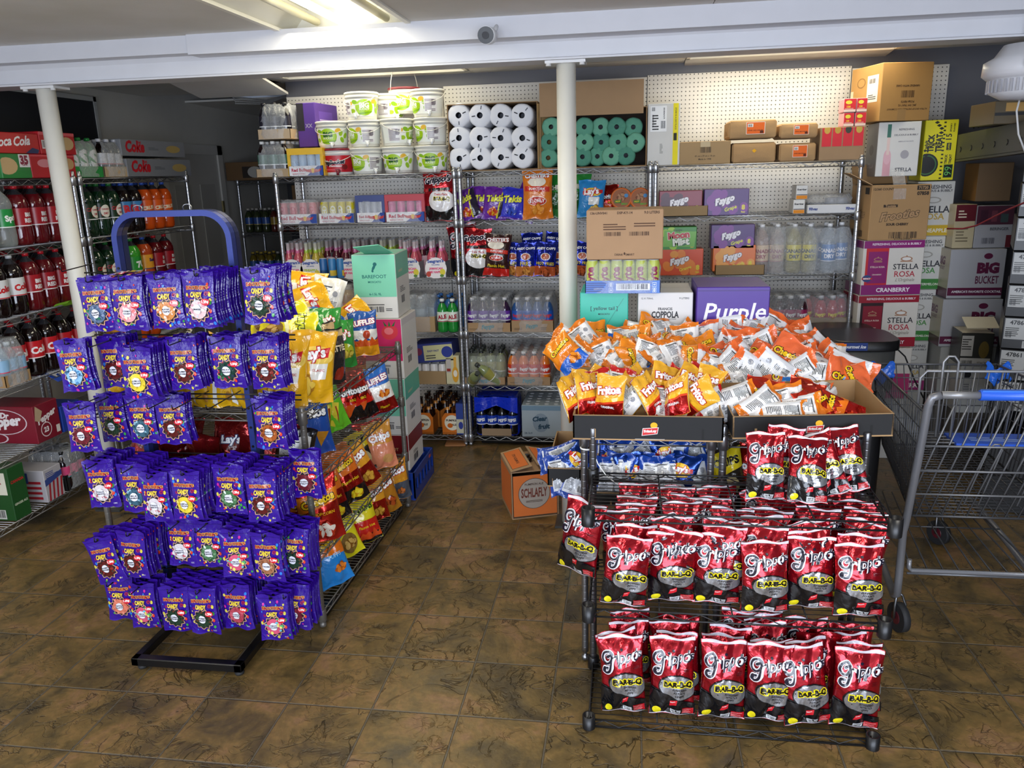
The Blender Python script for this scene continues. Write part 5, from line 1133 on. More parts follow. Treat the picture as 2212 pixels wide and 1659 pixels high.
# torn blue cola pack
bp = bmesh_of('0c0a10', '1c40b0', '1c40b0', 'PEPSI', 'ffffff', '20')
t = pack('soda_pack', 'deep blue wrapped cola pack torn open in front, on the bottom shelf', 'soda pack', bp, 4, 4, .07, (aY(1073, 935, 4.98).x, 4.985, Z6), 0, 0, fl=False)
m = MB('candy_film'); C0 = '1634c8'; hw, dp, hh = .15, .30, .27
def PF(u, v):
    a = -pi / 2 + (u - .5) * 2 * pi * .82 + pi; k = 1 / (abs(math.cos(a)) ** 5 + abs(math.sin(a)) ** 5) ** .2; s = 1 - .12 * v * v; q_ = .008 * noise.noise(Vector((u * 14, v * 6, 2)))
    return Vector(((hw + q_) * k * math.cos(a) * s, dp / 2 + (dp / 2 + q_) * k * math.sin(a) * s, hh * v))
m.grid(PF, 32, 8, C0)
m.grid(lambda u, v: Vector((hw * .88 * (2 * u - 1), dp * (.03 + .94 * v), hh + .006 * noise.noise(Vector((u * 9, v * 9, 1))))), 14, 10, C0)
m.grid(lambda u, v: Vector((hw * .97 * (2 * u - 1), -.004 - .01 * math.sin(u * 9), hh - .002 - v * (.06 + .05 * abs(2 * u - 1)))), 16, 4, C0)
m.build('film', t); MB('carton').box((-.1, -.006, 0), (.1, -.003, .05), 'a08668').build('tray', t)
# fruit water pack
wb = bmesh_of('b8c4cc', 'a8b8c4', 'e0e4e8', None, 'ffffff', '20', 'clear_bottle', None, 'b8c4cc')
X, Z, w, h = fY(1127, 1213, 876, 936, 4.97, Z6)
t = pack('water_pack', 'silver blue fruit water pack on the bottom shelf beside the column', 'water pack', wb, 4, 5, .063, (X + w / 2, 4.975, Z6), 0, 0, fl=False, sd=4)
carton('wrap', None, None, w, .34, h, 'a8b4bc', (-w / 2, -.004, 0), front=Art().rect(0, h * .84, w, h, '7894a8').ell(w * .48, h * .45, w * .2, h * .3, '8a9aa8').text('Clear', w * .46, h * .58, '24465c', w=w * .38, bold=.05, shear=.2, rot=.1).text('fruit', w * .56, h * .34, '24465c', w=w * .3, bold=.05, shear=.2, rot=.1).text('24-16.9', w * .16, h * .12, '405868', w=w * .2), parent=t, seam=False)
# black hose under the bottom shelves
tag(MB('rubber').tube([(-.98, 5.02, .03), (-.4, 5.03, .03), (.3, 5.03, .03)], .026, '121214', 16).build('foam_pipe'), 'long black pipe lying on the floor under the back racks', 'pipe')
# ---- rack U_C shelf 2
def a_fay(w, h, c1, c2, sub, sc_, dot=None):
    a = Art(); q = random.Random(len(sub) + 3)
    for i in range(9): a.ell(q.uniform(.1, .9) * w, q.uniform(.15, .85) * h, w * .12, h * .16, c2, 10, q.uniform(0, 3))
    if dot: a.ell(w * .34, h * .8, h * .16, h * .14, dot)
    a.text('Faygo', w * .46, h * .55, 'f4f0f4', w=w * .46, bold=.07, shear=.3, rot=.28, out='38182c', ow=.04); a.text(sub, w * .6, h * .25, sc_, w=w * .28, bold=.03, shear=.2, rot=.3)
    a.text('8', w * .88, h * .3, 'e8d828', h=h * .2, bold=.05); a.text('Pack', w * .88, h * .12, 'e8d828', w=w * .09, bold=.05); return a
def fay(label, xl, xr, yt, yb, z, c1, c2, sub, sc_, dot=None, Y=YF): return cz('soda_box', label, xl, xr, yt, yb, .13, c1, z, Y, art=lambda w, h: a_fay(w, h, c1, c2, sub, sc_, dot), cat='soda box', m='gloss_carton', seam=False)
t = thing('open_tray', 'low cardboard tray in front of the dark red soda box', 'tray', (aY(1423, 450, YF).x, 4.975, Z2)); MB('carton').box((0, 0, 0), (.29, .004, .06), 'a0845c').box((0, 0, 0), (.29, .3, .003), 'a0845c').box((0, 0, 0), (.003, .3, .06), '8c7048').box((.287, 0, 0), (.29, .3, .06), '8c7048').build('tray_body', t)
fay('dark red cola soda box sitting in the low tray', 1424, 1517, 412, 462, Z2 + .004, '8c1c34', '4c1830', 'Cola', 'f0e0e0', Y=5.0); fay('purple grape soda box beside the low tray, upper shelf', 1521, 1618, 408, 456, Z2, '4c1c70', '7c2c90', 'Grape', 'e0e03c')
for i, (xl, xr, yt, yb, lab) in enumerate(((1720, 1745, 403, 427, 'upper small white and orange battery box'), (1714, 1739, 428, 452, 'lower small white and orange battery box'))):
    X, Z, w, h = fY(xl, xr, yt, yb, 5.0, Z2 + (.083 if i == 0 else 0)); carton('battery_box', lab + ' of the stacked pair', 'small box', w, .14, .081, 'e4e2dc', (X, 5.0, Z), front=Art().rect(0, 0, w, .022, 'e89020').text('Energizer', w / 2, .055, '202020', w=w * .8, bold=.04).rect(0, .024, w, .028, '33333a'), seam=False)
X, Z, w, h = fY(1745, 1850, 430, 452, 4.985, Z2); t = thing('pet_food_tray', 'torn white tray of canned pet food in crumpled film', 'tray', (X, 4.985, Z2)); carton('tray_body', None, None, w, .3, .05, 'dcdcdc', (0, 0, 0), front=Art().text('9lives', w * .12, .026, '3a4a8c', w=.05, shear=.2, bold=.04).text('9lives', w * .88, .026, '3a4a8c', w=.05, shear=.2, bold=.04), top=Art().rect(.005, .005, w - .005, .295, '4a4844'), parent=t, seam=False)
for i in range(2): MB('can_metal').lathe([(.035, 0), (.038, .003), (.038, .035), (.034, .037)], 16, col='8c8c90').build('can', t, (w * (.55 + .2 * i), .08, .052))
film(w * .96, .28, .075, 8).build('film', t, (w / 2, .15, .03))
# shelf 3
fay('green citrus soda box on top of the orange soda box', 1428, 1505, 490, 533, Z3 + .155, '3c9430', 'a8d838', '', 'e8e020'); o = bpy.data.objects['soda_box.002'] if 'soda_box.002' in bpy.data.objects else None
if o:
    m = MB('gloss_carton'); Art().poly([(.01, .02), (.2, .02), (.21, .11), (.02, .12)], '70b838').text('Moon', .105, .09, 'c83c3c', w=.13, bold=.06, rot=.1, out='f0f4e8', ow=.04).text('Mist', .12, .05, 'f0f4e8', w=.10, bold=.06, rot=.1, out='2c6c40', ow=.04).text('Faygo', .1, .117, '1c4c20', w=.05, rot=.1).apply(m, plane((0, 0, 0), (1, 0, 0), (0, 0, 1)), off=.006); m.build('front_print', o)
fay('bright orange soda box underneath the green citrus box', 1424, 1519, 538, 583, Z3, 'e0501c', 'f08828', 'Orange', 'f0e040', 'f09c30')
t = thing('open_tray', 'low cardboard tray holding the orange peach soda box', 'tray', (aY(1545, 577, YF).x, 4.975, Z3)); MB('carton').box((0, 0, 0), (.29, .004, .06), 'a0845c').box((0, 0, 0), (.29, .3, .003), 'a0845c').box((0, 0, 0), (.003, .3, .06), '8c7048').box((.287, 0, 0), (.29, .3, .06), '8c7048').build('tray_body', t)
fay('orange peach soda box standing in a low tray', 1540, 1632, 530, 575, Z3 + .02, 'e87420', 'f0a440', 'Peach', 'f0e040', Y=5.0); fay('purple grape soda box stacked on the peach soda box', 1536, 1630, 485, 530, Z3 + .158, '4c1c70', '7c2c90', 'Grape', 'e0e03c', Y=5.0)
tw = {k: bmesh_of(*v) for k, v in {'y': ('c8bc78', 'd8c820', 'f0f0f0', 'CANADA DRY', '2c2c20', '1L', 'clear_bottle', None, 'd8d4b8'), 'p': ('d0b0a0', 'e8c8a0', 'f0f0f0', 'CANADA DRY', 'a03040', '1L', 'clear_bottle', None, 'd8d0c8'), 'b': ('b8c4cc', '3c78b8', 'f4f4f4', 'CANADA DRY', 'f0f0f4', '1L', 'clear_bottle', None, 'd0d8dc')}.items()}
pack('mixer_pack', 'wrapped pack of pale pink and yellow mixer bottles', 'mixer pack', tw['p'], 2, 3, .09, (aY(1662, 577, 5.0).x, 5.0, Z3), 0, 0, fh=.28, sd=3); pack('mixer_pack', 'wrapped pack of yellow tonic bottles in the middle of the mixers', 'mixer pack', tw['y'], 3, 3, .09, (aY(1715, 577, 5.0).x, 4.99, Z3), 0, 0, fh=.28, sd=9, drop=((0, 0),))
pack('mixer_pack', 'loosely wrapped pack of blue labelled club soda bottles', 'mixer pack', tw['b'], 3, 2, .088, (aY(1790, 577, 5.0).x, 4.99, Z3), 0, 0, fh=.27, sd=11, drop=((2, 0), (0, 0)))
# shelf 4
pack('soda_pack', 'wrapped tray of dark cherry soda bottles, white caps, next to the purple carton', 'soda pack', bf['black'], 4, 4, .066, (aY(1695, 703, 4.99).x, 4.985, Z4), 0, .09, 'a08460', tfaygo(.25, .085), .225, 12, drop=((0, 0),)); pack('soda_pack', 'wrapped tray of red soda bottles at the end of the rack', 'soda pack', bf['redpop'], 4, 4, .068, (aY(1785, 703, 4.99).x, 4.985, Z4), 0, .09, 'a08460', tfaygo(.25, .085), .22, 13, drop=((0, 0), (3, 0)))
# ---- rack U_A shelf 3: glass bottle carriers
def a_sea(w, h, c, l1, l2):
    a = Art(); a.ell(w / 2, h * .45, w * .56, h * .5, 'f4f0f0', 20); a.text('Seagram\'s', w / 2, h * .80, '3c5cac', w=w * .84, bold=.05, rot=.04); a.text('ESCAPES', w / 2, h * .64, '3c5cac', w=w * .4); a.text(l1, w / 2, h * .44, c, w=w * .7, bold=.05); a.text(l2, w / 2, h * .28, c, w=w * .7, bold=.05)
    a.ell(w * .84, h * .28, w * .14, h * .16, 'e8d840'); a.ell(w * .12, h * .18, w * .12, h * .14, 'c84838'); a.ell(w * .8, h * .1, w * .1, h * .07, '5c8c3c'); return a
gsea = {'p': glass_mesh('c85868', '8c9098', 'e070a0', neck='c8b8bc'), 'g': glass_mesh('c0a840', '8c9098', 'b0d040', neck='c4c4b4'), 'd': glass_mesh('5c2030', '8c9098', 'c870a0', neck='b0a8ac')}
SEA = [(633, 'p', 'e8407c', 'JAMAICAN', 'ME HAPPY', 'glass cocktail carrier with pink lettering at the open end of the shelf'), (672, 'g', 'b8d028', 'PINEAPPLE', 'STARFRUIT', 'glass cocktail carrier with lime lettering'), (757, 'd', 'e8407c', 'JAMAICAN', 'ME HAPPY', 'pink lettered glass cocktail carrier partly behind the teal carton'), (885, 'p', 'e8407c', 'JAMAICAN', 'ME HAPPY', 'pink lettered glass cocktail carrier just past the teal carton'), (942, 'p', 'e8407c', 'JAMAICAN', 'ME HAPPY', 'glass cocktail carrier with pink lettering nearest the rack post')]
for x, k, c, l1, l2, lab in SEA:
    X = aY(x, 590, 4.99).x; carrier(lab, a_sea(.128, .13, c, l1, l2), 'f0eef0', '9a9ca0', gsea[k], 'x', (X, 4.99, Z3), 0, 'glass cocktail carriers')
for i, x in enumerate((628, 668, 706, 746, 786, 826, 868, 915)):
    for j in (1, 2):
        X = aY(x, 590, 4.99).x; k = 'pgdpdgpd'[i]; carrier('glass cocktail carrier standing behind the front carriers', Art(), 'e8c0cc' if k != 'g' else 'd8e0a0', '9a9ca0', gsea[k], 'x', (X * (1 + .01 * j), 4.99 + .14 * j, Z3), 0, 'glass cocktail carriers behind the front row')
cc = can_mesh('3c88c8', 'e8c840', None); cc2 = can_mesh('2c6cb0', '1c4c80', None)
for i, x in enumerate((699, 718, 736)): p = aY(x, 590, 4.99); tag(obj('drink_can', [cc2, cc, cc][i], None, (p.x, 5.0, Z3), (0, 0, i)), ['dark blue drink can beside the lime lettered carrier', 'middle blue and yellow drink can of three', 'blue and yellow drink can nearest the teal carton'][i], 'drink can')
# shelf 4: jar pack, wrapped pack, green bottles
ja = MB('soda').lathe([(.03, 0, 'c09058'), (.045, .01, 'c09058'), (.046, .12, 'b88850'), (.044, .17, 'd0ac70'), (.03, .21, 'd0ac70')], 16); ja.cur = 'plastic'; ja.lathe([(.0468, .05), (.0468, .12)], 20, col='ece4d8', caps=False).lathe([(.034, .205), (.034, .235), (.03, .24)], 14, col='f0eeea'); Art().rect(-.03, .055, .03, .07, 'e06830').lines(-.03, .02, .05, .03, 3, '6a4a3a').apply(ja, cylF(.0468, .05), .02)
pack('juice_pack', 'wrapped pack of amber juice bottles with white lids behind the yellow bags', 'juice pack', ja.mesh('jar'), 4, 4, .096, (aY(735, 690, 4.99).x, 4.985, Z4 + .07), 0, .03, 'c05040', fh=.25, sd=5)
pack('drink_pack', 'half empty tray in loose clear film past the teal carton', 'drink pack', wb, 3, 4, .072, (aY(905, 712, 4.99).x, 4.985, Z4), .05, .1, 'b49468', fh=.24, sd=15, drop=((0, 0), (1, 0), (2, 0), (2, 1)))
gb = bmesh_of('1c8c34', 'e8f0e4', 'f4f4f4', 'ALE', 'a82838', '20')
for i, x in enumerate((957, 979)): p = aY(x, 712, 4.99); tag(obj('soda_bottle', gb, None, (p.x, 5.0, Z4), (0, 0, .1), ), ['green bottle with white cap nearer the torn film pack', 'green bottle with white cap nearer the rack post'][i], 'soda bottle')
pack('drink_pack', 'blue capped bottles standing behind the two green ones', 'drink pack', bmesh_of('3c78b8', '2c64b0', '3c78c0', None, 'ffffff', '20'), 3, 2, .072, (aY(968, 700, 5.1).x, 5.12, Z4), 0, 0, fl=False)
# shelf 5
nn = can_mesh('e8e4e0', 'd03030'); pack('energy_can_tray', 'cardboard tray of white and red cans under the blueberry box', 'can tray', nn, 4, 4, .056, (aY(928, 828, 4.98).x, 4.985, Z5), 0, .09, 'a88a60', fl=False)
cz('blueberry_box', 'blue and cream fruit box lying tilted on the white cans', 896, 980, 745, 775, .2, '2c3884', Z5 + .142, ry=-.08, cat='box', seam=False, art=lambda w, h: Art().rect(w * .25, h * .1, w, h * .9, 'd0cc98').ell(w * .85, h * .5, h * .3, h * .3, '2c3c94').ell(w * .12, h * .6, h * .2, h * .2, '7a2448').text('EASY FAST', w * .5, h * .6, '2c3884', w=w * .3, bold=.03).lines(w * .3, h * .2, w * .25, h * .25, 2))
cz('bottle_box', 'slim cream box printed with a pale bottle beside the cans', 963, 992, 768, 826, .1, 'd8d0a8', Z5, cat='box', seam=False, art=lambda w, h: Art().rect(w * .05, h * .4, w * .4, h * .9, 'c8c0b8').ell(w * .7, h * .35, w * .24, h * .28, 'e8a828').rect(w * .6, h * .6, w * .8, h * .95, 'e8b048').ell(w * .7, h * .38, w * .15, h * .12, 'f4ecd8').rect(w * .08, h * .45, w * .36, h * .55, 'a03020'))
# shelf 6: pumpkin ale
def a_pk(w, h): return Art().rect(0, 0, w, h * .78, 'd87420').poly([(0, h * .78), (w, h * .78), (w * .85, h), (w * .15, h)], 'd87420').ell(w / 2, h * .55, w * .38, h * .36, 'f0e8d0', 24).text('PUMPKIN', w / 2, h * .66, '3a2410', w=w * .6, bold=.04).text('ALE', w * .6, h * .46, '3a2410', w=w * .24, bold=.04).ell(w * .4, h * .42, w * .14, h * .11, 'd86c1c').rect(0, 0, w, h * .1, 'b8641c')
gp = glass_mesh('241008', '141210', 'd89040', neck='2c1810')
for x, lab in ((902, 'orange pumpkin ale carrier half hidden behind the wine cartons'), (966, 'orange pumpkin ale carrier beside the rack post')): carrier(lab, a_pk(.135, .15), 'd07420', 'b06424', gp, 'x', (aY(x - 4 if x > 950 else 916, 935, 4.99).x + (.05 if x > 950 else 0), 4.99, Z6), 0, 'pumpkin ale carriers', .135, .13, .15)
for i in range(3): carrier('orange pumpkin ale carrier behind the front ones', Art(), 'c07020', 'b06424', gp, 'x', (-1.36 + i * .13 if i < 2 else -1.3, 5.14 + .0 * i, Z6) if i < 2 else (-1.30, 5.29, Z6), 0, 'pumpkin ale carriers behind the front ones', .125, .13, .15)
cz('blueberry_box', 'small blue box with a cream stripe behind the rack post', 985, 1010, 872, 936, .2, '2c4494', Z6, cat='box', seam=False, art=lambda w, h: Art().rect(0, h * .05, w, h * .5, 'd0ccb0').ell(w * .4, h * .3, w * .2, h * .12, '2c3c94'))
tag(MB('carton').cbox((0, 0, 0), (.14, .2, .012), 'a06c40', .003).build('cardboard_scrap', None, (-1.22, 4.93, .001), (0, 0, .1)), 'flat piece of cardboard on the floor under the pumpkin ale', 'cardboard')
# ------------------------------------------------------------------ cartons on the low racks
ZR = .888
def ycz(label, xl, xr, yt, Y, d, col, z0, art=None, left=None, h=None, rz=0, m='gloss_carton', **k):
    X, Z, w, hh = fY(xl, xr, yt, yt + 50, Y); zt = aY((xl + xr) / 2, yt, Y).z; h = h or zt - z0
    return carton('wine_carton', label, 'wine carton', w, d, h, col, (X, Y, z0), rz, front=art(w, h) if art else None, left=left(d, h) if left else None, m=m, **k)
def a_kanga(w, h):
    a = Art(); a.text('[ yellow tail ]', w * .5, h * .80, '14343c', w=w * .56, bold=.01); a.text('MOSCATO', w * .5, h * .735, '14343c', w=w * .24, bold=.02)
    a.poly([(w * .15, h * .22), (w * .9, h * .93), (w * .905, h * .925), (w * .155, h * .215)], '2c8c7c')
    def sh(sc, c):     # hopping animal emblem in broad shapes
        o = .0012 * sc
        a.poly([(w * .30 - o, h * .27), (w * .42, h * .30 - o), (w * .50, h * .42 + o), (w * .56, h * .47 + o), (w * .72, h * .50 + o), (w * .82, h * .57 + o), (w * .9 + o, h * .58), (w * .84, h * .545 - o), (w * .76, h * .46 - o), (w * .66, h * .41 - o), (w * .6, h * .37 - o), (w * .52, h * .33 - o), (w * .44, h * .26 - o)], c)
        a.poly([(w * .52 - o, h * .36), (w * .6 + o, h * .36), (w * .57 + o, h * .27), (w * .5 + o, h * .23), (w * .56 + o, h * .2 - o), (w * .46 - o, h * .2 - o), (w * .45 - o, h * .24), (w * .51 - o, h * .29)], c)
    sh(2.4, '101820'); sh(.0, 'e8f0ec'); a.poly([(w * .54, h * .44), (w * .7, h * .475), (w * .68, h * .44), (w * .56, h * .40)], '101820'); return a
ycz('teal wine carton with a hopping animal emblem, under the can tray', 1253, 1357, 632, 3.5, .28, '3cc0a8', ZR, a_kanga)
def a_cop(w, h): return Art().text('FRANCIS', w * .5, h * .80, '2c2c2c', w=w * .26, bold=.03).text('COPPOLA', w * .5, h * .73, '1c1c1c', w=w * .5, h=h * .085, bold=.04).text('DIAMOND COLLECTION', w * .5, h * .675, '5c5c5c', w=w * .4).text('12 X 750mL', w * .17, h * .93, '5c5c5c', w=w * .22).text('9 LITERS', w * .84, h * .93, '5c5c5c', w=w * .18).poly([(w * .02, h * .55), (w * .02, h * .2), (w * .3, h * .2)], '2a2a2a').poly([(w * .02, h * .51), (w * .02, h * .2), (w * .26, h * .2)], 'e8e6e2').poly([(w * .02, h * .48), (w * .02, h * .2), (w * .22, h * .2)], '2a2a2a').rect(w * .06, h * .22, w * .7, h * .40, 'f4f4f4').text('46727', w * .42, h * .345, '2c2c2c', w=w * .22).lines(w * .2, h * .24, w * .45, h * .06, 3).bars(w * .08, h * .30, w * .07, h * .08)
ycz('white wine carton with bold black lettering between the teal and purple ones', 1378, 1497, 632, 3.5, .3, 'e2e0dc', ZR, a_cop)
def a_pur(w, h): return Art().text('Purple', w * .53, h * .70, 'f0eef4', w=w * .86, bold=.015, shear=.2).text('WINES, C', w * .72, h * .52, 'f0eef4', w=w * .4, bold=.05).rect(0, h * .955, w, h * .965, '3c1c74')
ycz('big purple wine carton with flowing white lettering', 1505, 1663, 620, 3.46, .33, '4c2894', ZR, a_pur)
lc = can_mesh('b4c054', 'c4cc70', 'Lyte', '8c2c50', .0262, .14)
X, Z, w, h = fY(1266, 1425, 597, 621, 3.46)
def a_blu(w, h):
    a = Art().rect(0, 0, w, h, '4478d0')
    for i in range(5): a.poly([(0, h * (.15 + .16 * i)), (w * (.2 + .02 * i), h * (.15 + .16 * i)), (w * (.21 + .02 * i), h * (.22 + .16 * i)), (0, h * (.22 + .16 * i))], '2a3070')
    a.rect(w * .42, h * .25, w * .87, h * .8, '24305c'); a.bars(w * .435, h * .32, w * .41, h * .42, '202438', 'f0f4fc')
    for x, y, s in ((.34, .68, '0'), (.34, .25, '90'), (.93, .68, 'GF'), (.93, .25, '0')): a.rect(w * (x - .028), h * (y - .18), w * (x + .028), h * (y + .18), 'd8e4f8'); a.rect(w * (x - .023), h * (y - .14), w * (x + .023), h * (y + .14), '4478d0'); a.text(s, w * x, h * y, 'f0f4fc', w=w * .03, bold=.04)
    return a
ZK = aY(1305, 632, 3.5).z + .002
t = pack('can_tray', 'blue based tray of lime green cans below the brown carton', 'can tray', lc, 6, 4, w / 6, (X + w / 2, 3.46, ZK), 0, .055, '4478d0', a_blu(w, .055), .142, 21, m='gloss_carton', partname='can')
ZK2 = ZK + .146
def a_brn(w, h): return Art().text('136-UNV041', w * .16, h * .94, '4a3020', w=w * .22, bold=.03).text('DSP-KY-14', w * .5, h * .94, '4a3020', w=w * .2, bold=.03).text('9.0 LITERS', w * .85, h * .94, '4a3020', w=w * .2, bold=.03).lines(w * .22, h * .6, w * .3, h * .15, 3, '5a3c28').lines(w * .62, h * .66, w * .28, h * .1, 2, '5a3c28').bars(w * .23, h * .48, w * .22, h * .08, '4a3020').bars(w * .56, h * .48, w * .26, h * .08, '4a3020').text('DRINK   SMART', w * .5, h * .1, '4a3020', w=w * .26).ell(w * .5, h * .12, w * .012, h * .03, '4a3020', 8)
X, Z, w, h = fY(1268, 1432, 452, 552, 3.5, ZK2)
carton('liquor_carton', 'brown cardboard liquor carton topmost of the stack beside the column', 'carton', w, .27, h, 'b08c68', (X, 3.46, ZK2), .0, front=a_brn(w, h), left=Art().rect(.08, h * .6, .2, h * .7, '4a3020'))
# ---- trays of small bags
def tray(label, x0, x1, Y0, Y1, z, hf, hb, col='18181a', inner='a8865c', rz=0., logo=True, rx=0., name='snack_tray', ry=0., slant=.0):
    w, d = x1 - x0, Y1 - Y0; t = .005; m = MB('carton')
    m.box((0, 0, 0), (w, d, t), inner); m.box((0, 0, t), (w, t / 2, hf), col); m.box((0, t / 2, t), (w, t, hf), inner); m.box((0, d - t, t), (w, d, hb), inner)
    for x in (0, w - t):
        n = len(m.v); xs = (x, x + t)
        for xx in xs: m.v += [(xx, 0, t), (xx, d, t), (xx, d, hb), (xx, d * .55, hb), (xx, d * .25, hf), (xx, 0, hf)]
        m.face((n, n + 5, n + 4, n + 3, n + 2, n + 1) if x == 0 else (n + 5, n, n + 1, n + 2, n + 3, n + 4), col if x == 0 else inner); m.face((n + 6, n + 7, n + 8, n + 9, n + 10, n + 11), inner if x == 0 else col)
        for i in range(6): j = (i + 1) % 6; m.face((n + i, n + j, n + 6 + j, n + 6 + i), inner)
    a = Art(); a.rect(0, hf - .002, w, hf, 'b08c60')
    if logo:
        lx = w * .52; s = .028; a.ell(lx + .012, hf * .62, s * .42, s * .38, 'f0b020', 16)
        a.poly([(lx - s, hf * .2), (lx + s * .85, hf * .28), (lx + s, hf * .55), (lx - s * .9, hf * .5)], 'f0ecec'); a.poly([(lx - s * .92, hf * .22), (lx + s * .8, hf * .3), (lx + s * .92, hf * .53), (lx - s * .84, hf * .48)], 'd02c30'); a.text('FritoLay', lx, hf * .38, 'ffffff', w=s * 1.5, bold=.05, rot=.06)
        a.lines(lx - .05, hf * .06, .1, .004, 1, 'b0b0b0')
    a.rect(w * .14, hf * .1, w * .155, hf * .45, 'a8865c'); a.rect(w * .86, hf * .1, w * .875, hf * .5, '0a0a0a')
    a.apply(m, plane((0, 0, 0), (1, 0, 0), (0, 0, 1)), clip=(0, 0, w, hf)); return tag(m.build(name, None, (x0, Y0, z), (rx, ry, rz)), label, 'tray')
X, Z, w, h = fY(1238, 1563, 885, 932, 2.57)
tray('black fronted snack tray with a torn corner, full of red and gold bags', X, X + w, 2.56, 2.98, ZR, .088, .15)
X, Z, w, h = fY(1572, 1925, 900, 945, 2.6)
tray('black fronted snack tray, tilted and half empty, beside the shopping cart', X + .012, X + w, 2.56, 2.96, ZR + .012, .078, .085, rz=.03, ry=-.03)
tray('brown display tray under the heap of orange backed snack bags', -.19, .30, 3.0, 3.42, ZR, .11, .17, '8c6c44', logo=False); tray('brown display tray under the heap of white backed puff bags', .33, .82, 3.0, 3.44, ZR, .11, .17, '8c6c44', logo=False)
def heap(kind, px, py, Y, R3, label, group, sd=0, sc=1.):
    c = aY(px, py, Y); _, _, w, h, T_ = KIND[kind]
    o = obj('snack_bag', smesh(kind, sd)); o.matrix_world = Matrix.Translation(c) @ R3.to_4x4() @ Matrix.Scale(sc, 4) @ Matrix.Translation((0, 0, -h / 2)); tag(o, label, 'bag of snacks', group); return o
def rr(q, back=.5, tilt=1.0):
    from mathutils import Euler
    return Euler((q.uniform(-tilt, .35), q.uniform(-1.1, 1.1), (pi if q.random() < back else 0) + q.uniform(-.6, .6)), 'ZYX').to_matrix() if False else (Matrix.Rotation((pi if q.random() < back else 0) + q.uniform(-.7, .7), 3, 'Z') @ Matrix.Rotation(0, 3, 'X'))
def rot3(face_back, yaw, roll, lean):       # lean back from upright, roll in the picture plane, yaw; optionally turned round
    return Matrix.Rotation(yaw, 3, 'Z') @ Matrix.Rotation(-lean, 3, 'X') @ Matrix.Rotation(roll, 3, 'Y') @ Matrix.Rotation(pi if face_back else 0, 3, 'Z')
q = random.Random(21)
for j, (y, Y, n) in enumerate(((726, 3.42, 6), (746, 3.34, 9), (760, 3.22, 11), (774, 3.10, 12))):
    for i in range(n):
        if j == 0: x = (1282, 1378, 1402, 1432, 1462, 1480)[i]
        else: x = 1225 + (1490 - 1225) * (i + .5) / n + q.uniform(-12, 12)
        yy = y + q.uniform(-7, 7) + (12 if x < 1340 and j == 0 else -4 * (j == 0))
        heap('crunchy', x, yy, Y, rot3(q.random() < .6, q.uniform(-.7, .7), q.uniform(-1.5, 1.5), q.uniform(.1, 1.1)), 'small orange and blue cheese snack bag in the heap before the teal carton', 'orange and blue bags heaped before the wine cartons', q.randrange(3), q.uniform(.85, 1.))
heap('crunchy', 1222, 765, 3.02, rot3(False, -.3, -.9, .5), 'orange cheese snack bag spilling over the aisle end of its tray', None, 1, 1.)
for i, (x, y) in enumerate(((1232, 742), (1262, 735))): heap('crunchy', x, y, 3.25, rot3(True, .2, -1.0 + i * .4, .5), ['orange backed snack bag poking up against the white column', 'orange and white snack bag just inside the column end of the heap'][i], None, i, 1.)
P_ = []
for j, (y0, y1, Y, n) in enumerate(((718, 775, 3.46, 8), (740, 786, 3.36, 10), (762, 798, 3.25, 11), (786, 812, 3.13, 11), (808, 828, 3.02, 11))):
    for i in range(n):
        f = (i + .5) / n; x = 1500 + f * ((1790, 1810, 1830, 1835, 1820)[j] - 1500) + q.uniform(-12, 12); y = y0 + (y1 - y0) * max(0, (f - .55) / .45) ** 1.3 + q.uniform(-6, 6)
        if f < .12 and j > 2: x += 10
        heap('crunchy' if q.random() < .14 else 'puffs', x, y, Y, rot3(q.random() < .78, q.uniform(-.7, .7), q.uniform(-1.7, 1.7), q.uniform(.1, 1.1)), 'orange and blue cheese puff bag in the large jumbled heap, many showing white backs', 'cheese puff bags in the large heap', q.randrange(3), q.uniform(.95, 1.08))
heap('puffs', 1822, 822, 3.02, rot3(False, -.2, 1.35, .7), 'cheese puff bag hanging off the cart end of the heap', None, 0, .95)
fr = [(1232, 850, -.1), (1268, 842, .25), (1318, 848, .05), (1362, 862, .45), (1402, 846, -.2), (1428, 864, .5), (1462, 848, -.55), (1494, 870, -.9), (1504, 850, .9), (1536, 868, 1.3)]
for i, (x, y, r_) in enumerate(fr):
    heap('fritos', x, y + 8, 2.66 + .03 * (i % 2), rot3(i in (3, 5, 9, 7), (1.1, .9, -.3, -1.0, .9, 1.0, -.9, .8, -.7, .5)[i], r_, q.uniform(.1, .5)), 'gold and red corn chip bag, %s along the front of the torn corner tray' % ['first', 'second', 'third', 'fourth', 'fifth', 'sixth', 'seventh', 'eighth', 'ninth', 'tenth'][i], 'gold and red corn chip bags in the front tray', i % 3, .84)
for i in range(13):
    x = 1250 + i * 23; heap('fritos', x + q.uniform(-6, 6), 836 + q.uniform(-8, 8) - (10 if i > 7 else 0), 2.80 + .05 * (i % 2), rot3(q.random() < .45, q.uniform(-.6, .6), q.uniform(-.7, .7), q.uniform(.1, .6)), 'gold and red corn chip bag packed behind the front ones in the torn corner tray', 'corn chip bags behind the tray front', i % 3, .8)
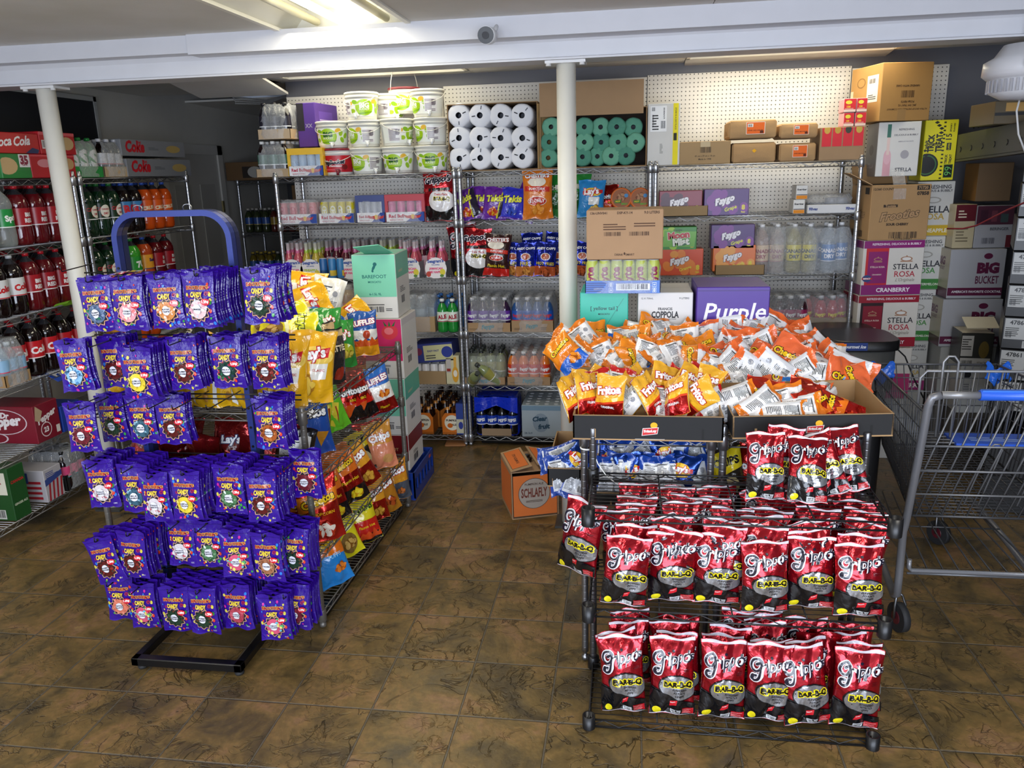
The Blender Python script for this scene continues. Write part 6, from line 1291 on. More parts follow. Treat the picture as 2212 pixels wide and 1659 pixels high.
for i, (x, y, Y, r_, b) in enumerate(((1588, 868, 2.72, 1.2, 1), (1640, 865, 2.74, .2, 0), (1648, 882, 2.66, 1.0, 1), (1700, 878, 2.70, -.3, 1), (1735, 868, 2.76, .4, 0), (1722, 892, 2.66, 1.3, 1), (1765, 888, 2.68, -.2, 0), (1805, 892, 2.70, -1.1, 0), (1690, 905, 2.62, 1.5, 1))):
    heap('hot', x, y, Y, rot3(b, q.uniform(-.5, .5), r_, .6), 'red and orange hot snack bag, %s from the corn chips in the tilted tray' % ['first', 'second', 'third', 'fourth', 'fifth', 'sixth', 'seventh', 'eighth', 'ninth'][i], 'red and orange hot snack bags', i % 3, 1.02)
# blue bags on the shelf below
tray('black fronted tray holding the blue chip bags on the low rack shelf', -.115, .275, 2.625, 3.0, .614, .055, .12)
tray('black ended tray of blue chip bags sticking out toward the aisle', -.30, -.175, 2.80, 3.2, .614, .075, .09, logo=False)
for j, (Y, z, n) in enumerate(((2.67, .72, 9), (2.76, .755, 9), (2.87, .77, 8), (2.97, .78, 7))):
    for i in range(n):
        x = -.085 + .34 * (i + .5) / n + q.uniform(-.01, .01); b = (i * 3 + j) % 5 != 1
        o = obj('chip_bag', smesh('bluechip', (i + j) % 3)); o.matrix_world = Matrix.Translation((x, Y, z + q.uniform(-.008, .01))) @ rot3(b, q.uniform(-.5, .5), q.uniform(-.15, .15) + (.9 if j and q.random() < .4 else 0), q.uniform(.0, .35)).to_4x4() @ Matrix.Scale(.95, 4) @ Matrix.Translation((0, 0, -.0875))
        tag(o, 'small blue potato chip bag in the tray below the corn chips', 'bag of chips', 'blue potato chip bags on the low rack')
for i, (x, y, r_, Y) in enumerate(((1222, 985, 1.2, 2.95), (1238, 1000, .9, 2.85), (1212, 1025, -.2, 2.83), (1245, 1035, .35, 2.82), (1205, 990, 1.4, 2.98))):
    heap('bluechip', x, y, Y, rot3(i != 1, .1, r_, .4), ['blue chip bag lying flat on the others by the column', 'blue fronted chip bag behind the rack post on the aisle side', 'white backed blue chip bag nearest the orange floor carton', 'blue chip bag wedged beside the chrome post', 'blue chip bag overhanging the aisle tray edge'][i], None, i % 3, .95)
# dim bags on the second low rack shelf
tray('dark tray of assorted snack bags behind the top black shelf', .33, .74, 2.63, 3.0, .614, .07, .1, logo=False)
for i, (x, k) in enumerate(((.37, 'blackyellow'), (.44, 'doritosred'), (.52, 'hotfunyuns'), (.60, 'blackyellow'), (.68, 'doritosred'))): bag(k, (x, 2.70 + .03 * (i % 2), .625), (-.15, .1 * (i - 2), 0), '%s from the chrome posts of the assorted snack bags behind the top black shelf' % ORD[i].capitalize(), 'assorted bags behind the top black shelf', 0, .8)

# ------------------------------------------------------------------ open orange carton on the floor and detergent jug
def a_ale(w, h): return Art().rect(w * .03, h * .05, w * .97, h * .92, '3a2a20').rect(w * .035, h * .055, w * .965, h * .915, 'd8702c').ell(w * .48, h * .52, w * .34, w * .34, '3a2a20', 30).ell(w * .48, h * .52, w * .33, w * .33, 'a89c90', 30).text('PUMPKIN ALE', w * .48, h * .72, '4a3426', w=w * .4).text('SCHLAFLY', w * .48, h * .54, '6c2c1c', w=w * .56, h=h * .2, bold=.03).lines(w * .3, h * .34, w * .36, h * .05, 2, '4a3426').rect(w * .82, h * .76, w * .97, h * .9, 'c8a088').bars(w * .83, h * .78, w * .12, h * .1, '4a3426')
fl_ = aZ(1107, 1123); fr_ = aZ(1207, 1112); W_c = (Vector(fr_) - Vector(fl_)).length; ang = math.atan2(fr_.y - fl_.y, fr_.x - fl_.x); zt = .265
c = openbox('beer_carton', 'worn orange beer carton with open flaps on the tiled floor by the column', W_c, .30, zt, (fl_.x, fl_.y, 0), ang, 'a88664', '5c4630', 'carton')
m = MB('carton'); a_ale(W_c, zt).apply(m, plane((0, 0, 0), (1, 0, 0), (0, 0, 1))); Art().rect(.01, .02, .29, zt - .02, 'd8702c').apply(m, plane((0, .30, 0), (0, -1, 0), (0, 0, 1))); m.build('print', c)
# replace the closed lid by four flaps
me = c.data
for i, (x0, wd, ax, rot_) in enumerate(((0, .115, 0, (0, -.20, 0)), (W_c, .115, 1, (0, .25, 0)))):
    m = MB('carton'); s = 1 if i == 0 else -1
    m.box((0, 0, 0), (s * wd, .30, .004) if s > 0 else (0, .30, .004), 'b08e6a') if s > 0 else m.box((-wd, 0, 0), (0, .30, .004), 'b08e6a')
    a = Art().rect(.012, .02, wd - .012, .28, '3a2a20').rect(.014, .022, wd - .014, .278, 'd8702c').text('PUMPKIN ALE', wd / 2, .15, '5a3420', w=.14, rot=pi / 2); a.apply(m, plane((0 if s > 0 else -wd, 0, .0045), (1, 0, 0), (0, 1, 0))); m.build('flap', c, (x0, 0, zt + .002), rot_)
MB('soda').lathe([(.016, 0), (.016, .02), (.012, .022)], 10, (W_c * .5, .14, zt + .001), '18100c').lathe([(.016, 0), (.016, .02), (.012, .022)], 10, (W_c * .5, .19, zt + .001), '18100c').build('bottle_cap', c)
p = aZ(1240, 1222, 0); tag(MB('plastic').lathe([(.03, 0, '4c9cb0'), (.036, .01, '5ca4b4'), (.036, .09, '7a90b8'), (.03, .13, '8898c0'), (.014, .155, '8898c0'), (.013, .18, '8898c0')], 16).build('plastic_jug', None, (p.x, p.y + .04, .0)), 'pale blue plastic jug on the floor behind the red bag on the aisle side', 'jug').scale = (1.3, 1.3, 1.5)
# ------------------------------------------------------------------ leaning stack of wine cartons on a blue crate
XR = -1.212; YS = 4.06
def a_bare(w, h, top, ttxt='BAREFOOT', sub='MOSCATO', k=.5):
    a = Art().rect(0, h * .34, w, h, top); c = '0c6c6c' if top[0] in '78' else 'e8d0b0'
    a.ell(w * .5, h * .80, w * .03, h * .055, c, 12, -.5); a.ell(w * .53, h * .85, w * .045, h * .03, c, 12, .3); a.ell(w * .47, h * .745, w * .025, h * .02, c, 10)
    a.text(ttxt, w * .5, h * .66, c, w=w * .56, bold=.01); a.text(sub, w * .5, h * .575, c, w=w * .3, bold=.02); a.text('6-1.5L 9L', w * .5, h * .385, c, w=w * .28, bold=.02)
    a.bars(w * .2, h * .1, w * .48, h * .09, '2c2c34'); a.lines(w * .18, h * .21, w * .52, h * .03, 1); a.lines(w * .72, h * .12, w * .15, h * .05, 2); return a
def s_bare(d, h, top): return Art().rect(0, h * .62, d, h, top).text('BAREFOOT', d * .35, h * .72, '0c6c6c' if top[0] in '78' else 'e8d0b0', w=d * .3).bars(d * .3, h * .2, d * .25, h * .12, '44444c').lines(d * .25, h * .38, d * .4, h * .1, 4)
def a_straw(w, h):
    a = Art().rect(0, h * .3, w, h, 'd02c68')
    for x, y, r in ((.72, .78, .2), (.12, .62, .16), (.5, .36, .14)):
        a.ell(w * x, h * y, w * r, h * r * .62, 'd83c48', 16, .3); a.ell(w * (x - .02), h * (y + .02), w * r * .55, h * r * .3, 'e87880', 12)
        for s in (-.1, 0, .1): a.poly([(w * (x + s * .8 - .03), h * (y + r * .5)), (w * (x + s * .8 + .03), h * (y + r * .5)), (w * (x + s * 1.5), h * (y + r * .95))], '2c6c3c')
    a.bars(w * .2, h * .08, w * .45, h * .1, '33343a'); a.lines(w * .2, h * .2, w * .5, h * .04, 2); return a
wS, dS = .235, .30
for lab, z0, z1, fa, sa, col, dx, rz in (('dark red and white wine carton resting on the blue crate', .165, .375, lambda w, h: Art().rect(0, h * .3, w, h, '7a1620').text('BAREFOOT', w / 2, h * .6, 'c8a878', w=w * .5), lambda d, h: Art().rect(0, h * .55, d, h, '7a1620').bars(d * .3, h * .1, d * .3, h * .2).lines(d * .3, h * .34, d * .3, h * .1, 3), 'e4e2de', .0, .0),
                              ('teal and white wine carton above the dark red one', .377, .70, lambda w, h: a_bare(w, h, '7cd0b4'), lambda d, h: s_bare(d, h, '5cb8a0'), 'e4e2de', .0, .0),
                              ('pink wine carton printed with strawberries', .702, 1.032, a_straw, lambda d, h: Art().rect(0, h * .88, d, h, 'd8d4d4').bars(d * .3, h * .2, d * .25, h * .12, '44444c').lines(d * .25, h * .38, d * .4, h * .1, 4), 'e4e2de', .002, .0),
                              ('mint green and white wine carton with a torn flap, topmost of the leaning stack', 1.034, 1.375, lambda w, h: a_bare(w, h, '84d8b8'), lambda d, h: s_bare(d, h, '6cc4a8'), 'e4e2de', -.012, .05)):
    o = carton('wine_carton', lab, 'wine carton', wS, dS, z1 - z0, col, (XR - wS + dx, YS, z0), rz, front=fa(wS, z1 - z0), right=sa(dS, z1 - z0), m='gloss_carton', top=Art().rect(0, 0, wS, dS, '7cc8ac' if z1 > 1.3 else 'd8d4d0'), group='wine cartons stacked on the crate')
flapm(wS * .7, .13, .004, '84d8b8').build('flap', o, (wS * .95, .02, z1 - z0 + .004), (.42, .1, pi / 2 + 1.2)); MB('carton').box((wS * .2, .07, z1 - z0 + .001), (wS * .7, .2, z1 - z0 + .003), '6c5a40').build('opening', o)
t = thing('milk_crate', 'blue plastic crate on the floor under the wine cartons', 'crate', (XR - wS - .03, YS - .03, 0)); m = MB('plastic'); cw, cdp = wS + .06, dS + .14
for lo, hi in (((0, 0, 0), (cw, cdp, .01)), ((0, 0, .01), (cw, .008, .05)), ((0, 0, .12), (cw, .008, .162)), ((0, cdp - .008, .01), (cw, cdp, .162)), ((cw - .008, 0, .01), (cw, cdp, .05)), ((cw - .008, 0, .12), (cw, cdp, .162)), ((0, 0, .01), (.008, cdp, .162))): m.box(lo, hi, '1c3c94')
for i in range(6): x = i * (cw - .02) / 5; m.box((x, 0, .05), (x + .02, .008, .12), '1c3c94')
for i in range(7): y = i * (cdp - .02) / 6; m.box((cw - .008, y, .05), (cw, y + .02, .12), '1c3c94')
m.box((cw * .1, .02, .150), (cw * .9, .04, .163), '1c3c94').box((cw * .1, cdp - .1, .150), (cw * .9, cdp - .08, .163), '1c3c94'); m.build('crate_body', t)
MB('plastic').box((cw, cdp - .1, .13), (cw + .001, cdp - .07, .145), 'e0582c').build('sticker', t)

# ------------------------------------------------------------------ snack bags on the weathered rack
q = random.Random(33)
def sb(kind, px, py, z, lab, rx=-.1, ry=0., rz=0., sd=0, sc=1., Yc=None, lift=0.):
    p = aZ(px, py, z) if Yc is None else aY(px, py, Yc)
    return bag(kind, (p.x, p.y, (z if Yc is None else p.z) + .003 + lift), (rx, ry, rz), lab, None, sd, sc)
zt_ = ZS[3]
sb('lays', 612, 880, zt_, 'yellow classic chip bag at the rack corner, cut off by the candy bags', -.12, .12, .35, 0, .95)
sb('lays', 668, 870, zt_, 'yellow classic chip bag standing foremost on the rack top', -.15, .16, .45, 1, .95)
sb('lays', 640, 830, zt_, 'gold backed chip bag crumpled behind the two yellow classic bags', -.6, .3, .5, 2, .9, lift=.03); sb('skyblue', 668, 815, zt_, 'sky blue chip bag leaning behind the foremost yellow one', -.4, .3, .4, 0, .95, lift=.04)
sb('skyblue', 640, 800, zt_, 'sky blue chip bag peeking between crumpled gold bags', -.5, -.3, .3, 1, .9, lift=.08); sb('darkbag', 722, 832, zt_, 'dark grey kettle chip bag turned edge on at the rack side', -.05, .05, 1.2, 0, .92); sb('darkbag', 705, 818, zt_, 'dark bag half hidden between the grey bag and the sky blue one', -.1, .05, 1.1, 1, .95)
def hb(kind, px, py, Y, yaw, roll, lean, lab, sd=0, sc=1., back=False): o = heap(kind, px, py, Y, rot3(back, yaw, roll, lean), lab, None, sd, sc); o.name = 'chip_bag'; o['category'] = 'bag of chips'
sb('green', 742, 800, zt_, 'green chip bag standing beside the blue and flame printed bags', -.12, .05, .9, 0, .92, lift=.01)
hb('green', 706, 712, 3.4, .6, .1, .4, 'green chip bag with its top crumpled, behind the dark grey bag', 1, .85)
hb('green', 648, 706, 3.3, .4, 1.3, .9, 'green bag lying flat in the middle of the rack top heap', 2, .9); hb('green', 640, 726, 3.2, .2, 1.6, .8, 'lime and green bag lying flat below the other flat green one', 0, .9)
sb('ruffles', 791, 770, zt_, 'blue, white and orange flame chip bag, nearest the rack end', -.05, -.03, .35, 0, .95); sb('ruffles', 768, 766, zt_, 'blue and orange flame chip bag directly behind the first', -.05, -.03, .4, 1, .92)
hb('ruffles', 690, 700, 3.55, .3, .9, .7, 'blue topped chip bag at the back of the rack top heap', 2, .9); hb('rufflesred', 655, 692, 3.42, .3, .8, .8, 'red, white and blue bag in the middle of the rack top heap', 1, .85)
hb('funyuns', 604, 690, 3.25, .2, 1.35, .8, 'bright yellow onion ring bag, upper one, partly behind the candy bags', 0, 1.); hb('funyuns', 622, 712, 3.15, .1, 1.5, .8, 'bright yellow onion ring bag lying below the other yellow one', 1, 1.)
hb('lays', 640, 622, 3.65, .2, 1.75, .5, 'large golden chip bag highest on the rack top heap', 0, .95); hb('lays', 652, 655, 3.5, .3, 1.25, .5, 'golden chip bag just under the highest one, its ribbon sideways', 1, .85)
hb('lays', 706, 652, 3.6, .3, .25, .2, 'chip bag turned to show its white nutrition panel', 2, .78, True); hb('lays', 752, 690, 3.75, .2, .9, .6, 'gold topped bag behind the flame printed chip bags', 1, .8)
sb('doritosred', 560, 745, zt_, 'red and black chip bag lying behind the hanging candy', -1.1, .5, .2, 0, 1., lift=.12)
for i, (x, k) in enumerate(((-1.95, 'doritosred'), (-1.83, 'darkbag'), (-1.70, 'darkbag'), (-1.58, 'doritosred'), (-1.50, 'lays'), (-1.42, 'darkbag'))): bag(k, (x, 2.86, zt_ + .13 + .02 * (i % 2)), (-1.25, .5 * (-1) ** i, .2 * i), 'assorted chip bag lying on the rack top behind the top rows of candy, %s from the side wall' % ORD[i] if False else '%s assorted bag lying behind the top candy row' % ORD[i].capitalize(), 'assorted bags lying behind the candy rows', i % 3, 1.)
for i, x in enumerate((-2.02, -1.93, -1.84, -1.75, -1.665, -1.58, -1.50, -1.42)): bag('plainyellow', (x, 2.80, zt_ + .003), (-.08, 0, .3 * ((i % 3) - 1)), 'yellow chip bag turned backwards, behind the empty candy pegs', 'yellow bags behind the empty pegs', i % 3, .9)
for i, x in enumerate((-1.98, -1.88, -1.80, -1.70, -1.60, -1.51, -1.42, -1.34)): bag('reddark' if i < 7 else 'doritosred', (x, 2.80 + .05 * (i % 2), ZS[2] + .003), (-.5 + .1 * (i % 3), .2 * (-1) ** i, .3 * (i % 3) + pi * (i % 2)), 'dark red foil chip bag behind the empty candy pegs, one shelf below the yellow bags', 'dark red foil bags on the middle rack shelf', i % 3, .95)
for i, (x, k) in enumerate(((-1.95, 'crunchy'), (-1.78, 'fritosbig'), (-1.60, 'crunchy'), (-1.45, 'popcorn'))): bag(k, (x, 2.82, ZS[1] + .003), (-.3, 0, .2 * i), '%s assorted bag behind the lower candy rows' % ORD[i].capitalize(), 'assorted bags behind the lower candy rows', 0, 1.2)
z3 = ZS[2]
sb('doritosblue', 676, 985, z3, 'blue tortilla chip bag on the middle shelf behind the rack post', -.15, -.04, .55, 0, 1.05); sb('doritosblue', 640, 985, z3, 'blue tortilla chip bag nearly covered by candy bags', -.15, -.04, .5, 1, 1.0)
sb('limegreen', 733, 930, z3, 'lime green rolled chip bag leaning outward on the middle shelf', -.1, -.25, .75, 0, .95); sb('limegreen', 712, 935, z3, 'lime green rolled chip bag behind the first lime one', -.1, -.12, .7, 1, .92)
sb('doritosred', 790, 905, z3, 'red and black tortilla chip bag with flames, slumped', -.25, -.22, .75, 0, .95); sb('doritosred', 762, 912, z3, 'dark bag between the lime and the flame printed tortilla bags', -.2, -.1, .7, 1, .95); sb('rufflesred', 832, 892, z3, 'blue, white and red hot chip bag at the end of the middle shelf', -.1, -.22, .6, 0, 1.02)
for i, (x, y) in enumerate(((700, 905), (745, 880), (770, 860))): sb(('doritosblue', 'bluepuffs', 'popcorn')[i], x, y, z3, ['blue bag in the shade at the back of the middle shelf', 'blue snack bag glimpsed through the wire shelf above', 'red bag at the back of the middle shelf'][i], -.1, 0, .5, i, .85)
z2 = ZS[1]
sb('popcorn', 702, 1170, z2, 'red popcorn snack bag on the lower shelf by the rack post', -.12, -.08, .55, 0, 1.08); sb('popcorn', 668, 1165, z2, 'red popcorn snack bag partly behind the candy bags', -.1, 0, .5, 1, 1.); sb('flamin', 728, 1125, z2, 'orange and red popcorn bag leaning on the red one', -.2, -.2, .6, 1, .95)
sb('flamin', 768, 1085, z2, 'orange topped hot snack bag with a yellow foot', -.15, -.28, .7, 0, 1.02); sb('flamin', 740, 1060, z2, 'green and orange snack bag in the middle of the lower shelf', -.2, -.1, .6, 2, .9); sb('fritosbig', 798, 1050, z2, 'gold and red corn chip bag leaning far outward', -.15, -.40, .7, 0, .95)
sb('blackyellow', 795, 1020, z2, 'black and yellow snack bag at the back of the lower shelf', -.3, -.2, .6, 0, .95); sb('popcorn', 812, 1010, z2, 'red bag between the black and yellow one and the peach one', -.1, -.1, .6, 2, .95); sb('honey', 832, 1012, z2, 'peach and orange chip bag at the end of the lower shelf', -.1, -.12, .55, 0, 1.)
z1 = ZS[0]
sb('bluepuffs', 728, 1265, z1, 'bright blue puff snack bag on the bottom shelf', -.25, -.18, .7, 0, 1.0); sb('bluepuffs', 695, 1265, z1, 'bright blue snack bag tucked behind the rack post', -.3, -.1, .6, 1, 1.0); sb('funyuns', 755, 1205, z1, 'yellow onion ring bag on the bottom shelf', -.25, -.22, .75, 1, 1.0)
sb('hotfunyuns', 797, 1172, z1, 'yellow hot onion ring bag with a red band', -.2, -.15, .65, 0, 1.); sb('hotfunyuns', 765, 1165, z1, 'dark red bag between the two yellow onion ring bags', -.2, -.1, .6, 1, .9); sb('fritosbig', 815, 1125, z1, 'yellow and red corn chip bag in the middle of the bottom shelf', -.15, -.1, .6, 1, .9)
sb('bbqbrown', 842, 1108, z1, 'gold and brown corn chip bag, second from the bottom shelf end', -.15, -.2, .7, 0, .95); sb('twists', 862, 1080, z1, 'gold and slate grey corn twist bag at the very end of the bottom shelf', -.1, -.1, .55, 0, .95)
tag(MB('dark_metal').cbox((0, 0, 0), (.05, 1.08, .034), '121212', .003).build('black_rail', None, (-1.285, 2.80, .0), (0, 0, -.02)), 'long black metal rail lying on the floor under the snack rack', 'rail')
# ------------------------------------------------------------------ cartons stacked at the rack end
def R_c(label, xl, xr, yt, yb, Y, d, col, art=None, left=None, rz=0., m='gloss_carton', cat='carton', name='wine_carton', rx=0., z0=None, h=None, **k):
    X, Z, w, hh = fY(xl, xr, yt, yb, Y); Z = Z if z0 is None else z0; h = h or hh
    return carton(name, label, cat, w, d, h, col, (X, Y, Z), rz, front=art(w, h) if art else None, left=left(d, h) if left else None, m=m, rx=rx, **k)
def a_stella(w, h, band, name_, bot, botc):
    a = Art().rect(0, h * .86, w, h, band).text('REFRESHING, DELICIOUS & BUBBLY', w * .54, h * .93, 'f0e0e8', w=w * .8, bold=.02).rect(0, 0, w, h * .19, band).text(name_, w * .54, h * .095, 'f4ecf0', w=w * .56, bold=.03)
    a.rect(w * .05, h * .19, w * .42, h * .86, bot).rect(w * .09, h * .22, w * .41, h * .80, botc).text('STELLA ROSA', w * .25, h * .52, 'e8d8c8', w=w * .24, bold=.02).text(name_, w * .25, h * .38, 'e8d8c8', w=w * .16)
    for x, s in ((.25, .7), (.72, 1)):
        c = 'b08468'; a.ell(w * x, h * .66, w * .10 * s, h * .045 * s, c, 14); a.ell(w * x, h * .66, w * .075 * s, h * .03 * s, botc if s < 1 else 'e8e4de', 12); a.rect(w * (x - .1 * s), h * .605, w * (x + .1 * s), h * .625, c); a.ell(w * x, h * (.66 + .05 * s), w * .014, h * .014, c, 8)
    a.text('STELLA', w * .72, h * .52, '24242c', w=w * .42, bold=.01).text('ROSA', w * .71, h * .385, 'b83040', w=w * .34, bold=.01).text('L\'Originale', w * .72, h * .27, 'a0988c', w=w * .32, shear=.4).ell(w * .09, h * .31, w * .08, h * .065, '34487c', 14).rect(w * .0, h * .29, w * .18, h * .325, 'c03038').text('IMPACT', w * .09, h * .308, 'ffffff', w=w * .12, bold=.04)
    return a
def l_stella(d, h, band): return Art().rect(0, h * .86, d, h, band).rect(0, 0, d, h * .19, band).text('STELLA', d * .55, h * .55, '44444c', w=d * .4).text('ROSA', d * .55, h * .42, '8c5058', w=d * .3).ell(d * .55, h * .68, d * .08, h * .04, 'b08468')
R_c('white and crimson cherry wine carton under the cranberry one', 1850, 1985, 634, 758, 4.90, .26, 'dcd6cc', lambda w, h: a_stella(w, h, '9c1c30', 'BLACK CHERRY', '2c1418', '8c1c30'), lambda d, h: l_stella(d, h, '8c1c30'), z0=.70, h=.312, rz=.08)
R_c('white and magenta cranberry wine carton right beneath the candy carton', 1863, 1998, 514, 632, 4.90, .26, 'dcd6cc', lambda w, h: a_stella(w, h, '8c2070', 'CRANBERRY', 'c82c30', '8c1c68'), lambda d, h: l_stella(d, h, '7c2060'), z0=1.014, h=.318, rz=.08)
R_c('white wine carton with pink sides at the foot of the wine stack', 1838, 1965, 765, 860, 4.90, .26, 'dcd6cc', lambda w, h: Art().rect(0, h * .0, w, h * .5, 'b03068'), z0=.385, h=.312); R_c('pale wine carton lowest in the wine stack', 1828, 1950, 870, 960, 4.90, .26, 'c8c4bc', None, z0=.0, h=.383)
def a_froot(w, h): return Art().text('12/360 COUNT', w * .2, h * .93, '3a2c20', w=w * .34, bold=.03).rect(w * .76, h * .90, w * .97, h * .98, '2c241c').text('71720', w * .865, h * .94, 'b08c64', w=w * .16, bold=.04).text('07858', w * .865, h * .84, '2c241c', w=w * .2, bold=.05).rect(w * .22, h * .60, w * .46, h * .65, '3a2c20').text('Tootsie', w * .34, h * .625, 'b08c64', w=w * .18, bold=.04).text('Frooties', w * .5, h * .46, 'b48e64', w=w * .68, bold=.03, shear=.35, rot=.12, out='2c2018', ow=.035).text('SOUR CHERRY', w * .48, h * .29, '2c2018', w=w * .38, bold=.05).bars(w * .35, h * .03, w * .48, h * .12, '2c2018').text('0 71720 07858 6', w * .6, h * .016, '2c2018', w=w * .3)
o = R_c('open cardboard candy carton with a raised flap and black script lettering', 1880, 2013, 392, 512, 4.86, .30, 'b08a5c', a_froot, lambda d, h: Art().text('Frooties', d * .4, h * .48, 'b48e64', w=d * .7, bold=.03, shear=.3, out='2c2018', ow=.035).rect(d * .7, h * .84, d * .9, h * .96, '2c241c').bars(d * .1, h * .05, d * .6, h * .12, '2c2018'), m='carton', name='candy_carton', z0=1.336, rz=.10, seam=False, top=Art().rect(.01, .01, .31, .29, '1c1610'))
fw = .305; hh_ = fY(1880, 2013, 392, 512, 4.86)[3] + fY(1880, 2013, 392, 512, 4.86)[1] - 1.336
h_f = [v[2] for v in o.bound_box]; h_f = max(h_f)
flapm(.30, .14, .004, 'b8946a').build('flap', o, (.0, .0, h_f), (.0, -.0, pi / 2)).rotation_euler = (.5, 0, pi / 2 * 0 + 1.35); flapm(.32, .12, .004, 'a88458').build('flap', o, (.0, .30, h_f), (1.2, 0, 0)); 
m = MB('shrink_film'); m.grid(lambda u, v: Vector((.12 + .07 * u, .0 - .002 + (.10 * max(0, v - .4)), h_f - .08 + .16 * v)), 4, 6, 'f0f0f0'); m.build('packing_tape', o)
def a_rose(w, h): return Art().rect(w * .16, h * .0, w * .34, h * .35, 'd8a0a8').ell(w * .25, h * .36, w * .09, h * .14, 'e0b0b8').rect(w * .22, h * .4, w * .29, h * .74, 'e4c8c0').rect(w * .21, h * .72, w * .30, h * .96, '2c6c58').text('REFRESHING', w * .66, h * .86, '3c3840', w=w * .36, bold=.01).text('DELICIOUS & BUBBLY', w * .66, h * .76, '3c3840', w=w * .56, bold=.01).text('AMERICA\'S FAVORITE', w * .66, h * .64, '8c8890', w=w * .36).ell(w * .66, h * .4, w * .1, h * .08, 'a8a4a8').text('STELLA', w * .66, h * .12, '30303a', w=w * .4)
R_c('white wine carton printed with a rose wine bottle, beneath the big brown carton', 1893, 1984, 302, 385, 5.02, .22, 'dcdad4', a_rose, lambda d, h: Art().rect(0, 0, d, h, '8c8c90').ell(d * .5, h * .5, d * .2, h * .1, '6c6c70').text('STELLA', d * .5, h * .2, 'c8c8cc', w=d * .5), z0=1.69, h=.30, cat='carton')
def a_care(w, h): return Art().text('HANDLE WITH CARE', w * .52, h * .60, '4a3018', w=w * .46, rot=pi, bold=.04).bars(w * .40, h * .40, w * .26, h * .12, '4a3018').text('POS# FB973', w * .54, h * .33, '4a3018', w=w * .26, rot=pi, bold=.03).text('JMC SW TRAY V2', w * .54, h * .27, '4a3018', w=w * .36, rot=pi, bold=.03).text('ALTRIA GROUP DISTRIBUTION COMPANY', w * .54, h * .20, '4a3018', w=w * .8, rot=pi, bold=.02).rect(w * .36, 0, w * .52, h * .2, 'a8824e')
R_c('big brown carton standing upside down, highest at the rack end', 1900, 2022, 172, 298, 4.98, .34, 'b4884c', a_care, lambda d, h: Art().rect(0, h * .22, d * .1, h * .6, 'd8c8a8').rect(d * .55, h * .35, d * .9, h * .82, 'd8d4cc').bars(d * .6, h * .68, d * .2, h * .08).lines(d * .6, h * .4, d * .25, h * .1, 3).ell(d * .35, h * .72, d * .14, h * .09, '8c6838').ell(d * .35, h * .72, d * .11, h * .07, 'b4884c'), rz=.24, m='carton', name='cardboard_carton', z0=1.995)
def a_trick(w, h):
    a = Art().rect(0, 0, w, h, 'e8dc20').ell(w * .14, h * .26, w * .36, w * .36, '161814', 24).ell(w * .14, h * .26, w * .31, w * .31, '3c6c3c', 24).ell(w * .14, h * .26, w * .27, w * .27, '161814', 24)
    for i in range(15): a.rect(w * .56, h * (.02 + i * .066), w * .63, h * (.045 + i * .066), '1a1a12', i > 0)
    for i, (x, y) in enumerate(((.35, .96), (.42, .91), (.5, .86), (.06, .5), (.1, .42), (.5, .79))): a.poly([(w * x, h * (y - .025)), (w * (x + .08), h * y), (w * x, h * (y + .025)), (w * (x - .08), h * y)], '1a1a12')
    a.text('TRICK', w * .22, h * .62, '161810', w=h * .3, h=w * .2, rot=pi / 2, bold=.05).text('TREAT', w * .46, h * .62, '161810', w=h * .3, h=w * .2, rot=pi / 2, bold=.05).text('adult', w * .08, h * .6, '161810', w=h * .14, rot=pi / 2, bold=.04).text('OR', w * .34, h * .6, '161810', w=h * .06, rot=pi / 2, bold=.05)
    a.text('15', w * .74, h * .72, '161810', w=h * .1, rot=pi / 2, bold=.02).text('SPOOKY', w * .78, h * .87, '161810', w=h * .14, rot=pi / 2, bold=.04).text('FLAVORS', w * .88, h * .87, '161810', w=h * .14, rot=pi / 2, bold=.04).text('TRICK', w * .72, h * .35, '161810', w=h * .16, rot=pi / 2, bold=.04).text('TREAT', w * .85, h * .35, '161810', w=h * .16, rot=pi / 2, bold=.04)
    a.rect(w * .68, h * .04, w * .95, h * .26, '2c5c30').rect(w * .70, h * .05, w * .93, h * .25, '161814').text('99', w * .815, h * .15, '6cc060', w=h * .15, rot=pi / 2, bold=.0).rect(w * .7, h * .5, w * .84, h * .62, '161814').text('LATIO', w * .77, h * .56, 'e8dc20', w=h * .1, rot=pi / 2, bold=.04); return a
R_c('bright yellow carton with black party lettering set on end', 1991, 2062, 290, 416, 5.08, .2, 'dcd420', a_trick, None, name='liquor_carton', z0=1.66, h=.335)
def a_mel(c, nm): return lambda w, h: Art().rect(0, 0, w, h * .2, c).text(nm, w * .55, h * .1, 'f0f0e0', w=w * .7, bold=.02).text('REFRESHING', w * .5, h * .9, '3c3c44', w=w * .8).text('DELICIOUS & BUBBLY', w * .5, h * .83, '3c3c44', w=w * .9).ell(w * .45, h * .66, w * .22, h * .06, 'a8a49c', 14).ell(w * .45, h * .66, w * .17, h * .04, 'd4d2cc', 14).text('STELLA', w * .5, h * .49, '24242c', w=w * .84).text('ROSA', w * .48, h * .36, '4c9048' if c[0] == '3' else 'c0a048', w=w * .62)
R_c('white wine carton with a yellow pineapple band behind the candy carton', 1975, 2055, 423, 538, 5.10, .26, 'd4d2cc', a_mel('d0ac28', 'PINEAPPLE'), z0=1.338, h=.315)
R_c('white wine carton with a green melon band, upper of two', 1962, 2034, 542, 652, 5.10, .26, 'd4d2cc', a_mel('3c8438', 'WATERMELON'), z0=1.018, h=.318); R_c('white wine carton with a green melon band, lower of two', 1950, 2014, 656, 760, 5.10, .26, 'd4d2cc', a_mel('3c8438', 'WATERMELON'), z0=.70, h=.316)
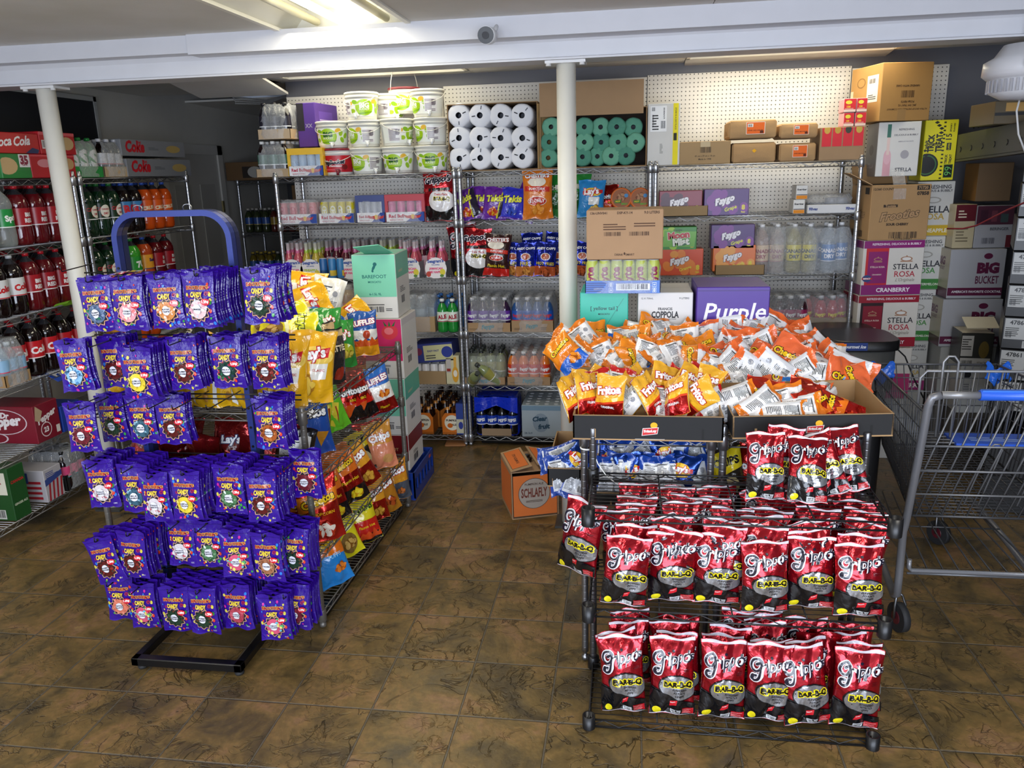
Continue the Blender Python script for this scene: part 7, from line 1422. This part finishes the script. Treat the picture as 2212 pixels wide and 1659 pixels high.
R_c('dim white wine carton with a magenta band under the melon ones', 1940, 1998, 765, 860, 5.10, .26, 'c4c2bc', a_mel('8c2060', 'BERRY'), z0=.385, h=.313); R_c('dim lowest carton behind the ice bins', 1935, 1990, 860, 950, 5.10, .26, '9c9890', None, z0=0, h=.383)
# the next stacks toward the side wall
def a_bb(w, h): return Art().text('BIG', w * .7, h * .62, '5c1c3c', w=w * .4, bold=.07).text('BUCKET', w * .7, h * .38, '5c1c3c', w=w * .42, h=h * .16, bold=.02).ell(w * .68, h * .86, w * .08, h * .06, '5c1c3c').rect(0, h * .06, w, h * .22, '5c1c3c').text('AMERICA\'S FAVORITE COCKTAIL', w * .53, h * .14, 'e0dce0', w=w * .9, bold=.03)
def l_bb(d, h): return Art().rect(0, 0, d, h, 'b8ae98').text('BIG', d * .5, h * .75, '5c1c3c', w=d * .4, bold=.05).text('BUCKET', d * .5, h * .6, '5c1c3c', w=d * .4).rect(0, 0, d, h * .2, '5c1c3c')
R_c('grey white bucket cocktail carton, upper of two beside the wine stacks', 2052, 2172, 522, 620, 4.95, .24, 'a8a8ac', a_bb, l_bb, z0=.985, h=.285); R_c('grey white bucket cocktail carton, lower of two, behind the black carton', 2036, 2165, 623, 714, 4.93, .24, 'a8a8ac', a_bb, l_bb, z0=.70, h=.283)
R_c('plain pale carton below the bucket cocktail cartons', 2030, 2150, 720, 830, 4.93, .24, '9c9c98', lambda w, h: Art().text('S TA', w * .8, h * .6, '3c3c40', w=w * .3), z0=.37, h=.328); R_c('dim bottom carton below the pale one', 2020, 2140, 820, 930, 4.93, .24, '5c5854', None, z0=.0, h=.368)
R_c('cream and maroon wine carton standing on the bucket cocktail cartons', 2063, 2108, 425, 520, 5.0, .22, 'bcae8c', lambda w, h: Art().rect(0, h * .62, w, h, '5c1420').lines(w * .15, h * .7, w * .4, h * .2, 3, 'd8c8b0').lines(w * .12, h * .15, w * .6, h * .35, 5, '7c7058'), z0=1.272); R_c('grey and maroon wine carton with a street picture, beside the cream one', 2109, 2190, 428, 520, 5.0, .22, 'a0a0a4', lambda w, h: Art().rect(0, h * .55, w, h, '4c2434').rect(w * .1, h * .6, w * .3, h * .9, '3c1c2c').rect(w * .4, h * .62, w * .55, h * .88, '6c3844').rect(w * .65, h * .6, w * .85, h * .8, '3c4c4c').text('BERINGER', w * .65, h * .45, '3c3c44', w=w * .5).bars(w * .2, h * .1, w * .35, h * .14, '44444c').rect(w * .85, 0, w, h * .3, '5c1420'), z0=1.272)
R_c('dark brown cardboard carton on top of the maroon wine cartons', 2112, 2185, 345, 428, 5.05, .26, '6c5438', None, lambda d, h: Art().rect(0, 0, d, h, '8c6430'), rz=-.1, m='carton', z0=1.535, name='cardboard_carton')
def a_blk(w, h): return Art().rect(0, h * .30, w * .38, h * .92, 'a8a49c').lines(w * .03, h * .5, w * .3, h * .36, 5, '33302c').ell(w * .72, h * .5, w * .16, h * .26, '5c4c20').rect(0, 0, w * .95, h * .24, 'a8a49c').bars(w * .05, h * .05, w * .35, h * .12).text('STACK', w * .7, h * .1, '4c4428', w=w * .3)
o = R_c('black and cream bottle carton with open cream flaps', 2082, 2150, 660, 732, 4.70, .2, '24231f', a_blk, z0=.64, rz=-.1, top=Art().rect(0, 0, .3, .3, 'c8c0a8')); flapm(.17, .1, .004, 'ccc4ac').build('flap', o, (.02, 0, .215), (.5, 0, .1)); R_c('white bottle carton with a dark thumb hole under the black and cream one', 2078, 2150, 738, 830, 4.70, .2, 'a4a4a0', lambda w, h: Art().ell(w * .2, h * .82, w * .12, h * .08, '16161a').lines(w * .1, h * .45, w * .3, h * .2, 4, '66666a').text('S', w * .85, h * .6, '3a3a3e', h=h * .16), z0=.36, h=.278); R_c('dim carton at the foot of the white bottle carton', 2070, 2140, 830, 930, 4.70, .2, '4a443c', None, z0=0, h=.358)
def a_case(w, h):
    a = Art()
    for x in (0., w * .62):
        a.rect(x + .008, h * .30, x + w * .2, h * .95, 'a4a4a2'); a.text('47861', x + w * .11, h * .83, '202020', w=w * .12, bold=.03); a.lines(x + .012, h * .4, w * .12, h * .3, 5, '33332f', 3); a.bars(x + .012, h * .35, w * .05, h * .2); a.rect(x + w * .16, h * .04, x + w * .36, h * .26, 'a4a4a2'); a.bars(x + w * .17, h * .07, w * .18, h * .15)
        a.lines(x + w * .24, h * .55, w * .1, h * .1, 2, '6a6a68', 5); a.ell(x + w * .5, h * .78, w * .03, h * .07, 'a4a4a2', 12); a.ell(x + w * .5, h * .78, w * .018, h * .045, '161616', 12)
    return a
xe = [(2186, 345), (2183, 415), (2178, 480), (2171, 545), (2163, 610), (2155, 672), (2146, 735), (2138, 795)]
for i, (x, y) in enumerate(xe):
    p = aY(x, y, 4.2); h = .158; z = p.z - h
    carton('black_case', 'black case with white stickers by the side wall, %s from the top of its stack' % ORD[i], 'carton', .56, .36, h - .002, '1a1a1b', (1.83, 4.17, 1.50 + .16 * 1 - .16 * i), -.40 + .03 * ((i * 7) % 3 - 1), front=a_case(.56, h), m='gloss_carton', seam=False, group='black cases stacked by the side wall')
for i in range(2): carton('black_case', 'black case standing below the stickered stack, %s layer from the floor' % ORD[1 - i], 'carton', .56, .36, .19, '141415', (1.83, 4.17, .0 + .192 * i), -.4, m='gloss_carton', seam=False)
# galvanised beam, clutter on it, ceiling appliance, cable
m = MB('dark_metal'); A = aY(2066, 292, 5.1); B = aY(2212, 262, 4.35); B2 = A + (B - A) * 1.25
d_ = (B2 - A); 
def beamq(z0, z1, dx):
    n = len(m.v)
    for P in (A, B2):
        for x, z in ((0, z0), (dx, z0), (dx, z1), (0, z1)): m.v.append((P.x + x, P.y, P.z + z))
    for f in ((0, 1, 2, 3), (7, 6, 5, 4), (0, 4, 5, 1), (1, 5, 6, 2), (2, 6, 7, 3), (3, 7, 4, 0)): m.face(tuple(n + i for i in f), '42413c')
beamq(-.03, .0, .5); beamq(-.14, -.03, .012); beamq(-.15, -.135, .05)
for i in range(7):
    P = A + d_ * ((i + .5) / 7); m.cyl((P.x - .003, P.y, P.z - .085), (P.x - .0005, P.y, P.z - .085), .016, '3a3934', 10)
tag(m.build('metal_shelf'), 'galvanised steel shelf with punched holes running along the side wall', 'shelf')
P = A + d_ * .45; m = MB('dark_metal')
for i in range(9): m.cyl((P.x + .02, P.y - .2 + i * .06, P.z + .01), (P.x + .02, P.y - .2 + i * .06, P.z + .1), .004, '1a1a1a', 6)
for z in (.02, .06, .1): m.tube([(P.x + .02, P.y - .22, P.z + z), (P.x + .02, P.y + .32, P.z + z), (P.x + .25, P.y + .32, P.z + z)], .004, '1a1a1a', 6)
tag(m.build('wire_basket'), 'black wire basket lying on the steel shelf', 'basket')
m = MB('plastic'); m.grid(lambda u, v: Vector((P.x + .02 + .3 * v, P.y - .45 + .42 * u, P.z + .02 + .17 * math.sin(pi * (.15 + .6 * u)) * (1 - .3 * v))), 10, 4, '5c5d58'); tag(m.build('folded_panel'), 'curved grey plastic panel propped on the steel shelf', 'panel')
p = aY(2196, 212, 4.3); carton('wrapped_carton', 'film wrapped carton on the steel shelf under the white ceiling fan unit', 'carton', .3, .3, .11, '5c503a', (p.x - .03, 4.45, p.z - .11), m='gloss_carton', front=Art().rect(0, .04, .3, .055, '1c1c1c').rect(.05, .06, .14, .1, 'b89050'), seam=False)
p = aY(2200, 150, 3.7); t = thing('ceiling_unit', 'round white ventilated unit hanging under the ceiling', 'ceiling unit', (p.x + .04, 3.7, 0)); zc = p.z
MB('plastic').lathe([(.02, zc + .1), (.10, zc + .095), (.13, zc + .05), (.165, zc + .03), (.168, zc - .02), (.15, zc - .035), (.14, zc - .04), (.135, zc - .09), (.09, zc - .115), (.01, zc - .12)], 32, col='d4d4d8').build('housing', t)
m = MB('plastic')
for i in range(40): a = 2 * pi * i / 40; m.box((.138, -.004, zc - .088), (.146, .004, zc - .04), 'a8a8ae', Matrix.Rotation(a, 4, 'Z'))
m.build('vent_fin', t)['kind'] = 'stuff'
MB('plastic').cyl((-.05, -.155, zc + .01), (-.055, -.172, zc + .01), .034, '3c3e46', 20).cyl((-.055, -.17, zc + .01), (-.056, -.176, zc + .01), .014, 'd8d8dc', 14).build('lens', t); MB('plastic').cyl((0, 0, zc + .09), (0, 0, CZ), .012, 'c0c0c4').build('rod', t)
pts = [aY(x, y, Y) for x, y, Y in ((2046, 494, 4.85), (2080, 494, 4.75), (2110, 487, 4.6), (2140, 472, 4.45), (2175, 454, 4.25), (2212, 438, 4.05), (2260, 420, 3.9))]
tag(MB('rubber').tube(pts, .0045, '7c1424', 8).build('cable'), 'dark red cable sagging in front of the stacked cartons', 'cable')
pts = [aY(x, y, 3.75) for x, y in ((2205, 205), (2196, 240), (2200, 290), (2215, 330))]
tag(MB('rubber').tube(pts, .004, 'c8c8c8', 8).build('cable'), 'white cord hanging from the round ceiling unit', 'cable')
# ------------------------------------------------------------------ ice bins
def icebin(x0, x1, yt, Y, lab, txt):
    a, b = aY(x0, yt + 20, Y), aY(x1, yt + 20, Y); w = b.x - a.x; d = .36; zt = aY((x0 + x1) / 2, yt, Y).z; t = thing('ice_bin', lab, 'storage bin', ((a.x + b.x) / 2, Y, 0))
    def rr_(mb, z0, z1, gx, col, zz=None):
        rs = []
        for z, g in ((z0, gx), (z0 + .004, gx), (z1 - .004, gx), (z1, gx - .006)):
            bq = len(mb.v); rs.append(bq)
            for i in range(32):
                an = 2 * pi * i / 32; k = 1 / (abs(math.cos(an)) ** 4 + abs(math.sin(an)) ** 4) ** .25; mb.v.append(((w / 2 + g) * k * math.cos(an), d / 2 + (d / 2 + g) * k * math.sin(an), z))
        mb.loft(rs, 32, col)
    m = MB('plastic'); rr_(m, zt - .05, zt, .01, '141416'); lid = m.build('lid', t)
    m = MB('plastic'); Art().rect(-w / 2 + .03, .006, -w / 2 + .16, .046, '24408c').text(txt, -w / 2 + .095, .026, 'e8ecf4', w=.115, shear=.3, bold=.05).apply(m, plane((0, -.0135, zt - .05), (1, 0, 0), (0, 0, 1))); m.build('label', lid)
    m = MB('plastic'); rr_(m, zt - .26, zt - .05, -.005, '4c4d4c'); m.build('bin_body', t); m = MB('plastic'); rr_(m, 0, zt - .262, -.03, '202022'); m.build('stand', t); return t
icebin(1768, 1905, 722, 4.55, 'black lidded grey ice bin behind the nearer one', 'met Ice'); icebin(1800, 1950, 738, 4.12, 'nearer grey ice bin with a black lid and blue label', 'Gourmet Ice')
tag(MB('rubber').tube([aY(x, y, Y) for x, y, Y in ((1868, 722, 4.75), (1895, 723, 4.6), (1918, 735, 4.5), (1955, 770, 4.48), (1975, 820, 4.5), (1995, 860, 4.5))], .004, '0c0c0e').build('cable'), 'black cable running over the ice bins', 'cable')
# ------------------------------------------------------------------ shopping cart
t = thing('shopping_cart', 'grey steel shopping cart with blue handle grip beside the red chip bags', 'shopping cart', (0, 0, 0))
G = '5c5d61'; XL, XRr = 1.015, 1.60; Y0, Y1 = 2.80, 3.62; bx_ = 'dark_metal'
def P3(x, y, z): return Vector((x, y, z))
TLn, TRn, TLf, TRf = P3(XL, Y0, .93), P3(XRr, Y0, .93), P3(1.075, Y1, .905), P3(1.585, Y1, .905)
BLn, BRn, BLf, BRf = P3(XL + .03, Y0 + .10, .50), P3(XRr - .03, Y0 + .10, .50), P3(1.13, Y1 - .06, .55), P3(1.53, Y1 - .06, .55)
def panel(a, b, c, d, nv, nh, name, col=G, r=.0025):    # a-b top edge, c-d bottom edge
    m = MB(bx_); m.tube([a, b], .005, col, 6); m.tube([c, d], .005, col, 6); m.tube([a, c], .005, col, 6); m.tube([b, d], .005, col, 6)
    for i in range(1, nv): m.cyl(a.lerp(b, i / nv), c.lerp(d, i / nv), r, col, 5)
    for i in range(1, nh): m.cyl(a.lerp(c, i / nh), b.lerp(d, i / nh), r, col, 5)
    m.build(name, t)
panel(TLn, TLf, BLn, BLf, 26, 6, 'side_panel', '46474a'); panel(TRn, TRf, BRn, BRf, 26, 6, 'side_panel', '46474a'); panel(TLf, TRf, BLf, BRf, 16, 6, 'front_panel'); panel(BLn, BRn, BLf, BRf, 14, 26, 'basket_floor', '46474a')
# hinged rear gate: slanted wires and tall back rail
m = MB(bx_); q0 = [(XL + .02, 2.93, .86), (XL + .02, 2.93, 1.02), (XL + .04, 2.93, 1.045), (XRr - .04, 2.93, 1.045), (XRr - .02, 2.93, 1.02), (XRr - .02, 2.93, .86)]; m.tube(q0, .005, '7c7d80', 8)
for i in range(1, 12): x = XL + .02 + (XRr - XL - .04) * i / 12; m.cyl((x, 2.93, 1.045), (x, 2.96, .78), .0028, '6c6d70', 5)
m.tube([(XL + .09, 2.925, .8), (XL + .09, 2.925, 1.08), (XL + .105, 2.925, 1.10), (XL + .125, 2.925, 1.10), (XL + .14, 2.925, 1.08), (XL + .14, 2.925, .8)], .004, '88898c', 6); m.build('child_seat_back', t)
m = MB(bx_)
for z, yy in ((.60, 2.865), (.70, 2.84), (.80, 2.82)): m.cyl((XL + .01, yy, z), (XRr - .01, yy, z), .004, '6c6d70', 6)
for i in range(13): x = XL + .03 + (XRr - XL - .06) * i / 12; m.cyl((x + .06, 2.79, .96), (x - .03, 2.90, .50), .0033, '66676a', 6)
for cx in (1.24, 1.42): m.tube([(cx - .02, 2.90, .55), (cx + .02, 2.855, .78), (cx + .035, 2.85, .80), (cx + .055, 2.85, .80), (cx + .065, 2.855, .78), (cx + .03, 2.90, .55)], .0033, '7c7d80', 6)
m.build('rear_gate', t)
m = MB('plastic'); m.box((1.17, 2.90, .775), (XRr - .04, 3.02, .785), '2c5cd0', Matrix.Translation((0, .0, 0))); Art().lines(.06, .03, .22, .05, 3, 'a0bcf0').apply(m, plane((1.17, 2.90, .785), (1, 0, 0), (0, 1, 0))); m.build('seat_flap', t)
m = MB(bx_)
for i in range(4): m.cyl((XL + .02, 2.92 + .04 * i, .78 - .002 * i), (XRr - .02, 2.92 + .04 * i, .78 - .002 * i), .0033, '6c6d70', 6)
m.build('child_seat', t)
m = MB(bx_)
for x in (XL - .005, XRr + .005):
    s = 1 if x < 1.3 else -1
    m.tube([(x + s * .035, 2.755, 1.005), (x + s * .008, 2.757, .995), (x, 2.762, .965), (x + .0, 2.80, .75), (x + s * .004, 2.86, .50), (x + s * .006, 2.885, .44), (x + s * .01, 2.89, .25), (x + s * .012, 2.895, .175), (x + s * .014, 2.93, .15), (x + s * .03, 3.3, .22), (x + s * .08, 3.62, .30)], .0145, '7c7d82', 12)
m.cyl((XL + .03, 2.755, 1.005), (1.17, 2.755, 1.005), .0135, '8c8c8e', 12); m.build('frame', t)
MB('plastic').cyl((1.165, 2.755, 1.005), (1.60, 2.755, 1.005), .0175, '2c62d8', 14).box((1.17, 2.745, 1.018), (1.6, 2.765, 1.024), '3c78ec').build('handle_grip', t)
m = MB(bx_); zz = .255
m.tube([(1.07, 2.94, .30), (1.07, 2.94, zz + .01), (1.08, 2.94, zz), (1.56, 2.94, zz), (1.57, 2.94, zz + .01), (1.57, 2.94, .30)], .009, '84858a', 8); m.cyl((1.07, 2.955, zz - .02), (1.58, 2.955, zz - .02), .005, '7a7b7e', 6)
for i in range(9): x = 1.09 + i * .058; m.cyl((x, 2.95, zz - .012), (1.16 + i * .042, 3.6, zz + .05), .0035, '46474a', 5)
m.cyl((1.12, 3.3, zz + .02), (1.54, 3.3, zz + .02), .0035, '46474a', 5); m.build('lower_rack', t)
def caster(x, y, rz=0.):
    c = MB('rubber').cyl((-.014, 0, .058), (.014, 0, .058), .058, '26272a', 28).build('wheel', t, (x, y, 0), (0, 0, rz)); MB('plastic').cyl((-.016, 0, .058), (.016, 0, .058), .026, '5c1c28', 18).build('hub', c)
    m = MB('chrome')
    for s in (-1, 1): m.tube([(s * .02, 0, .055), (s * .022, .0, .11), (s * .012, .01, .145), (0, .012, .155)], .005, '7c7d80', 6)
    m.build('fork', c)
caster(1.05, 2.93, .25); caster(1.60, 2.93); caster(1.47, 3.72, .5); caster(1.15, 3.72)
for x, y, z in ((1.085, 3.60, .9), (1.56, 3.60, .9)):
    m = MB('candy_film'); m.grid(lambda u, v: Vector((x - .03 + .1 * u + .01 * noise.noise(Vector((u * 5, v * 5, x))), y - .02 + .012 * noise.noise(Vector((u * 4, v * 4, 3 + x))), z + .01 - .075 * v + .02 * math.sin(u * 8 + x))), 9, 7, '2464d0'); m.build('corner_wrap', t)
m = MB('plastic'); m.grid(lambda u, v: Vector((1.555 + .05 * u, 2.83, .535 + .02 * v + .006 * math.sin(u * 9))), 6, 4, '3cae8c'); m.build('teal_clip', t)
# ------------------------------------------------------------------ soda racks on the side wall
B2 = {'sprite': ('b4bcb8', '1c8c40', '1c7c38', 'Sprite', 'f4f4f0', '2L', 'clear_bottle', None, 'c0c4c0'), 'bigred': ('5c0c14', 'a01824', 'b01824', 'BIG RED', 'e8e4e4', '2L'), 'canada': ('0c2c18', '0e3018', '1c6c30', 'CANADA DRY', 'b01c28', '2L', 'soda', 'ece8dc'), 'blue': ('140c0c', '3c80b8', '2c54b0', 'RC', 'c82030', '2L'),
      'orange': ('c84c10', 'e05c18', '2c50a8', 'CRUSH', 'f0e0c0', '2L'), 'cola': ('120808', 'c01c24', 'a81820', 'Cola', 'f0e8e8', '2L'), 'diet': ('120808', 'd8d8d8', 'c0c4c8', 'Coke', 'c01820', '2L'), 'lemon': ('3c9c2c', '2c9434', '1c8034', '7UP', 'f0f0f0', '2L'), 'sunk': ('b8481c', 'e8a030', '2c50a8', 'Sunkist', '1c2c6c', '2L')}
BP = {k: bottle('x', *v) for k, v in B2.items()}
BD = {'sprite': 'clear bottle with green label', 'bigred': 'dark red soda bottle', 'canada': 'dark green ginger ale bottle', 'blue': 'cola bottle with blue label', 'orange': 'orange soda bottle', 'cola': 'cola bottle with red label', 'diet': 'cola bottle with silver label', 'lemon': 'bright green lemon soda bottle', 'sunk': 'orange soda bottle, cream label'}
SN = {5: 'second shelf', 4: 'third shelf', 3: 'fourth shelf', 2: 'fifth shelf'}
q = random.Random(8)
def row(z, ys, kind, nm, far):
    for i, y in enumerate(ys):
        for j in range(3 if z > 1.1 else 2):
            X = -3.145 - .117 * j
            lab = BD[kind] + (', %s of its kind, %s, %s soda rack' % (ORD[i], nm, far) if j == 0 else ' behind the front row, %s, %s soda rack' % (nm, far))
            BP[kind].place((X, y + q.uniform(-.004, .004), z + .003), (0, 0, pi / 2 + q.uniform(-.35, .35)), lab, '%ss, %s, %s soda rack' % (BD[kind], nm, far))
row(ZL[4], (3.32, 3.445, 3.56, 3.68), 'sprite', 'second shelf', 'near'); row(ZL[4], (3.80, 3.915, 4.03, 4.13), 'bigred', 'second shelf', 'near'); row(ZL[4], (4.34, 4.455, 4.57), 'canada', 'second shelf', 'far'); row(ZL[4], (4.69, 4.80), 'blue', 'second shelf', 'far'); row(ZL[4], (4.915, 5.03, 5.145), 'orange', 'second shelf', 'far')
row(ZL[3], (3.32, 3.44, 3.555, 3.67), 'diet', 'third shelf', 'near'); row(ZL[3], (3.79, 3.905, 4.02, 4.13), 'bigred', 'third shelf', 'near'); row(ZL[3], (4.34, 4.455, 4.57), 'canada', 'third shelf', 'far'); row(ZL[3], (4.70,), 'lemon', 'third shelf', 'far'); row(ZL[3], (4.83,), 'sunk', 'third shelf', 'far'); row(ZL[3], (4.96, 5.08), 'bigred', 'third shelf', 'far')
row(ZL[2], (3.60, 3.72, 3.84, 3.96, 4.08), 'cola', 'fourth shelf', 'near'); row(ZL[2], (4.40, 4.52), 'sunk', 'fourth shelf', 'far'); row(ZL[2], (4.66, 4.8), 'orange', 'fourth shelf', 'far'); row(ZL[1], (4.5, 4.62, 4.74), 'orange', 'fifth shelf', 'far')
# cartons and packs on the side racks; their face is turned to the room
def LX(label, xl, xr, yt, yb, d, col, z0, art=None, left=None, X=-3.085, m='gloss_carton', name='soda_case', cat='soda case', **k):
    Y, Z, w, h = fX(xl, xr, yt, yb, X, z0); return carton(name, label, cat, w, d, h, col, (X, Y, z0), pi / 2, front=art(w, h) if art else None, left=left(d, h) if left else None, m=m, seam=False, **k)
ZT5 = ZL[5] + .003
LX('red can case with a white panel, bottom layer on the near soda rack', 2, 66, 332, 385, .38, '2c7c3c', ZT5, lambda w, h: Art().rect(0, 0, w, h * .32, '1f7c34').ell(w * .2, h * .5, w * .35, h * .35, 'c8a878', 16).rect(w * .62, h * .45, w, h, 'e4e0e0').text('35', w * .8, h * .75, '8c1c3c', w=w * .28, bold=.06).text('cans', w * .8, h * .56, '8c1c3c', w=w * .18))
LX('red shrink wrapped can case beside the white panelled one', 67, 163, 334, 385, .38, 'b81824', ZT5, lambda w, h: Art().ell(w * .3, h * .62, w * .16, h * .18, 'd88890', 14).ell(w * .85, h * .6, w * .12, h * .25, 'c8a070', 16).rect(0, h * .9, w, h, 'd04850'))
z_ = ZT5 + .122
LX('red cola can case with white script, top layer', -30, 84, 286, 334, .38, 'c01c20', z_, lambda w, h: Art().text('Coca', w * .28, h * .55, 'f0ecec', w=w * .36, shear=.4, bold=.03, rot=.1).text('Cola', w * .66, h * .62, 'f0ecec', w=w * .32, shear=.4, bold=.03, rot=.08).poly([(w * .7, h * .02), (w * .85, h * .3), (w * .98, h * .2), (w * .95, 0)], '1c2c5c'))
LX('red shrink wrapped can case on the top layer, half behind the column', 86, 162, 286, 335, .38, 'b81824', z_, lambda w, h: Art().ell(w * .75, h * .5, w * .2, h * .3, 'c8a878', 16).bars(w * .06, h * .3, w * .2, h * .3, '33232a', 'e8e4e4').rect(0, h * .85, w, h, 'd85860'))
t20 = {k: bmesh_of(*v) for k, v in {'g': ('5c9068', '1c9440', '1c8038', 'S', 'f0f0f0', '20'), 'k': ('120808', 'c8c8cc', 'c8c8cc', None, 'c01820', '20'), 'w': ('a8bcc8', '88b0d0', 'c8d4dc', None, 'd04050', '20', 'clear_bottle', None, 'b0c0c8'), 'p': ('140a10', 'd04878', '141416', None, '40a0a0', '20')}.items()}
def LP(label, bm, xl, xr, yb, z0, nx, ny, tcol='a88a60', fh=.2, X=-3.09, tr=.06, sd=1, cat='soda pack', name='soda_pack'):
    Y, Z, w, h = fX(xl, xr, yb - 40, yb, X, z0); return pack(name, label, cat, bm, nx, ny, w / nx * .96, (X, Y + w / 2, z0), pi / 2, tr, tcol, None, fh, sd)
LP('green wrapped tray of lemon soda bottles next to the column top', t20['g'], 160, 222, 380, ZT5, 3, 4, '1c8c3c', sd=31); LP('wrapped tray of dark cola bottles with silver labels on the far soda rack', t20['k'], 224, 276, 380, ZT5, 3, 4, 'b8a080', sd=32)
for i, (xl, xr, yt, yb, z) in enumerate(((262, 398, 304, 342, ZT5 + .125), (275, 412, 344, 382, ZT5))): LX('grey diet cola can case with red script, %s of two' % ('upper', 'lower')[i], xl, xr, yt, yb, .30, '8a8c90', z, lambda w, h: Art().rect(0, 0, w, h, '7c7e84').text('Coke', w * .2, h * .58, 'b01c28', w=w * .28, bold=.05, shear=.15).text('Diet', w * .26, h * .85, 'b01c28', w=w * .07, bold=.03).lines(w * .4, h * .4, w * .16, h * .2, 3, '54565c').ell(w * .8, h * .5, w * .12, h * .24, 'a89058', 16))
LX('maroon soda carton with a torn corner on the fifth shelf', 75, 131, 866, 962, .34, '7c1428', ZL[1] + .003, lambda w, h: Art().text('Pepper', w * .5, h * .62, 'e8e0e0', w=w * .8, bold=.05, rot=.25, shear=.2).ell(w * .4, h * .3, w * .22, w * .22, 'e0d0d0', 20).ell(w * .4, h * .3, w * .19, w * .19, '7c1428', 20).text('23', w * .4, h * .3, 'e8e0e0', w=w * .2, bold=.05).poly([(0, h * .62), (w * .2, h * .55), (w * .35, h * .8), (w * .1, h)], 'b8a080').rect(w * .8, h * .1, w * .95, h * .3, 'd8d4cc'), lambda d, h: Art().ell(d * .45, h * .58, d * .42, h * .34, 'd8c8cc', 26).ell(d * .45, h * .58, d * .40, h * .32, '7c1428', 26).text('Dr', d * .5, h * .76, 'f0e8e8', w=d * .16, bold=.05, shear=.2).text('Pepper', d * .46, h * .56, 'f0e8e8', w=d * .64, bold=.06, shear=.2, rot=.1).ell(d * .3, h * .14, d * .2, h * .14, 'd8c8cc', 20).ell(d * .3, h * .14, d * .17, h * .12, '7c1428', 20))
LX('blue cola carton with an open printed flap behind the maroon one', 134, 178, 868, 946, .30, '1c3c98', ZL[1] + .003, lambda w, h: Art().ell(w * .6, h * .4, w * .3, h * .2, 'd8d8dc').text('PEPSI', w * .6, h * .4, '14284c', w=w * .5, bold=.05), name='soda_case'); p = aX(135, 838, -3.07); m = MB('gloss_carton'); m.box((0, 0, 0), (.22, .14, .004), '1c48b0'); Art().text('PEPSI', .11, .06, 'f0f0f4', w=.17, bold=.06).apply(m, plane((0, 0, .0042), (1, 0, 0), (0, 1, 0))); m.build('flap', bpy.data.objects['soda_case.007'] if 'soda_case.007' in bpy.data.objects else None, (0, -.02, .29), (.5, 0, 0))
LP('opened wrapped tray of water bottles on the fourth shelf', t20['w'], 10, 68, 835, ZL[2] + .003, 3, 4, 'a88458', .24, sd=41, cat='water pack', name='water_pack')
LX('green ginger ale can carton on the bottom shelf, near soda rack', 22, 60, 1000, 1120, .36, '1c4c20', ZL[0] + .003, lambda w, h: Art().rect(0, 0, w, h, '1c5024').text('CANADA', w * .5, h * .72, 'b82028', w=w * .8, bold=.05).text('GINGER ALE', w * .5, h * .3, 'd0d8c0', w=w * .8, bold=.03), lambda d, h: Art().rect(d * .1, h * .5, d * .95, h * .92, 'e0dcc8').rect(d * .05, h * .44, d * .1, h * .95, '6cb030').text('CANADA', d * .55, h * .78, 'a01c28', w=d * .66, bold=.05).text('DRY', d * .55, h * .62, 'a01c28', w=d * .4, bold=.05).text('GINGER ALE', d * .5, h * .3, 'c8d4b8', w=d * .56, bold=.03).bars(d * .6, h * .06, d * .25, h * .14, '2c2c2c', 'c8c8c0'))
LX('small beer case printed with red and blue stripes on the bottom shelf', 97, 138, 1005, 1088, .24, 'b8b4b8', ZL[0] + .003, lambda w, h: (lambda a: [a.poly([(w * (.1 + .22 * i), h * .02), (w * (.2 + .22 * i), h * .02), (w * (.32 + .22 * i), h * .6), (w * (.22 + .22 * i), h * .6)], 'a82430') for i in range(4)] and a.poly([(0, h * .5), (w, h * .65), (w, h * .8), (0, h * .7)], '34488c').lines(w * .1, h * .72, w * .7, h * .2, 4, '34488c'))(Art()), lambda d, h: (lambda a: [a.rect(d * .1, h * (.1 + .16 * i), d * .9, h * (.18 + .16 * i), 'a82430') for i in range(4)] and a.rect(d * .1, h * .6, d * .6, h * .92, '34488c'))(Art()), name='beer_case', cat='beer case')
LP('black based pack of pink and teal water bottles, bottom shelf end', t20['p'], 145, 196, 1062, ZL[0] + .003, 3, 4, '18181a', .22, sd=44, cat='water pack', name='water_pack', tr=.09)
m = MB('paper'); m.grid(lambda u, v: Vector((0 + .09 * v, .13 * u, .012 * math.sin(u * 6) + .02 * v)), 8, 3, '8cd028'); p = aX(128, 642, -3.09); tag(m.build('paper_scrap', None, (p.x, p.y - .06, ZL[3] + .006)), 'lime green paper scrap on the third shelf of the near soda rack', 'paper scrap')
# ------------------------------------------------------------------ dim storage beyond
rack('wire_rack', 'dim wire rack in the dark passage beyond the panelled door', 1.15, .45, [.5, .9, 1.3, 1.77], 1.80, (-3.58, 7.05, 0))
carton('cardboard_carton', 'open cardboard carton on the dim rack in the passage', 'carton', .62, .36, .16, '6c5030', (-3.66, 7.05, 1.775), front=Art().rect(.16, .02, .60, .12, '241a10').ell(.28, .07, .07, .05, 'a8a49c').ell(.43, .07, .06, .05, 'a8a49c')); carton('cardboard_carton', 'brown carton hanging over the passage rack behind the drink trays', 'carton', .26, .3, .4, '6c5030', (-2.98, 6.9, 1.32))
dk = [bmesh_of('303820', '2c4c8c', 'a8a49c', None, 'c8b040', '20'), bmesh_of('4c1c14', '8c7028', '88847c', None, 'c8b040', '20'), bmesh_of('6c5c18', '2c5498', 'b09838', None, 'd0c050', '20')]
for z in (.503, .903, 1.303):
    for i in range(13):
        for j in range(2): tag(obj('drink_bottle', dk[(i // 3 + int(z * 3)) % 3], None, (-3.52 + i * .083, 7.12 + .09 * j, z)), 'dim drink bottle standing in rows on the passage rack', 'bottle', 'bottles on the dim passage rack')
